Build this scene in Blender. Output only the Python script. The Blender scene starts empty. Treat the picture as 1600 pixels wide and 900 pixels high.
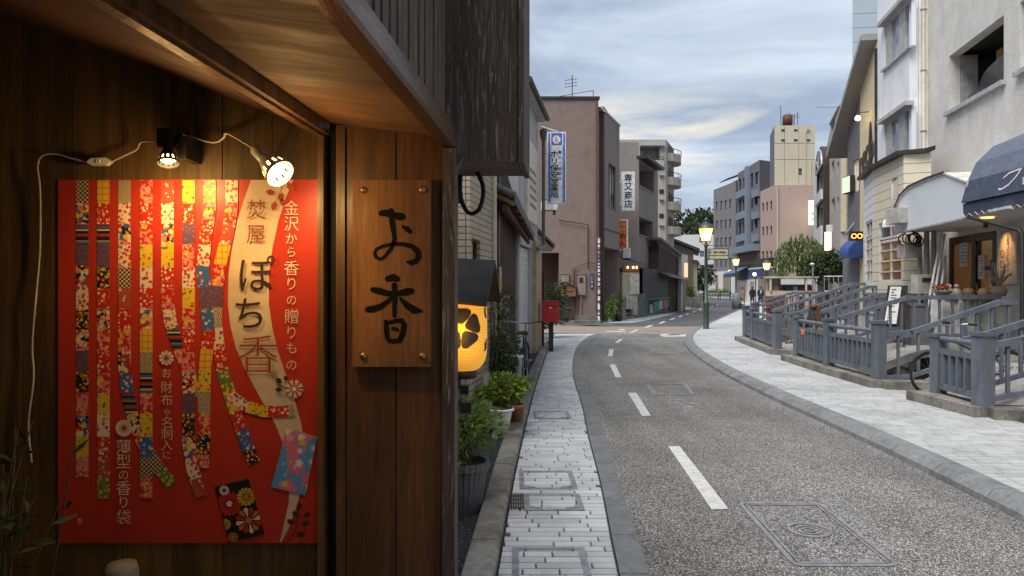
import bpy, bmesh, math, random
from mathutils import Vector, Matrix, Euler
PI = math.pi
R = random.Random(7)
C = bpy.context.scene.collection
SC = bpy.context.scene
F, H = 1100.0, 1.6          # focal length in photo pixels (1600 wide), eye height

# ------------------------------------------------------------------ camera, sky, sun, exposure
cam = bpy.data.objects.new('camera', bpy.data.cameras.new('camera'))
C.objects.link(cam)
cam.location = (0, 0, H)
cam.rotation_euler = (PI/2, 0, 0)
cam.data.sensor_width = 36
cam.data.lens = 36*F/1600
cam.data.clip_end = 2500
cam.data.clip_start = 0.02
SC.camera = cam

SUN_EL, SUN_AZ = 60, -135      # degrees; azimuth measured from +Y towards +X
world = bpy.data.worlds.new("World")
SC.world = world
world.use_nodes = True
nt = world.node_tree
nt.nodes.clear()
def N(nt, t, **kw):
    n = nt.nodes.new(t)
    for k, v in kw.items():
        if k.startswith('i_'):
            key = k[2:]
            key = int(key) if key.isdigit() else key.replace('_', ' ')
            n.inputs[key].default_value = v
        else: setattr(n, k, v)
    return n
def L(nt, a, b): nt.links.new(a, b)
def math_n(nt, op, a, b=None, clamp=False):
    n = N(nt, 'ShaderNodeMath', operation=op, use_clamp=clamp)
    for i, s in enumerate((a, b)):
        if s is None: continue
        if isinstance(s, (int, float)): n.inputs[i].default_value = s
        else: L(nt, s, n.inputs[i])
    return n.outputs[0]
def mixc(nt, f, a, b, mode='MIX'):
    n = N(nt, 'ShaderNodeMix', data_type='RGBA', blend_type=mode)
    for i, s in ((0, f), (6, a), (7, b)):
        if isinstance(s, (int, float)): n.inputs[i].default_value = s
        elif isinstance(s, tuple): n.inputs[i].default_value = s if len(s) == 4 else (*s, 1)
        else: L(nt, s, n.inputs[i])
    return n.outputs[2]
def ramp(nt, fac, stops):
    n = N(nt, 'ShaderNodeValToRGB')
    e = n.color_ramp.elements
    while len(e) < len(stops): e.new(0.5)
    for k, (p, c) in enumerate(stops):
        e[k].position = p
        e[k].color = (c, c, c, 1) if isinstance(c, (int, float)) else (*c[:3], 1)
    L(nt, fac, n.inputs[0])
    return n.outputs[0]
def sky_nodes():
    sky = N(nt, 'ShaderNodeTexSky', sky_type='NISHITA', sun_disc=False)
    sky.sun_elevation = math.radians(SUN_EL)
    sky.sun_rotation = math.radians(SUN_AZ)
    tc = N(nt, 'ShaderNodeTexCoord')
    sep = N(nt, 'ShaderNodeSeparateXYZ')
    L(nt, tc.outputs['Generated'], sep.inputs[0])
    z = math_n(nt, 'ADD', math_n(nt, 'MAXIMUM', sep.outputs[2], 0.0), 0.13)
    u = math_n(nt, 'DIVIDE', sep.outputs[0], z)
    v = math_n(nt, 'DIVIDE', sep.outputs[1], z)
    cb = N(nt, 'ShaderNodeCombineXYZ')
    L(nt, u, cb.inputs[0]); L(nt, v, cb.inputs[1])
    mp = N(nt, 'ShaderNodeMapping')
    mp.inputs['Rotation'].default_value = (0, 0, math.radians(-28))
    mp.inputs['Scale'].default_value = (.55, 1.0, 1)
    mp.inputs['Location'].default_value = (3.1, 1.7, 0)
    L(nt, cb.outputs[0], mp.inputs[0])
    n1 = N(nt, 'ShaderNodeTexNoise', i_Scale=1.5, i_Detail=9.0, i_Roughness=.60, i_Distortion=.55)
    n2 = N(nt, 'ShaderNodeTexNoise', i_Scale=.5, i_Detail=4.0, i_Roughness=.5, i_Distortion=.3)
    L(nt, mp.outputs[0], n1.inputs[0]); L(nt, mp.outputs[0], n2.inputs[0])
    s = math_n(nt, 'ADD', math_n(nt, 'MULTIPLY', n1.outputs[0], .62), math_n(nt, 'MULTIPLY', n2.outputs[0], .38))
    k = SKY_GAIN
    def c(r, g, b): return (r*k, g*k, b*k)
    cloud = ramp(nt, s, [(.36, c(.27, .34, .46)), (.455, c(.36, .44, .56)), (.54, c(.53, .61, .725)), (.64, c(.72, .81, .90))])
    # thinner, paler cloud towards the light low on the horizon, breaking into a warm band
    dx, dy, dz = Vector((.17, 1, .235)).normalized()
    dot = N(nt, 'ShaderNodeVectorMath', operation='DOT_PRODUCT')
    L(nt, tc.outputs['Generated'], dot.inputs[0]); dot.inputs[1].default_value = (dx, dy, dz)
    near = ramp(nt, dot.outputs['Value'], [(.975, 0.0), (.996, 1.0)])
    st = N(nt, 'ShaderNodeMapping')
    st.inputs['Scale'].default_value = (3.2, 3.2, 17.0)
    st.inputs['Rotation'].default_value = (0, math.radians(7), 0)
    st.inputs['Location'].default_value = (.3, .9, .02)
    L(nt, tc.outputs['Generated'], st.inputs[0])
    n3 = N(nt, 'ShaderNodeTexNoise', i_Scale=1.0, i_Detail=7.0, i_Roughness=.55, i_Distortion=.4)
    L(nt, st.outputs[0], n3.inputs[0])
    band = ramp(nt, sep.outputs[2], [(.15, 0.0), (.185, 1.0), (.22, 1.0), (.27, 0.0)])
    warm = math_n(nt, 'MULTIPLY', math_n(nt, 'MULTIPLY', near, band), ramp(nt, n3.outputs[0], [(.46, 0.0), (.58, 1.0)]))
    cloud = mixc(nt, math_n(nt, 'MULTIPLY', warm, .95), cloud, c(1.08, .97, .74))
    low = ramp(nt, sep.outputs[2], [(.0, 1.0), (.2, 0.0)])
    cloud = mixc(nt, math_n(nt, 'MULTIPLY', low, .45), cloud, c(.36, .44, .57))
    col = mixc(nt, .93, sky.outputs[0], cloud)
    bg = N(nt, 'ShaderNodeBackground', i_Strength=.1)
    L(nt, col, bg.inputs[0])
    out = N(nt, 'ShaderNodeOutputWorld')
    L(nt, bg.outputs[0], out.inputs[0])
SKY_GAIN = 4.7
sky_nodes()
sl = bpy.data.lights.new('sun', 'SUN')
sl.energy = 2.0
sl.angle = math.radians(40)
sl.color = (1, .965, .92)
sun = bpy.data.objects.new('sun', sl)
C.objects.link(sun)
a, e = math.radians(SUN_AZ), math.radians(SUN_EL)
sd = Vector((math.sin(a)*math.cos(e), math.cos(a)*math.cos(e), math.sin(e)))
sun.rotation_euler = sd.to_track_quat('Z', 'Y').to_euler()
sun.location = sd*60
vs = SC.view_settings
SC.display_settings.display_device = 'sRGB'
vs.view_transform = 'Standard'; vs.look = 'None'; vs.gamma = 1; vs.use_curve_mapping = False
vs.exposure = 1.2
cy = SC.cycles
cy.use_denoising = True
cy.max_bounces = 7; cy.diffuse_bounces = 4; cy.glossy_bounces = 3; cy.transmission_bounces = 4
cy.sample_clamp_indirect = 4.0
cy.caustics_reflective = False; cy.caustics_refractive = False

# ------------------------------------------------------------------ helpers
def P(px, py, Y): return Vector(((px-800)/F*Y, Y, H-(py-450)/F*Y))
def G(px, py, z=0.0):
    Y = (H-z)*F/(py-450)
    return Vector(((px-800)/F*Y, Y, z))
WM = {}
def tag(o, label=None, cat=None, group=None, kind=None):
    for k, v in (('label', label), ('category', cat), ('group', group), ('kind', kind)):
        if v: o[k] = v
    return o
def root(name, label, cat, loc=(0, 0, 0), rz=0.0, group=None, kind=None):
    o = bpy.data.objects.new(name, None); C.objects.link(o)
    o.empty_display_size = .1
    o.location = loc; o.rotation_euler = (0, 0, rz)
    WM[o.name] = Matrix.Translation(Vector(loc)) @ Matrix.Rotation(rz, 4, 'Z')
    return tag(o, label, cat, group, kind)
def copy_tree(o, loc=None, rz=None, label=None, parent=None):
    c = o.copy(); C.objects.link(c)
    if parent is not None: c.parent = parent
    for ch in list(o.children): copy_tree(ch, parent=c)
    if loc is not None: c.location = loc
    if rz is not None: c.rotation_euler = (c.rotation_euler[0], c.rotation_euler[1], rz)
    if label: c['label'] = label
    return c

class MB:
    """collects faces in world coordinates and links them as one mesh object"""
    def __init__(s): s.v = []; s.f = []; s.m = []; s.sm = []; s.mats = []; s.cur = 0; s.smooth = False
    def use(s, mat):
        if mat not in s.mats: s.mats.append(mat)
        s.cur = s.mats.index(mat); return s
    def add(s, vs, fs, smooth=None):
        b = len(s.v)
        s.v += [tuple(v) for v in vs]
        for f in fs:
            s.f.append([b+i for i in f]); s.m.append(s.cur); s.sm.append(s.smooth if smooth is None else smooth)
    def poly(s, pts): s.add(pts, [list(range(len(pts)))], False)
    def box(s, a, b):
        (x0, y0, z0), (x1, y1, z1) = a, b
        s.obox(Vector((x0, y0, z0)), Vector((x1-x0, 0, 0)), Vector((0, y1-y0, 0)), Vector((0, 0, z1-z0)))
    def cbox(s, c, d, rz=0.0):
        c = Vector(c); m = Matrix.Rotation(rz, 3, 'Z')
        ex, ey, ez = m @ Vector((d[0], 0, 0)), m @ Vector((0, d[1], 0)), Vector((0, 0, d[2]))
        s.obox(c-(ex+ey+ez)/2, ex, ey, ez)
    def obox(s, o, ex, ey, ez):
        o, ex, ey, ez = Vector(o), Vector(ex), Vector(ey), Vector(ez)
        s.add([o, o+ex, o+ex+ey, o+ey, o+ez, o+ex+ez, o+ex+ey+ez, o+ey+ez],
              [(0, 3, 2, 1), (4, 5, 6, 7), (0, 1, 5, 4), (1, 2, 6, 5), (2, 3, 7, 6), (3, 0, 4, 7)], False)
    def bar(s, a, b, w, h, up=(0, 0, 1)):
        """rectangular bar from a to b, w wide (sideways), h high"""
        a, b = Vector(a), Vector(b); d = (b-a)
        side = d.cross(Vector(up))
        if side.length < 1e-6: side = Vector((1, 0, 0))
        side.normalize(); u = side.cross(d).normalized()
        s.obox(a-side*w/2-u*h/2, d, side*w, u*h)
    def prism(s, pts, vec):
        n = len(pts); vec = Vector(vec); pts = [Vector(p) for p in pts]
        s.add(pts+[p+vec for p in pts], [list(range(n))[::-1], list(range(n, 2*n))] + [(i, (i+1) % n, n+(i+1) % n, n+i) for i in range(n)], False)
    def tube(s, pts, r, n=8, cap=True, smooth=True):
        pts = [Vector(p) for p in pts]; k = len(pts)
        rs = r if isinstance(r, (list, tuple)) else [r]*k
        vs, fs = [], []
        ref = None
        for i, p in enumerate(pts):
            d = (pts[min(i+1, k-1)]-pts[max(i-1, 0)]).normalized()
            if ref is None:
                ref = Vector((0, 0, 1)) if abs(d.z) < .9 else Vector((1, 0, 0))
            x = d.cross(ref)
            if x.length < 1e-5: x = d.cross(Vector((0, 1, 0)))
            x.normalize(); y = x.cross(d).normalized(); ref = y
            for j in range(n):
                t = 2*PI*j/n
                vs.append(p+(x*math.cos(t)+y*math.sin(t))*rs[i])
        for i in range(k-1):
            for j in range(n):
                fs.append((i*n+j, i*n+(j+1) % n, (i+1)*n+(j+1) % n, (i+1)*n+j))
        s.add(vs, fs, smooth)
        if cap:
            s.add(vs[:n], [list(range(n))[::-1]], False); s.add(vs[-n:], [list(range(n))], False)
    def lathe(s, prof, c=(0, 0, 0), n=24, axis=None, smooth=True, skip=None, ang=2*PI):
        """prof [(radius, height)]; axis: direction of the height"""
        c = Vector(c)
        q = Vector((0, 0, 1)).rotation_difference(Vector(axis).normalized()) if axis is not None else None
        vs, fs = [], []
        for r, z in prof:
            for j in range(n):
                t = 2*PI*j/n
                p = Vector((r*math.cos(t), r*math.sin(t), z))
                vs.append(c+(q @ p if q else p))
        for i in range(len(prof)-1):
            for j in range(n):
                if skip and skip(i, j): continue
                fs.append((i*n+j, i*n+(j+1) % n, (i+1)*n+(j+1) % n, (i+1)*n+j))
        s.add(vs, fs, smooth)
    def disc(s, c, r, nrm=(0, 0, 1), n=20):
        c = Vector(c); q = Vector((0, 0, 1)).rotation_difference(Vector(nrm).normalized())
        s.add([c+q @ Vector((r*math.cos(2*PI*j/n), r*math.sin(2*PI*j/n), 0)) for j in range(n)], [list(range(n))], False)
    def ball(s, c, r, nu=14, nv=8, sc=(1, 1, 1)):
        c = Vector(c); vs, fs = [], []
        for i in range(nv+1):
            a = PI*i/nv
            for j in range(nu):
                t = 2*PI*j/nu
                vs.append(c+Vector((r*sc[0]*math.sin(a)*math.cos(t), r*sc[1]*math.sin(a)*math.sin(t), r*sc[2]*math.cos(a))))
        for i in range(nv):
            for j in range(nu):
                fs.append((i*nu+j, (i+1)*nu+j, (i+1)*nu+(j+1) % nu, i*nu+(j+1) % nu))
        s.add(vs, fs, True)
    def leaf(s, c, d, w, L_, nrm=None):
        """one pointed leaf: base c, direction d"""
        c, d = Vector(c), Vector(d).normalized()
        x = d.cross(nrm if nrm is not None else Vector((R.uniform(-1, 1), R.uniform(-1, 1), R.uniform(-.2, 1))))
        if x.length < 1e-4: x = d.cross(Vector((1, 0, 0)))
        x.normalize(); up = x.cross(d)
        s.add([c, c+d*L_*.45+x*w*.5+up*w*.12, c+d*L_-up*w*.1, c+d*L_*.45-x*w*.5+up*w*.12], [(0, 1, 2, 3)], False)
    def ribbon(s, pts, widths, origin, right, up, cap=6):
        """flat brush stroke through 2D points"""
        n = len(pts); pts = [Vector(p) for p in pts]
        l, r = [], []
        for i in range(n):
            d = (pts[min(i+1, n-1)]-pts[max(i-1, 0)]).normalized(); q = Vector((-d.y, d.x))
            l.append(pts[i]+q*widths[i]/2); r.append(pts[i]-q*widths[i]/2)
        def ends(c, a, w, d):
            q = Vector((-d.y, d.x))
            return [c+(q*math.cos(t)*a+d*math.sin(t))*w/2 for t in [PI*k/cap for k in range(1, cap)]]
        d1 = (pts[-1]-pts[-2]).normalized(); d0 = (pts[0]-pts[1]).normalized()
        to = lambda p: Vector(origin)+Vector(right)*p.x+Vector(up)*p.y
        for i in range(n-1):
            s.add([to(l[i]), to(l[i+1]), to(r[i+1]), to(r[i])], [(0, 1, 2, 3)], False)
        s.poly([to(p) for p in [l[-1]]+ends(pts[-1], 1, widths[-1], d1)+[r[-1]]])
        s.poly([to(p) for p in [r[0]]+ends(pts[0], 1, widths[0], d0)+[l[0]]])
    def glyph(s, ch, origin, right, up, size, offset=0.0, sx=1.0):
        """one printed character centred on origin"""
        g = glyph_mesh(ch, offset)
        if g is None: return
        vs, fs, cx, cy = g
        o, r, u = Vector(origin), Vector(right), Vector(up)
        s.add([o+r*((x-cx)*size*sx)+u*((y-cy)*size) for x, y in vs], fs, False)
    def build(s, name, mats=None, parent=None, origin=None, recalc=True):
        me = bpy.data.meshes.new(name)
        if parent is not None:
            inv = WM[parent.name].inverted() if parent.name in WM else Matrix.Identity(4)
        else:
            inv = Matrix.Translation(-Vector(origin)) if origin is not None else Matrix.Identity(4)
        me.from_pydata([inv @ Vector(v) for v in s.v], [], s.f)
        for m in (s.mats if s.mats else (mats if isinstance(mats, list) else [mats])): me.materials.append(m)
        me.polygons.foreach_set('material_index', s.m)
        me.polygons.foreach_set('use_smooth', s.sm)
        if recalc and len(s.f) < 60000:
            b = bmesh.new(); b.from_mesh(me)
            bmesh.ops.recalc_face_normals(b, faces=b.faces)
            b.to_mesh(me); b.free()
        me.update()
        o = bpy.data.objects.new(name, me); C.objects.link(o)
        if parent is not None:
            o.parent = parent; WM[o.name] = WM.get(parent.name, Matrix.Identity(4)).copy()
        else:
            o.location = origin if origin is not None else (0, 0, 0)
            WM[o.name] = Matrix.Translation(Vector(o.location))
        return o
_gl = {}
def glyph_mesh(ch, offset):
    key = (ch, offset)
    if key not in _gl:
        c = bpy.data.curves.new('glyph', 'FONT'); c.body = ch; c.size = 1; c.offset = offset; c.resolution_u = 4
        o = bpy.data.objects.new('glyph', c); C.objects.link(o)
        m = o.evaluated_get(bpy.context.evaluated_depsgraph_get()).to_mesh()
        vs = [(v.co.x, v.co.y) for v in m.vertices]; fs = [list(p.vertices) for p in m.polygons]
        bpy.data.objects.remove(o); bpy.data.curves.remove(c)
        if vs:
            xs = [v[0] for v in vs]; ys = [v[1] for v in vs]
            _gl[key] = (vs, fs, (min(xs)+max(xs))/2, (min(ys)+max(ys))/2)
        else: _gl[key] = None
    return _gl[key]

# ------------------------------------------------------------------ materials
def newmat(name):
    m = bpy.data.materials.new(name); m.use_nodes = True
    t = m.node_tree
    return m, t, t.nodes['Principled BSDF']
def lin(c): return tuple(c)
def M(name, col, rough=.75, metal=0.0, col2=None, scale=6.0, stretch=(1, 1, 1), lo=.4, hi=.62, bump=0.0, bscale=60.0, bdist=.004,
      emit=None, estr=0.0, spec=.4, detail=6.0, fine=.12, coat=0.0, dirt=None):
    """noise-varied principled material in object coordinates"""
    m, t, b = newmat(name)
    b.inputs['Roughness'].default_value = rough; b.inputs['Metallic'].default_value = metal
    b.inputs['Specular IOR Level'].default_value = spec
    b.inputs['Coat Weight'].default_value = coat
    tc = N(t, 'ShaderNodeTexCoord'); mp = N(t, 'ShaderNodeMapping')
    mp.inputs['Scale'].default_value = stretch
    L(t, tc.outputs['Object'], mp.inputs[0])
    c2 = col2 if col2 else tuple(x*.72 for x in col)
    n = N(t, 'ShaderNodeTexNoise', i_Scale=scale, i_Detail=detail, i_Roughness=.6)
    L(t, mp.outputs[0], n.inputs[0])
    c = mixc(t, ramp(t, n.outputs[0], [(lo, 0.0), (hi, 1.0)]), col, c2)
    if fine:
        n2 = N(t, 'ShaderNodeTexNoise', i_Scale=scale*9, i_Detail=3.0)
        L(t, mp.outputs[0], n2.inputs[0])
        c = mixc(t, 1.0, c, ramp(t, n2.outputs[0], [(.3, 1-fine), (.7, 1+fine)]), 'MULTIPLY')
    if dirt:
        n3 = N(t, 'ShaderNodeTexNoise', i_Scale=1.3, i_Detail=8.0, i_Roughness=.7)
        m3 = N(t, 'ShaderNodeMapping'); m3.inputs['Scale'].default_value = (2.2, 2.2, .35)
        L(t, tc.outputs['Object'], m3.inputs[0]); L(t, m3.outputs[0], n3.inputs[0])
        c = mixc(t, ramp(t, n3.outputs[0], [(.5, 0.0), (.75, .55)]), c, dirt)
    L(t, c, b.inputs['Base Color'])
    if bump:
        n4 = N(t, 'ShaderNodeTexNoise', i_Scale=bscale, i_Detail=4.0)
        L(t, mp.outputs[0], n4.inputs[0])
        bp = N(t, 'ShaderNodeBump', i_Strength=bump, i_Distance=bdist)
        L(t, n4.outputs[0], bp.inputs['Height']); L(t, bp.outputs[0], b.inputs['Normal'])
    if emit:
        b.inputs['Emission Color'].default_value = (*emit, 1); b.inputs['Emission Strength'].default_value = estr
    return m
def wallcoord(t, sx=1.0, sz=1.0):
    """(x+y, z) in object space: brick and board patterns on any upright wall"""
    tc = N(t, 'ShaderNodeTexCoord'); sp = N(t, 'ShaderNodeSeparateXYZ'); cb = N(t, 'ShaderNodeCombineXYZ')
    L(t, tc.outputs['Object'], sp.inputs[0])
    L(t, math_n(t, 'MULTIPLY', math_n(t, 'ADD', sp.outputs[0], sp.outputs[1]), sx), cb.inputs[0])
    L(t, math_n(t, 'MULTIPLY', sp.outputs[2], sz), cb.inputs[1])
    return cb.outputs[0], tc.outputs['Object']
def brickmat(name, c1, c2, mortar, w, h, gap=.008, rough=.8, bump=.5, offset=.5, var=.15, spec=.3, dirt=(.1, .09, .08), dirtf=.35):
    m, t, b = newmat(name)
    v, ob = wallcoord(t)
    br = N(t, 'ShaderNodeTexBrick', i_Scale=1.0, i_Mortar_Size=gap, i_Brick_Width=w, i_Row_Height=h, i_Mortar_Smooth=.1, i_Bias=0.0)
    br.offset = offset; br.squash = 1.0
    br.inputs['Color1'].default_value = (*c1, 1); br.inputs['Color2'].default_value = (*c2, 1); br.inputs['Mortar'].default_value = (*mortar, 1)
    L(t, v, br.inputs[0])
    n = N(t, 'ShaderNodeTexNoise', i_Scale=1.6, i_Detail=8.0, i_Roughness=.7)
    L(t, ob, n.inputs[0])
    c = mixc(t, ramp(t, n.outputs[0], [(.48, 0.0), (.72, dirtf)]), br.outputs[0], dirt)
    n2 = N(t, 'ShaderNodeTexNoise', i_Scale=45.0, i_Detail=3.0); L(t, ob, n2.inputs[0])
    c = mixc(t, 1.0, c, ramp(t, n2.outputs[0], [(.3, 1-var), (.7, 1+var)]), 'MULTIPLY')
    L(t, c, b.inputs['Base Color'])
    b.inputs['Roughness'].default_value = rough; b.inputs['Specular IOR Level'].default_value = spec
    if bump:
        bp = N(t, 'ShaderNodeBump', i_Strength=bump, i_Distance=.006, invert=True)
        L(t, br.outputs['Fac'], bp.inputs['Height']); L(t, bp.outputs[0], b.inputs['Normal'])
    return m
def woodmat(name, c1, c2, rough=.55, axis='Z', scale=1.0, spec=.4, bump=.35, scratch=None, knots=True):
    """board grain running along one axis"""
    m, t, b = newmat(name)
    tc = N(t, 'ShaderNodeTexCoord'); mp = N(t, 'ShaderNodeMapping')
    st = {'X': (.06, 1, 1), 'Y': (1, .06, 1), 'Z': (1, 1, .06)}[axis]
    mp.inputs['Scale'].default_value = tuple(x*scale for x in st)
    L(t, tc.outputs['Object'], mp.inputs[0])
    n = N(t, 'ShaderNodeTexNoise', i_Scale=26.0, i_Detail=6.0, i_Roughness=.6, i_Distortion=.9)
    n2 = N(t, 'ShaderNodeTexNoise', i_Scale=150.0, i_Detail=4.0, i_Roughness=.7)
    nb = N(t, 'ShaderNodeTexNoise', i_Scale=2.3, i_Detail=5.0)
    L(t, mp.outputs[0], n.inputs[0]); L(t, mp.outputs[0], n2.inputs[0]); L(t, tc.outputs['Object'], nb.inputs[0])
    c = mixc(t, ramp(t, n.outputs[0], [(.36, 0.0), (.66, 1.0)]), c1, c2)
    c = mixc(t, 1.0, c, ramp(t, n2.outputs[0], [(.3, .72), (.7, 1.2)]), 'MULTIPLY')
    c = mixc(t, 1.0, c, ramp(t, nb.outputs[0], [(.3, .7), (.7, 1.25)]), 'MULTIPLY')
    geo = N(t, 'ShaderNodeNewGeometry')
    c = mixc(t, 1.0, c, ramp(t, geo.outputs['Random Per Island'], [(0, .72), (1, 1.18)]), 'MULTIPLY')
    if scratch:
        n5 = N(t, 'ShaderNodeTexNoise', i_Scale=70.0, i_Detail=5.0, i_Roughness=.75, i_Distortion=1.6)
        L(t, mp.outputs[0], n5.inputs[0])
        c = mixc(t, ramp(t, n5.outputs[0], [(.54, 0.0), (.63, .9)]), c, scratch)
    L(t, c, b.inputs['Base Color'])
    b.inputs['Specular IOR Level'].default_value = spec
    L(t, ramp(t, n.outputs[0], [(.3, max(rough-.12, .05)), (.7, min(rough+.15, 1))]), b.inputs['Roughness'])
    bp = N(t, 'ShaderNodeBump', i_Strength=bump, i_Distance=.002)
    L(t, n2.outputs[0], bp.inputs['Height']); L(t, bp.outputs[0], b.inputs['Normal'])
    return m
def leafmat(name, c1, c2, c3=None, trans=.25):
    m, t, b = newmat(name)
    geo = N(t, 'ShaderNodeNewGeometry')
    stops = [(0, c1), (.7, c2)] + ([(1, c3)] if c3 else [])
    L(t, ramp(t, geo.outputs['Random Per Island'], stops), b.inputs['Base Color'])
    b.inputs['Roughness'].default_value = .55; b.inputs['Specular IOR Level'].default_value = .25
    tr = N(t, 'ShaderNodeBsdfTranslucent')
    L(t, ramp(t, geo.outputs['Random Per Island'], stops), tr.inputs[0])
    mx = N(t, 'ShaderNodeMixShader', i_0=trans)
    L(t, b.outputs[0], mx.inputs[1]); L(t, tr.outputs[0], mx.inputs[2])
    L(t, mx.outputs[0], t.nodes['Material Output'].inputs[0])
    return m
def glassmat(name, tint=(.05, .06, .07), rough=.06, curtain=None):
    """window pane; tint holds a dark room or painted sky reflection, curtain optional"""
    m, t, b = newmat(name)
    tc = N(t, 'ShaderNodeTexCoord')
    if curtain:
        n = N(t, 'ShaderNodeTexNoise', i_Scale=1.7, i_Detail=2.0); L(t, tc.outputs['Object'], n.inputs[0])
        L(t, mixc(t, ramp(t, n.outputs[0], [(.46, 0.0), (.54, 1.0)]), tint, curtain), b.inputs['Base Color'])
    else:
        b.inputs['Base Color'].default_value = (*tint, 1)
    b.inputs['Roughness'].default_value = rough; b.inputs['Specular IOR Level'].default_value = .9
    n2 = N(t, 'ShaderNodeTexNoise', i_Scale=1.2, i_Detail=2.0); L(t, tc.outputs['Object'], n2.inputs[0])
    bp = N(t, 'ShaderNodeBump', i_Strength=.15, i_Distance=.02)
    L(t, n2.outputs[0], bp.inputs['Height']); L(t, bp.outputs[0], b.inputs['Normal'])
    return m
def emitmat(name, col, s):
    m, t, b = newmat(name)
    b.inputs['Base Color'].default_value = (*[x*.6 for x in col], 1)
    b.inputs['Emission Color'].default_value = (*col, 1); b.inputs['Emission Strength'].default_value = s
    b.inputs['Roughness'].default_value = .4
    return m

# ------------------------------------------------------------------ upright wall planes
class Fac:
    def __init__(s, A, B):
        s.A = Vector((A[0], A[1])); s.B = Vector((B[0], B[1])); s.len = (s.B-s.A).length
        s.d = (s.B-s.A).normalized(); s.n = Vector((s.d.y, -s.d.x))
        if s.n.dot(-s.A) < 0: s.n = -s.n
    def u(s, px):
        k = (px-800)/F
        return (k*s.A.y-s.A.x)/(s.d.x-k*s.d.y)
    def z(s, px, py):
        Y = s.A.y+s.u(px)*s.d.y
        return H-(py-450)/F*Y
    def pt(s, u, z, o=0.0):
        p = s.A+s.d*u+s.n*o
        return Vector((p.x, p.y, z))
    def r(s, px0, px1, py0, py1, ref=None):
        ref = (px0+px1)/2 if ref is None else ref
        u0, u1 = sorted((s.u(px0), s.u(px1)))
        return (u0, u1, s.z(ref, py1), s.z(ref, py0))
    def box(s, mb, u0, u1, z0, z1, o0, o1):
        o = s.pt(u0, z0, o0)
        mb.obox(o, s.pt(u1, z0, o0)-o, s.pt(u0, z0, o1)-o, Vector((0, 0, z1-z0)))
    def wall(s, mb, u0, u1, z0, z1, holes=(), depth=.12, mat=None, o=0.0, top=None):
        """front sheet with openings and their reveals; holes (u0,u1,z0,z1)"""
        us = sorted({u0, u1, *[min(max(h[i], u0), u1) for h in holes for i in (0, 1)]})
        zs = sorted({z0, z1, *[min(max(h[i], z0), z1) for h in holes for i in (2, 3)]})
        for i in range(len(us)-1):
            for j in range(len(zs)-1):
                cu, cz = (us[i]+us[i+1])/2, (zs[j]+zs[j+1])/2
                if any(h[0] < cu < h[1] and h[2] < cz < h[3] for h in holes): continue
                mb.poly([s.pt(us[i], zs[j], o), s.pt(us[i+1], zs[j], o), s.pt(us[i+1], zs[j+1], o), s.pt(us[i], zs[j+1], o)])
        for h in holes:
            d = h[4] if len(h) > 4 else depth
            a, b, c, e = h[:4]
            for (p, q) in (((a, c), (b, c)), ((b, c), (b, e)), ((b, e), (a, e)), ((a, e), (a, c))):
                mb.poly([s.pt(*p, o), s.pt(*q, o), s.pt(*q, o-d), s.pt(*p, o-d)])
def shell(mb, pts, z0, z1, skip=(), roof=True):
    n = len(pts)
    for i in range(n):
        if i in skip: continue
        a, b = pts[i], pts[(i+1) % n]
        mb.poly([(a[0], a[1], z0), (b[0], b[1], z0), (b[0], b[1], z1), (a[0], a[1], z1)])
    if roof: mb.poly([(p[0], p[1], z1) for p in pts])
def window(fac, parent, h, fm, gm, nx=1, ny=1, fw=.05, depth=.1, sill=None, name='window', bar=.03, o=0.0):
    """frame (part) with its pane and sill (sub-parts) set into the opening h"""
    u0, u1, z0, z1 = h[:4]
    mb = MB()
    f0, f1 = o-depth, o-depth+.05
    e = .003
    fac.box(mb, u0+e, u0+fw, z0+e, z1-e, f0, f1); fac.box(mb, u1-fw, u1-e, z0+e, z1-e, f0, f1)
    fac.box(mb, u0+fw, u1-fw, z0+e, z0+fw, f0, f1); fac.box(mb, u0+fw, u1-fw, z1-fw, z1-e, f0, f1)
    for i in range(1, nx):
        u = u0+(u1-u0)*i/nx
        fac.box(mb, u-bar/2, u+bar/2, z0+fw, z1-fw, f0, f1-.006)
    for j in range(1, ny):
        z = z0+(z1-z0)*j/ny
        fac.box(mb, u0+fw, u1-fw, z-bar/2, z+bar/2, f0, f1-.009)
    w = mb.build(name, fm, parent)
    g = MB(); fac.box(g, u0+e, u1-e, z0+e, z1-e, f0-.012, f0+.012)
    g.build('pane', gm, w)
    if sill:
        k = MB(); fac.box(k, u0-.04, u1+.04, z0-.06, z0-.004, o-.02, o+.07)
        k.build('sill', sill, w)
    return w
LAMP1, LAMP2, LANT = 2.1, 2.1, .4          # lamp powers in watts
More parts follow.
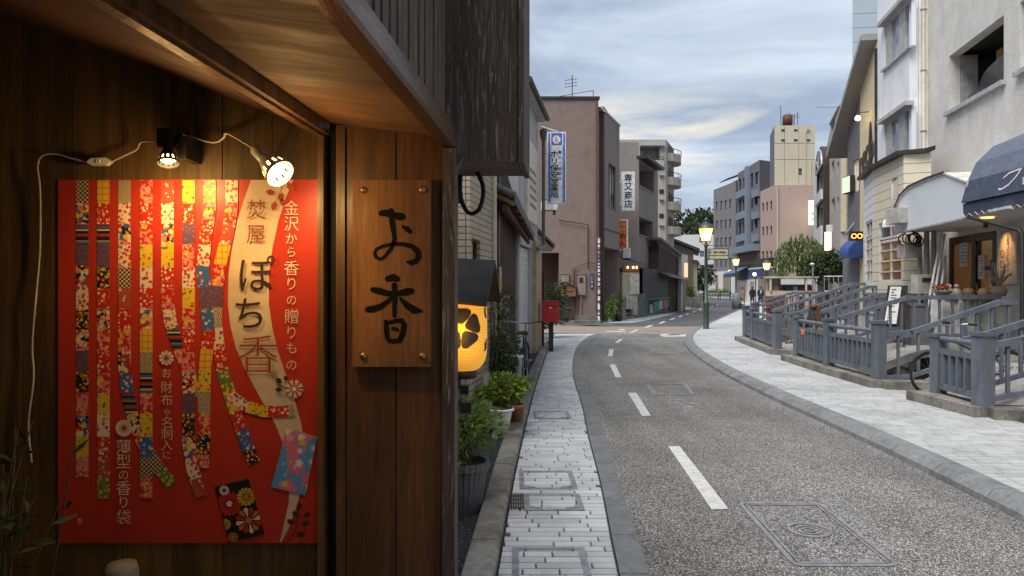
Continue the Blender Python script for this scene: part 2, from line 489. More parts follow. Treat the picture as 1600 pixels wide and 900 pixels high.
# ------------------------------------------------------------------ material palette
def aggregate(name, dark, mid, light, scale, fl=.3):
    """exposed-stone asphalt: cells of single stones in dark binder"""
    m, t, b = newmat(name)
    tc = N(t, 'ShaderNodeTexCoord')
    vo = N(t, 'ShaderNodeTexVoronoi', i_Scale=scale, i_Randomness=1.0); vo.feature = 'F1'
    L(t, tc.outputs['Object'], vo.inputs[0])
    sp = N(t, 'ShaderNodeSeparateColor'); L(t, vo.outputs['Color'], sp.inputs[0])
    c = ramp(t, sp.outputs[0], [(0, dark), (.45, mid), (1-fl, mid), (1.0, light)])
    edge = ramp(t, vo.outputs['Distance'], [(.25, 1.0), (.62, .35)])
    c = mixc(t, 1.0, c, edge, 'MULTIPLY')
    n = N(t, 'ShaderNodeTexNoise', i_Scale=.55, i_Detail=8.0, i_Roughness=.65); L(t, tc.outputs['Object'], n.inputs[0])
    c = mixc(t, 1.0, c, ramp(t, n.outputs[0], [(.3, .66), (.5, .98), (.72, 1.2)]), 'MULTIPLY')
    mp = N(t, 'ShaderNodeMapping'); mp.inputs['Scale'].default_value = (1.6, .12, 1); L(t, tc.outputs['Object'], mp.inputs[0])
    n2 = N(t, 'ShaderNodeTexNoise', i_Scale=1.4, i_Detail=4.0); L(t, mp.outputs[0], n2.inputs[0])
    c = mixc(t, 1.0, c, ramp(t, n2.outputs[0], [(.35, .86), (.65, 1.1)]), 'MULTIPLY')
    L(t, c, b.inputs['Base Color'])
    b.inputs['Roughness'].default_value = .82; b.inputs['Specular IOR Level'].default_value = .3
    bp = N(t, 'ShaderNodeBump', i_Strength=.55, i_Distance=.006, invert=True)
    L(t, vo.outputs['Distance'], bp.inputs['Height']); L(t, bp.outputs[0], b.inputs['Normal'])
    return m
def tilemat(name, c1, c2, var=.16):
    m, t, b = newmat(name)
    geo = N(t, 'ShaderNodeNewGeometry'); tc = N(t, 'ShaderNodeTexCoord')
    c = ramp(t, geo.outputs['Random Per Island'], [(0, c1), (1, c2)])
    n = N(t, 'ShaderNodeTexNoise', i_Scale=1.1, i_Detail=8.0, i_Roughness=.7); L(t, tc.outputs['Object'], n.inputs[0])
    c = mixc(t, 1.0, c, ramp(t, n.outputs[0], [(.32, .70), (.52, 1.0), (.7, 1.1)]), 'MULTIPLY')
    n2 = N(t, 'ShaderNodeTexNoise', i_Scale=160.0, i_Detail=3.0); L(t, tc.outputs['Object'], n2.inputs[0])
    c = mixc(t, 1.0, c, ramp(t, n2.outputs[0], [(.3, 1-var), (.7, 1+var)]), 'MULTIPLY')
    L(t, c, b.inputs['Base Color']); b.inputs['Roughness'].default_value = .62; b.inputs['Specular IOR Level'].default_value = .4
    bp = N(t, 'ShaderNodeBump', i_Strength=.3, i_Distance=.003)
    L(t, n2.outputs[0], bp.inputs['Height']); L(t, bp.outputs[0], b.inputs['Normal'])
    return m
m_road = aggregate('road_aggregate', (.075, .073, .069), (.245, .237, .225), (.70, .685, .655), 125, .42)
m_gravel = aggregate('dark_aggregate', (.02, .02, .022), (.06, .06, .065), (.20, .20, .21), 75, .22)
m_tile = tilemat('pale_paver', (.40, .41, .42), (.55, .55, .55))
m_tile2 = tilemat('small_pale_paver', (.385, .39, .39), (.47, .47, .465), .14)
m_grout = M('paver_joint', (.07, .07, .07), .9)
m_kerb = M('granite_kerb', (.21, .215, .22), .7, col2=(.15, .155, .16), scale=3, bump=.3, bscale=120, fine=.2, dirt=(.08, .08, .075))
m_oldkerb = M('old_concrete_kerb', (.25, .24, .22), .85, col2=(.13, .11, .085), scale=2.2, bump=.35, bscale=90, fine=.2, dirt=(.07, .06, .05))
m_gutter = M('grey_gutter_slab', (.17, .175, .18), .75, col2=(.13, .135, .14), scale=2.5, bump=.25, bscale=140, fine=.15, dirt=(.09, .085, .08))
m_ground = M('ground_earth', (.14, .135, .125), .9, col2=(.10, .10, .09), scale=.4, bump=.3)
m_tan = M('tan_crossing', (.27, .215, .17), .85, col2=(.21, .175, .145), scale=1.2, bump=.3, bscale=150, fine=.3)
m_paint = M('road_paint', (.52, .52, .51), .75, col2=(.36, .36, .35), scale=11, lo=.45, hi=.7, bump=.25, bscale=160, fine=.1)
m_iron = M('cast_iron', (.33, .33, .345), .5, metal=.35, col2=(.21, .21, .22), scale=12, bump=.3, bscale=200)
m_darkiron = M('dark_grating', (.05, .048, .045), .6, metal=.5, col2=(.09, .06, .04), scale=14)
m_water = M('stream_water', (.02, .03, .03), .08, spec=.6, fine=0, bump=.2, bscale=6)
m_conc = M('weathered_concrete', (.23, .215, .19), .9, col2=(.12, .11, .095), scale=3, bump=.5, bscale=50, fine=.25, dirt=(.05, .05, .035))
m_stonewall = brickmat('stone_block_wall', (.20, .17, .14), (.26, .23, .19), (.07, .06, .05), .55, .28, .015, dirt=(.06, .06, .05))
m_rail = M('grey_painted_timber', (.14, .16, .19), .5, col2=(.095, .11, .135), scale=7, stretch=(1, 1, .3), spec=.4, bump=.2, bscale=90, fine=.1, dirt=(.09, .085, .08))

# ------------------------------------------------------------------ ground levels
def interp(tab, Y):
    if Y <= tab[0][0]:
        (a, x), (b, y) = tab[0], tab[1]
    elif Y >= tab[-1][0]:
        (a, x), (b, y) = tab[-2], tab[-1]
    else:
        for i in range(len(tab)-1):
            if tab[i][0] <= Y <= tab[i+1][0]:
                (a, x), (b, y) = tab[i], tab[i+1]; break
    return x+(y-x)*(Y-a)/(b-a)
def smooth_tab(tab, step=.4):
    """Catmull-Rom through the surveyed points"""
    out = []
    for i in range(len(tab)-1):
        p0 = tab[max(i-1, 0)]; p1 = tab[i]; p2 = tab[i+1]; p3 = tab[min(i+2, len(tab)-1)]
        n = max(2, int((p2[0]-p1[0])/step))
        m1 = (p2[1]-p0[1])/(p2[0]-p0[0]); m2 = (p3[1]-p1[1])/(p3[0]-p1[0]); h = p2[0]-p1[0]
        for k in range(n):
            t = k/n
            out.append((p1[0]+h*t, (2*t**3-3*t*t+1)*p1[1]+(t**3-2*t*t+t)*h*m1+(-2*t**3+3*t*t)*p2[1]+(t**3-t*t)*h*m2))
    out.append(tab[-1]); return out
GUT_IN = smooth_tab([(-8, .0), (1, .46), (3.91, .60), (5.68, .725), (7.6, .83), (9.26, .94), (13.5, 1.17), (18.5, 1.70), (21.5, 2.2), (23.5, 2.62), (24.6, 2.95)])
GUT_OUT = smooth_tab([(-8, .17), (1, .62), (3.91, .765), (6.05, .90), (7.62, 1.01), (10.35, 1.16), (14.3, 1.43), (17.6, 1.80), (20.7, 2.28), (24.0, 2.95), (24.8, 3.2)])
LK = smooth_tab([(-8, -.75), (1, -.24), (4.09, -.08), (6.5, .047), (11, .35), (17.6, .88), (20, 1.08), (24.6, 1.5)])          # raised kerb, street side
RK = smooth_tab([(-8, 2.75), (1, 3.28), (4.8, 3.49), (6.64, 3.62), (8.04, 3.67), (10.2, 3.73), (13.6, 3.95), (17.6, 4.45), (20.2, 4.95), (23, 5.7), (26.7, 6.95), (33.2, 9.5), (39.1, 11.8), (47.6, 15.1), (60, 19.3), (75, 23.5)])
RE = smooth_tab([(-8, 4.6), (3, 5.25), (8.3, 5.72), (11, 5.92), (15, 6.28), (17, 6.55), (21, 7.35), (25, 8.6), (30, 10.6), (38, 14.2), (47.6, 18.0), (60, 22.0), (75, 26)])    # pavement edge over the stream
LR = [(24.6, 3.2), (27, 3.35), (31.5, 3.9), (33.5, 4.9), (37, 6.4), (44, 8.9), (51, 11.2), (58.7, 13.9), (70, 18.0), (85, 22.5), (110, 27.5), (150, 34)]  # far left kerb line
FX0, FS = 6.55, .187           # street front of the shops: x = FX0 + FS*Y
def strip(mb, la, lb, z, ys):
    for a, b in zip(ys[:-1], ys[1:]):
        mb.poly([(la(a), a, z), (lb(a), a, z), (lb(b), b, z), (la(b), b, z)])
def frange(a, b, s):
    n = max(1, int(round((b-a)/s))); return [a+(b-a)*i/n for i in range(n+1)]
f_lk = lambda y: interp(LK, y); f_gi = lambda y: interp(GUT_IN, y); f_go = lambda y: interp(GUT_OUT, y)
f_rk = lambda y: interp(RK, y); f_re = lambda y: interp(RE, y)
f_front = lambda y: FX0+FS*y

# ground: one sheet to the horizon with the stream bed let into it
mb = MB().use(m_ground)
ys = frange(-8, 30, 1.0)
strip(mb, lambda y: -400, lambda y: f_re(y)+.30, -.03, ys)
strip(mb, lambda y: f_front(y)-1.15, lambda y: 400, -.03, ys)
strip(mb, lambda y: f_re(y)+.30, lambda y: f_front(y)-1.15, -.95, ys)
mb.poly([(-900, 30, -.03), (900, 30, -.03), (900, 1500, -.03), (-900, 1500, -.03)])
mb.poly([(-400, -300, -.03), (400, -300, -.03), (400, -8, -.03), (-400, -8, -.03)])
o = mb.build('ground'); tag(o, kind='structure')
mb = MB().use(m_stonewall)
for f, z1 in ((lambda y: f_re(y)+.30, -.03), (lambda y: f_front(y)-1.15, .42)):
    for a, b in zip(ys[:-1], ys[1:]):
        mb.poly([(f(a), a, -.95), (f(b), b, -.95), (f(b), b, z1), (f(a), a, z1)])
tag(mb.build('stream_bank'), 'rough brown stone block walls lining the narrow stream below the railings', 'stone wall')
mb = MB().use(m_water); strip(mb, lambda y: f_re(y)+.30, lambda y: f_front(y)-1.15, -.62, ys)
tag(mb.build('stream_water'), kind='structure')

# road: aggregate sheet, tan crossing, markings
mb = MB().use(m_road)
strip(mb, lambda y: f_go(y)-.02, f_rk, 0.0, frange(-8, 24.6, .5))
road = mb.build('road'); tag(road, kind='structure')
m_far = aggregate('far_asphalt', (.10, .10, .105), (.16, .16, .165), (.30, .30, .31), 60, .3)
mb = MB().use(m_far)
f_lr = lambda y: interp(LR, y)
strip(mb, f_lr, f_rk, .0, frange(29.2, 75, 1.0))
strip(mb, f_lr, lambda y: f_lr(y)+5.0+max(0, (y-75))*.05, .0, frange(75, 150, 3.0))
mb.build('far_carriageway', parent=road)
mb = MB().use(m_tan)
mb.poly([(-30, 25.6, .0), (1.6, 25.0, .0), (3.2, 24.6, .0), (f_rk(24.6), 24.6, .0), (f_rk(29.2), 29.2, .0), (3.5, 29.2, .0), (1.5, 31.2, .0), (-30, 31.4, .0)])
mb.build('crossing_surface', parent=road)
def mark(px):
    m = MB().use(m_paint)
    m.prism([(*G(x, y).xy, .003) for x, y in px], (0, 0, .003))
    m.build('white_dash', parent=road)
for q in ([(1044, 698), (1062, 698), (1138, 796), (1112, 797)], [(981, 614), (994, 614), (1017, 650), (1003, 650.5)],
          [(952.5, 570), (961, 570), (971, 589.5), (962, 590)], [(952, 546), (959, 546), (957, 557), (950, 557)],
          [(968.5, 530), (973, 530), (966, 535.8), (961, 535.8)], [(994, 515), (999, 515), (988, 520), (983, 520)],
          [(1015, 508.3), (1021.5, 508.3), (1012, 512), (1006, 512)], [(1036, 502.3), (1041, 502.3), (1033, 505.8), (1028.5, 505.8)],
          [(1052, 497), (1056.5, 497), (1049.5, 500), (1045.5, 500)], [(1064, 493), (1068, 493), (1062.5, 495.6), (1059, 495.6)],
          [(1074.5, 489.5), (1078, 489.5), (1073, 491.7), (1070, 491.7)], [(1084.5, 486), (1087.5, 486), (1083.5, 488), (1080.5, 488)],
          [(1094, 482.8), (1097, 482.8), (1094, 484.6), (1091.5, 484.6)], [(1102.5, 480.3), (1105.5, 480.3), (1103, 481.8), (1100.5, 481.8)],
          [(1112, 478), (1115, 478), (1113, 479.3), (1110.6, 479.3)], [(1120.5, 476.2), (1123, 476.2), (1122, 477.2), (1119.6, 477.2)]):
    mark(q)
for q in ([(968, 514.7), (978, 514.7), (975, 516.2), (966, 516.2)], [(948, 517), (978, 518), (977, 519), (946, 518)],
          [(1034, 522), (1048, 522), (1040, 524.6), (1030, 525)], [(1040, 524.7), (1072, 524), (1071, 526), (1034, 526.3)], [(1062, 523), (1073, 522.6), (1072, 524), (1062, 524)]):
    m = MB().use(m_paint); m.prism([(*G(x, y).xy, .003) for x, y in q], (0, 0, .003)); m.build('worn_arrow_marking', parent=road)

# tiled pavements: rows of long setts across the walking direction
def pave(name, fl, fr, y0, y1, z, rh, lmin, lmax, th=.012, gap=.007, seed=3, rz=.0015, mat=None):
    rr = random.Random(seed)
    mb = MB().use(m_grout); strip(mb, fl, fr, z-th, frange(y0, y1, .5))
    ob = mb.build(name); tag(ob, kind='structure')
    mb = MB().use(mat or m_tile)
    y = y0
    while y < y1:
        a, b = y+gap/2, y+rh-gap/2
        xl, xr = max(fl(a), fl(b)), min(fr(a), fr(b))
        x = xl+rr.uniform(-lmax, 0)
        while x < xr:
            w = rr.uniform(lmin, lmax)
            s, e = max(x+gap/2, xl+.004), min(x+w-gap/2, xr-.004)
            if e-s > .03:
                zz = z+rr.uniform(-rz, rz); k = .0035
                sk = rr.choice((-.02, -.01, 0, .012, .02))
                vs = [(s, a, z-th), (e, a, z-th), (e, b, z-th), (s, b, z-th), (s+k, a+k, zz), (e-k, a+k, zz), (e-k, b-k, zz), (s+k, b-k, zz)]
                mb.add(vs, [(4, 5, 6, 7), (0, 1, 5, 4), (1, 2, 6, 5), (2, 3, 7, 6), (3, 0, 4, 7)], False)
            x += w
        y += rh
    t = mb.build('sett_rows', parent=ob, recalc=False)
    return ob
pave('left_pavement', lambda y: f_lk(y)+.005, lambda y: f_gi(y)-.006, -1.0, 24.4, .012, .086, .16, .36, seed=3)
pave('right_pavement', lambda y: f_rk(y)+.235, f_re, 2.0, 30.0, .10, .112, .20, .31, seed=5, gap=.009, mat=m_tile2)
mb = MB().use(m_tile); strip(mb, lambda y: f_rk(y)+.22, f_re, .098, frange(30.0, 75, 1.0))
strip(mb, lambda y: f_rk(y)+.22, f_re, .098, frange(-8, 2.0, 1.0))
tag(mb.build('far_right_pavement'), kind='structure')
mb = MB().use(m_far); strip(mb, lambda y: f_lr(y)-2.2, lambda y: f_lr(y), .012, frange(33.5, 110, 2))
strip(mb, lambda y: f_lr(y)-1.4+min(1.4, (y-33)*.1), lambda y: f_lr(y)+.95, .006, frange(30, 110, 1.5))
tag(mb.build('far_left_pavement', m_tile), kind='structure')
mb = MB().use(M('far_verge', (.33, .345, .36), .7, col2=(.27, .28, .29), scale=2))
strip(mb, lambda y: f_lr(y)+.02, lambda y: f_lr(y)+1.25, .011, frange(32, 110, 1.5))
tag(mb.build('pale_road_edge'), kind='structure')

# gutter slabs on the left, flush with the road
mb = MB().use(m_gutter)
y = -6.0
while y < 24.3:
    l = .62; a, b = y+.004, y+l-.004
    mb.prism([(f_gi(a), a, -.02), (f_go(a), a, -.02), (f_go(b), b, -.02), (f_gi(b), b, -.02)], (0, 0, .030))
    y += l
tag(mb.build('gutter_slabs'), kind='structure')
# raised kerb on the house side
mb = MB().use(m_oldkerb)
y = -6.0
while y < 18.6:
    l = .60; a, b = y+.003, y+l-.003
    z = .10+R.uniform(-.004, .004)
    for q in ((a, b),):
        def ring(yy): 
            x = f_lk(yy); w = .17
            return [(x-w, yy, -.02), (x, yy, -.02), (x, yy, z-.025), (x-.022, yy, z), (x-w+.01, yy, z), (x-w, yy, z-.01)]
        v0, v1 = ring(a), ring(b)
        mb.add(v0+v1, [list(range(6))[::-1], list(range(6, 12))]+[(i, (i+1) % 6, 6+(i+1) % 6, 6+i) for i in range(6)], False)
    y += l
tag(mb.build('house_side_kerb'), kind='structure')
# right-hand kerb: chamfered stones
def kerb_run(name, f, y0, y1, l, w, zt, mat, sgn=1):
    mb = MB().use(mat); y = y0
    while y < y1:
        a, b = y+.004, y+l-.004
        def ring(yy):
            x = f(yy)
            return [(x, yy, -.03), (x+sgn*.012, yy, .045), (x+sgn*.085, yy, zt), (x+sgn*w, yy, zt), (x+sgn*w, yy, -.03)]
        sub = frange(a, b, .3)
        rs = [ring(q) for q in sub]
        vs = [p for r in rs for p in r]; n = 5
        fs = [list(range(n))[::-1], [len(vs)-n+i for i in range(n)]]
        for k in range(len(sub)-1):
            fs += [(k*n+i, k*n+(i+1) % n, (k+1)*n+(i+1) % n, (k+1)*n+i) for i in range(n)]
        mb.add(vs, fs, False)
        y += l
    return tag(mb.build(name), kind='structure')
kerb_run('street_kerb', f_rk, -6, 62, .75, .23, .104, m_kerb)
mb = MB().use(m_oldkerb)
for a, b in zip(frange(33, 110, 2)[:-1], frange(33, 110, 2)[1:]):
    mb.prism([(f_lr(a)-.16, a, 0), (f_lr(a), a, 0), (f_lr(b), b, 0), (f_lr(b)-.16, b, 0)], (0, 0, .11))
tag(mb.build('far_kerb'), kind='structure')
# dark aggregate strip between the kerb and the houses
mb = MB().use(m_gravel); strip(mb, lambda y: f_lk(y)-2.4, lambda y: f_lk(y)-.165, .03, frange(-1, 18, .6))
tag(mb.build('aggregate_path'), kind='structure')

# covers in the paving
def tiled_cover(label, x0, x1, y0, y1, z):
    r = root('access_cover', label, 'access cover', ((x0+x1)/2, (y0+y1)/2, z))
    mb = MB().use(m_iron)
    for (a, b, c, d) in ((x0, x1, y0, y0+.035), (x0, x1, y1-.035, y1), (x0, x0+.04, y0+.035, y1-.035), (x1-.04, x1, y0+.035, y1-.035)):
        mb.box((a, c, z-.015), (b, d, z+.004))
    mb.build('frame', parent=r)
    for cx, cy, s_ in ((x0+.085, y0+.058, -.5), (x1-.085, y0+.058, .5)):
        mb = MB().use(m_iron); mb.cbox((cx, cy, z+.003), (.09, .035, .006), s_); mb.build('lifting_corner', parent=r)
    return r
def drain(label, x0, x1, y0, y1, z):
    r = root('drain_grate', label, 'drain grate', ((x0+x1)/2, (y0+y1)/2, z))
    mb = MB().use(m_darkiron); mb.box((x0, y0, z-.02), (x1, y1, z-.004)); mb.build('pit', parent=r)
    mb = MB().use(m_darkiron)
    for i in range(7):
        x = x0+(x1-x0)*(i+.5)/7; mb.box((x-.006, y0, z-.004), (x+.006, y1, z+.006))
    for i in range(4):
        y = y0+(y1-y0)*(i+.5)/4; mb.box((x0, y-.005, z-.004), (x1, y+.005, z+.004))
    mb.build('bars', parent=r)
    return r
tiled_cover('paved access cover framed in iron at the bottom edge of the pavement', .0, .44, 3.55, 4.30, .013)
tiled_cover('paved access cover framed in iron next to the square drain grate', .09, .52, 5.02, 5.42, .013)
tiled_cover('paved access cover framed in iron just beyond the drain grate', .06, .52, 5.55, 6.10, .013)
drain('rusty square drain grate beside the house-side kerb', -.03, .09, 5.04, 5.42, .014)
tiled_cover('small paved access cover below the potted flowers', .27, .72, 8.55, 9.05, .013)
tiled_cover('narrow iron-framed paved cover near the red post box', .9, 1.45, 18.9, 19.6, .013)
def road_cover(label, px, inner):
    q = [G(x, y) for x, y in px]
    cen = sum(q, Vector())/4
    r = root('utility_cover', label, 'utility cover', (cen.x, cen.y, 0))
    mb = MB().use(m_iron)
    for i in range(4):
        a, b = q[i], q[(i+1) % 4]; d = (b-a).normalized(); s = Vector((-d.y, d.x, 0))
        if s.dot(cen-a) < 0: s = -s
        for o_, w in ((0, .030), (.042, .016)):
            p, e = a+s*o_+d*(.07), b+s*o_-d*.07
            mb.prism([(*p.xy, .002), (*e.xy, .002), (*(e+s*w).xy, .002), (*(p+s*w).xy, .002)], (0, 0, .006))
        pa = q[i-1]; d2 = (pa-a).normalized()
        for o_, w in ((0, .030), (.042, .016)):      # rounded corner
            c0 = a+d*.07+d2*.07; pts = []
            for k in range(6):
                t = k/5; p1 = a+d*.07*(1-t)**2+d2*.07*t*t
                pts.append((p1, (c0-p1).normalized()))
            for (p1, n1), (p2, n2) in zip(pts[:-1], pts[1:]):
                mb.prism([(*(p1+n1*o_).xy, .0025), (*(p2+n2*o_).xy, .0025), (*(p2+n2*(o_+w)).xy, .0025), (*(p1+n1*(o_+w)).xy, .0025)], (0, 0, .006))
    mb.build('frame', parent=r)
    if inner:
        c = G(*inner)
        mb = MB().use(m_iron)
        for r0, r1 in ((.115, .14), (.07, .088), (.03, .045)):
            for k in range(28):
                t0, t1 = 2*PI*k/28, 2*PI*(k+1)/28
                if r0 < .1 and k % 14 in (0, 13): continue
                mb.prism([(c.x+r0*math.cos(t0), c.y+r0*math.sin(t0), .002), (c.x+r1*math.cos(t0), c.y+r1*math.sin(t0), .002),
                          (c.x+r1*math.cos(t1), c.y+r1*math.sin(t1), .002), (c.x+r0*math.cos(t1), c.y+r0*math.sin(t1), .002)], (0, 0, .006))
        mb.build('round_plate', parent=r)
        for k in (.25, .75):
            for j in (2,):
                mb = MB().use(m_iron)
                a, b = q[j], q[(j+1) % 4]; p = a+(b-a)*k+(cen-(a+(b-a)*k)).normalized()*.07
                mb.cbox((p.x, p.y, .006), (.10, .06, .006), 0)
                mb.build('lifting_lug', parent=r)
road_cover('large rectangular utility cover with a round centre plate in the near road', [(1152, 786), (1283, 787), (1409, 886), (1240, 886)], (1264, 829))
road_cover('rectangular utility cover in the road between the second and third dashes', [(1010, 601), (1072, 600), (1085, 617), (1020, 618)], None)
def manhole(label, px, py, rad):
    c = G(px, py); r = root('manhole_cover', label, 'manhole cover', (c.x, c.y, 0))
    mb = MB().use(m_iron); mb.lathe([(rad, .001), (rad, .006), (rad-.03, .006), (rad-.032, .003)], c, 28); mb.build('rim', parent=r)
    mb = MB().use(m_road); mb.disc((c.x, c.y, .004), rad-.03, n=28); mb.build('lid', parent=r)
manhole('small round manhole cover under the framed utility cover, further from the kerb', 1079, 633, .15)
manhole('small round manhole cover close to the front edge of the framed utility cover', 1058, 627, .15)
manhole('flat wide manhole cover in the middle of the road before the crossing', 1042, 549, .42)
manhole('round manhole cover on the tan crossing surface', 1022, 518, .35)
manhole('worn round cover at the near edge of the tan crossing', 975, 529.5, .30)
# ------------------------------------------------------------------ foreground shop: wing wall, eave, posts
m_plank = woodmat('old_plank', (.15, .082, .024), (.075, .04, .013), rough=.6, scale=.9)
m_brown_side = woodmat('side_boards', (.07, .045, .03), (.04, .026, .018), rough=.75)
m_col = woodmat('column_board', (.15, .066, .026), (.06, .025, .011), rough=.42, scale=1.0, spec=.5)
m_trim = woodmat('warm_trim', (.20, .10, .04), (.09, .042, .018), rough=.4)
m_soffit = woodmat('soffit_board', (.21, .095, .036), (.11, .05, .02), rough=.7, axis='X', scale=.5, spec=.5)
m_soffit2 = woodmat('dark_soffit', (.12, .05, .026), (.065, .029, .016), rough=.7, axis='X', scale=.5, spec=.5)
m_fascia = woodmat('lacquered_fascia', (.13, .07, .04), (.07, .038, .022), rough=.28, axis='Y', spec=.6)
m_weather = woodmat('weathered_dark_board', (.058, .044, .037), (.11, .084, .07), rough=.75, scratch=(.30, .26, .23), scale=1.1, bump=.7)
m_slat = woodmat('weathered_slat', (.06, .048, .04), (.11, .09, .075), rough=.7, scratch=(.22, .18, .15))
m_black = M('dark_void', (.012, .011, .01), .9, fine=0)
m_sign = woodmat('sign_board', (.25, .112, .042), (.155, .066, .026), rough=.5, spec=.3, bump=.2)
m_ink = M('black_ink', (.010, .009, .008), .9, fine=0, spec=.1)
m_brass = M('dull_brass', (.45, .26, .10), .4, metal=.8)
WY = 2.0
def W(px, py, off=0.0):            # a point on the wing wall
    p = P(px, py, WY); p.y -= off; return p
ED = Vector((.0815, 1, 0)).normalized()      # the eave runs this way

wall = root('wing_wall', 'dark brown vertical plank wall carrying the red poster and the clip lamps', 'plank wall', (-1.1, WY, 0))
mb = MB().use(m_plank)
xs = [35-78*4+78*k for k in range(11)]
xs = [x for x in xs if x < 470]+[499]
for a, b in zip(xs[:-1], xs[1:]):
    x0, x1 = W(a, 0).x+.0012, W(b, 0).x-.0012
    mb.box((x0, WY+R.uniform(0, .002), .0), (x1, WY+.02, 2.75))
mb.build('planks', parent=wall)
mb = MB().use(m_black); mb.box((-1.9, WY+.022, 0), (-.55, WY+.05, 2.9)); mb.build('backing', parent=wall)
post = root('corner_post', 'tall dark timber column of planks holding the carved wooden sign', 'timber column', (-.35, WY, 0))
mb = MB().use(m_trim); mb.box((W(499.5, 0).x, WY-.022, 0), (W(508.5, 0).x, WY+.05, 2.05)); mb.build('edge_trim', parent=post)
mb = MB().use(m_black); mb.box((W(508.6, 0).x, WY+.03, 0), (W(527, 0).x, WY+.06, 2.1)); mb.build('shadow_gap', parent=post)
mb = MB().use(m_col)
mb.box((W(527, 0).x, WY-.014, 0), (W(540.5, 0).x, WY+.05, 2.06))
mb.box((W(542, 0).x, WY-.004, 0), (W(618, 0).x, WY+.05, 2.06))
mb.box((W(620, 0).x, WY-.002, 0), (W(691, 0).x, WY+.05, 2.05))
mb.build('column_planks', parent=post)
mb = MB().use(m_weather); mb.box((W(692, 0).x, WY-.018, 0), (W(711, 0).x, WY+.11, 1.995)); mb.build('end_post', parent=post)
mb = MB().use(m_weather); mb.prism([(W(692, 0).x, WY+.06, 1.9), (W(724, 0).x, WY+.06, 1.992), (W(692, 0).x, WY+.06, 1.992)], (0, .08, 0)); mb.build('bracket', parent=post)

eave = root('shop_eave', 'low dark timber eave sloping over the poster wall with a lacquered outer edge', 'eave', (-.3, WY, 2.0))
def run(mb, prof, y0=-2.6, y1=WY):
    """profile [(x,z) at the wall plane] carried along the eave line"""
    k = ED.x/ED.y
    v0 = [(x+(y0-WY)*k, y0, z) for x, z in prof]; v1 = [(x+(y1-WY)*k, y1, z) for x, z in prof]
    n = len(prof)
    mb.add(v0+v1, [list(range(n))[::-1], list(range(n, 2*n))]+[(i, (i+1) % n, n+(i+1) % n, n+i) for i in range(n)], False)
xi = W(515, 0).x; xf = W(690, 0).x; xo = W(712, 0).x
def lz(x): return 2.045+(xi-.03-x)*.371
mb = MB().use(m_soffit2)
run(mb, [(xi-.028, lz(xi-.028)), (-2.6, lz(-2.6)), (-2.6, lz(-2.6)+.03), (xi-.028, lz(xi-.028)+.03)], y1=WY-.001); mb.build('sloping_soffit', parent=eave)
mb = MB().use(m_trim)
run(mb, [(xi-.034, 2.026), (xi-.012, 2.026), (xi-.012, 2.10), (xi-.034, 2.10)], y1=WY-.002)
run(mb, [(xi-.011, 2.034), (xi+.002, 2.034), (xi+.002, 2.10), (xi-.011, 2.10)], y1=WY-.002); mb.build('beam', parent=eave)
mb = MB().use(m_soffit)
run(mb, [(xi+.003, 2.068), (xf, 2.028), (xf, 2.05), (xi+.003, 2.09)], y1=WY-.003); mb.build('soffit_panel', parent=eave)
mb = MB().use(m_fascia)
run(mb, [(xf+.005, 1.998), (xo, 1.998), (xo+.004, 2.008), (xo-.004, 2.062), (xo-.012, 2.07), (xf+.005, 2.06)], y1=WY+.02); mb.build('fascia', parent=eave)
mb = MB().use(m_black); run(mb, [(xi-.03, 2.11), (xo-.06, 2.08), (xo-.10, 3.6), (-2.6, 3.6), (-2.6, lz(-2.6)+.04)], y1=WY+.1); mb.build('roof_body', parent=eave)
lat = root('upper_lattice', 'weathered vertical slats standing above the eave edge', 'lattice', (-.2, WY, 2.07))
k = ED.x/ED.y
y = WY-.03; i = 0
while y > -2.2 and i < 60:
    w = R.choice((.035, .04, .05, .045))
    mb = MB().use(m_slat)
    p = Vector((xo-.026+(y-WY)*k, y, 2.071)); dz = 1.5
    mb.obox(p, Vector((-.02, 0, 0)), -ED*w, Vector((0, 0, dz)))
    mb.build('slat', parent=lat)
    y -= w+R.choice((.004, .005, .016, .022)); i += 1

bay = root('bay_casing', 'big dark weathered boxed-in board end projecting above the eave corner', 'board casing', (-.1, 2.2, 1.98))
B0 = P(690, 252, 2.10); x1 = P(818, 0, 2.10).x
mb = MB().use(m_weather)
q = [Vector((B0.x, 2.10, 1.978)), Vector((x1-.018, 2.10, 1.978)), Vector((x1-.018, 2.10, 1.978))+ED*.28, Vector((B0.x, 2.10, 1.978))+ED*.28]
mb.prism(q, (0, 0, 1.6)); mb.build('board_face', parent=bay)
mb = MB().use(m_weather)
mb.prism([Vector((x1-.016, 2.092, 1.972)), Vector((x1+.001, 2.092, 1.972)), Vector((x1+.001, 2.092, 1.972))+ED*.30, Vector((x1-.016, 2.092, 1.972))+ED*.30], (0, 0, 1.6)); mb.build('corner_trim', parent=bay)

# shopfront that continues out of frame on the left, and the shop's body
mb = MB().use(m_plank)
for kx in range(24):
    y0 = -2.0+kx*.166
    mb.box((-1.95, y0, 0), (-1.9, y0+.163, 3.2))
tag(mb.build('timber_shopfront', origin=(-1.9, 0, 0)), 'dark plank shopfront running back from the poster wall', 'shopfront')
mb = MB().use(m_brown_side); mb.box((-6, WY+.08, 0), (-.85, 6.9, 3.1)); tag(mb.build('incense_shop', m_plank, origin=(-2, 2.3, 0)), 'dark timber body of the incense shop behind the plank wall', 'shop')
mb = MB().use(m_gravel); mb.box((-2.4, -2, .0), (-.45, 2.2, .034)); tag(mb.build('shop_apron'), kind='structure')
mb = MB().use(m_plank); mb.box((-7, -9, 0), (-.75, -2.75, 6.4)); tag(mb.build('unseen_side_block', origin=(-3, -6, 0)), 'dark plank-clad neighbouring house behind the viewer on the incense shop side', 'house')  # unseen block added to keep sky light off the poster wall
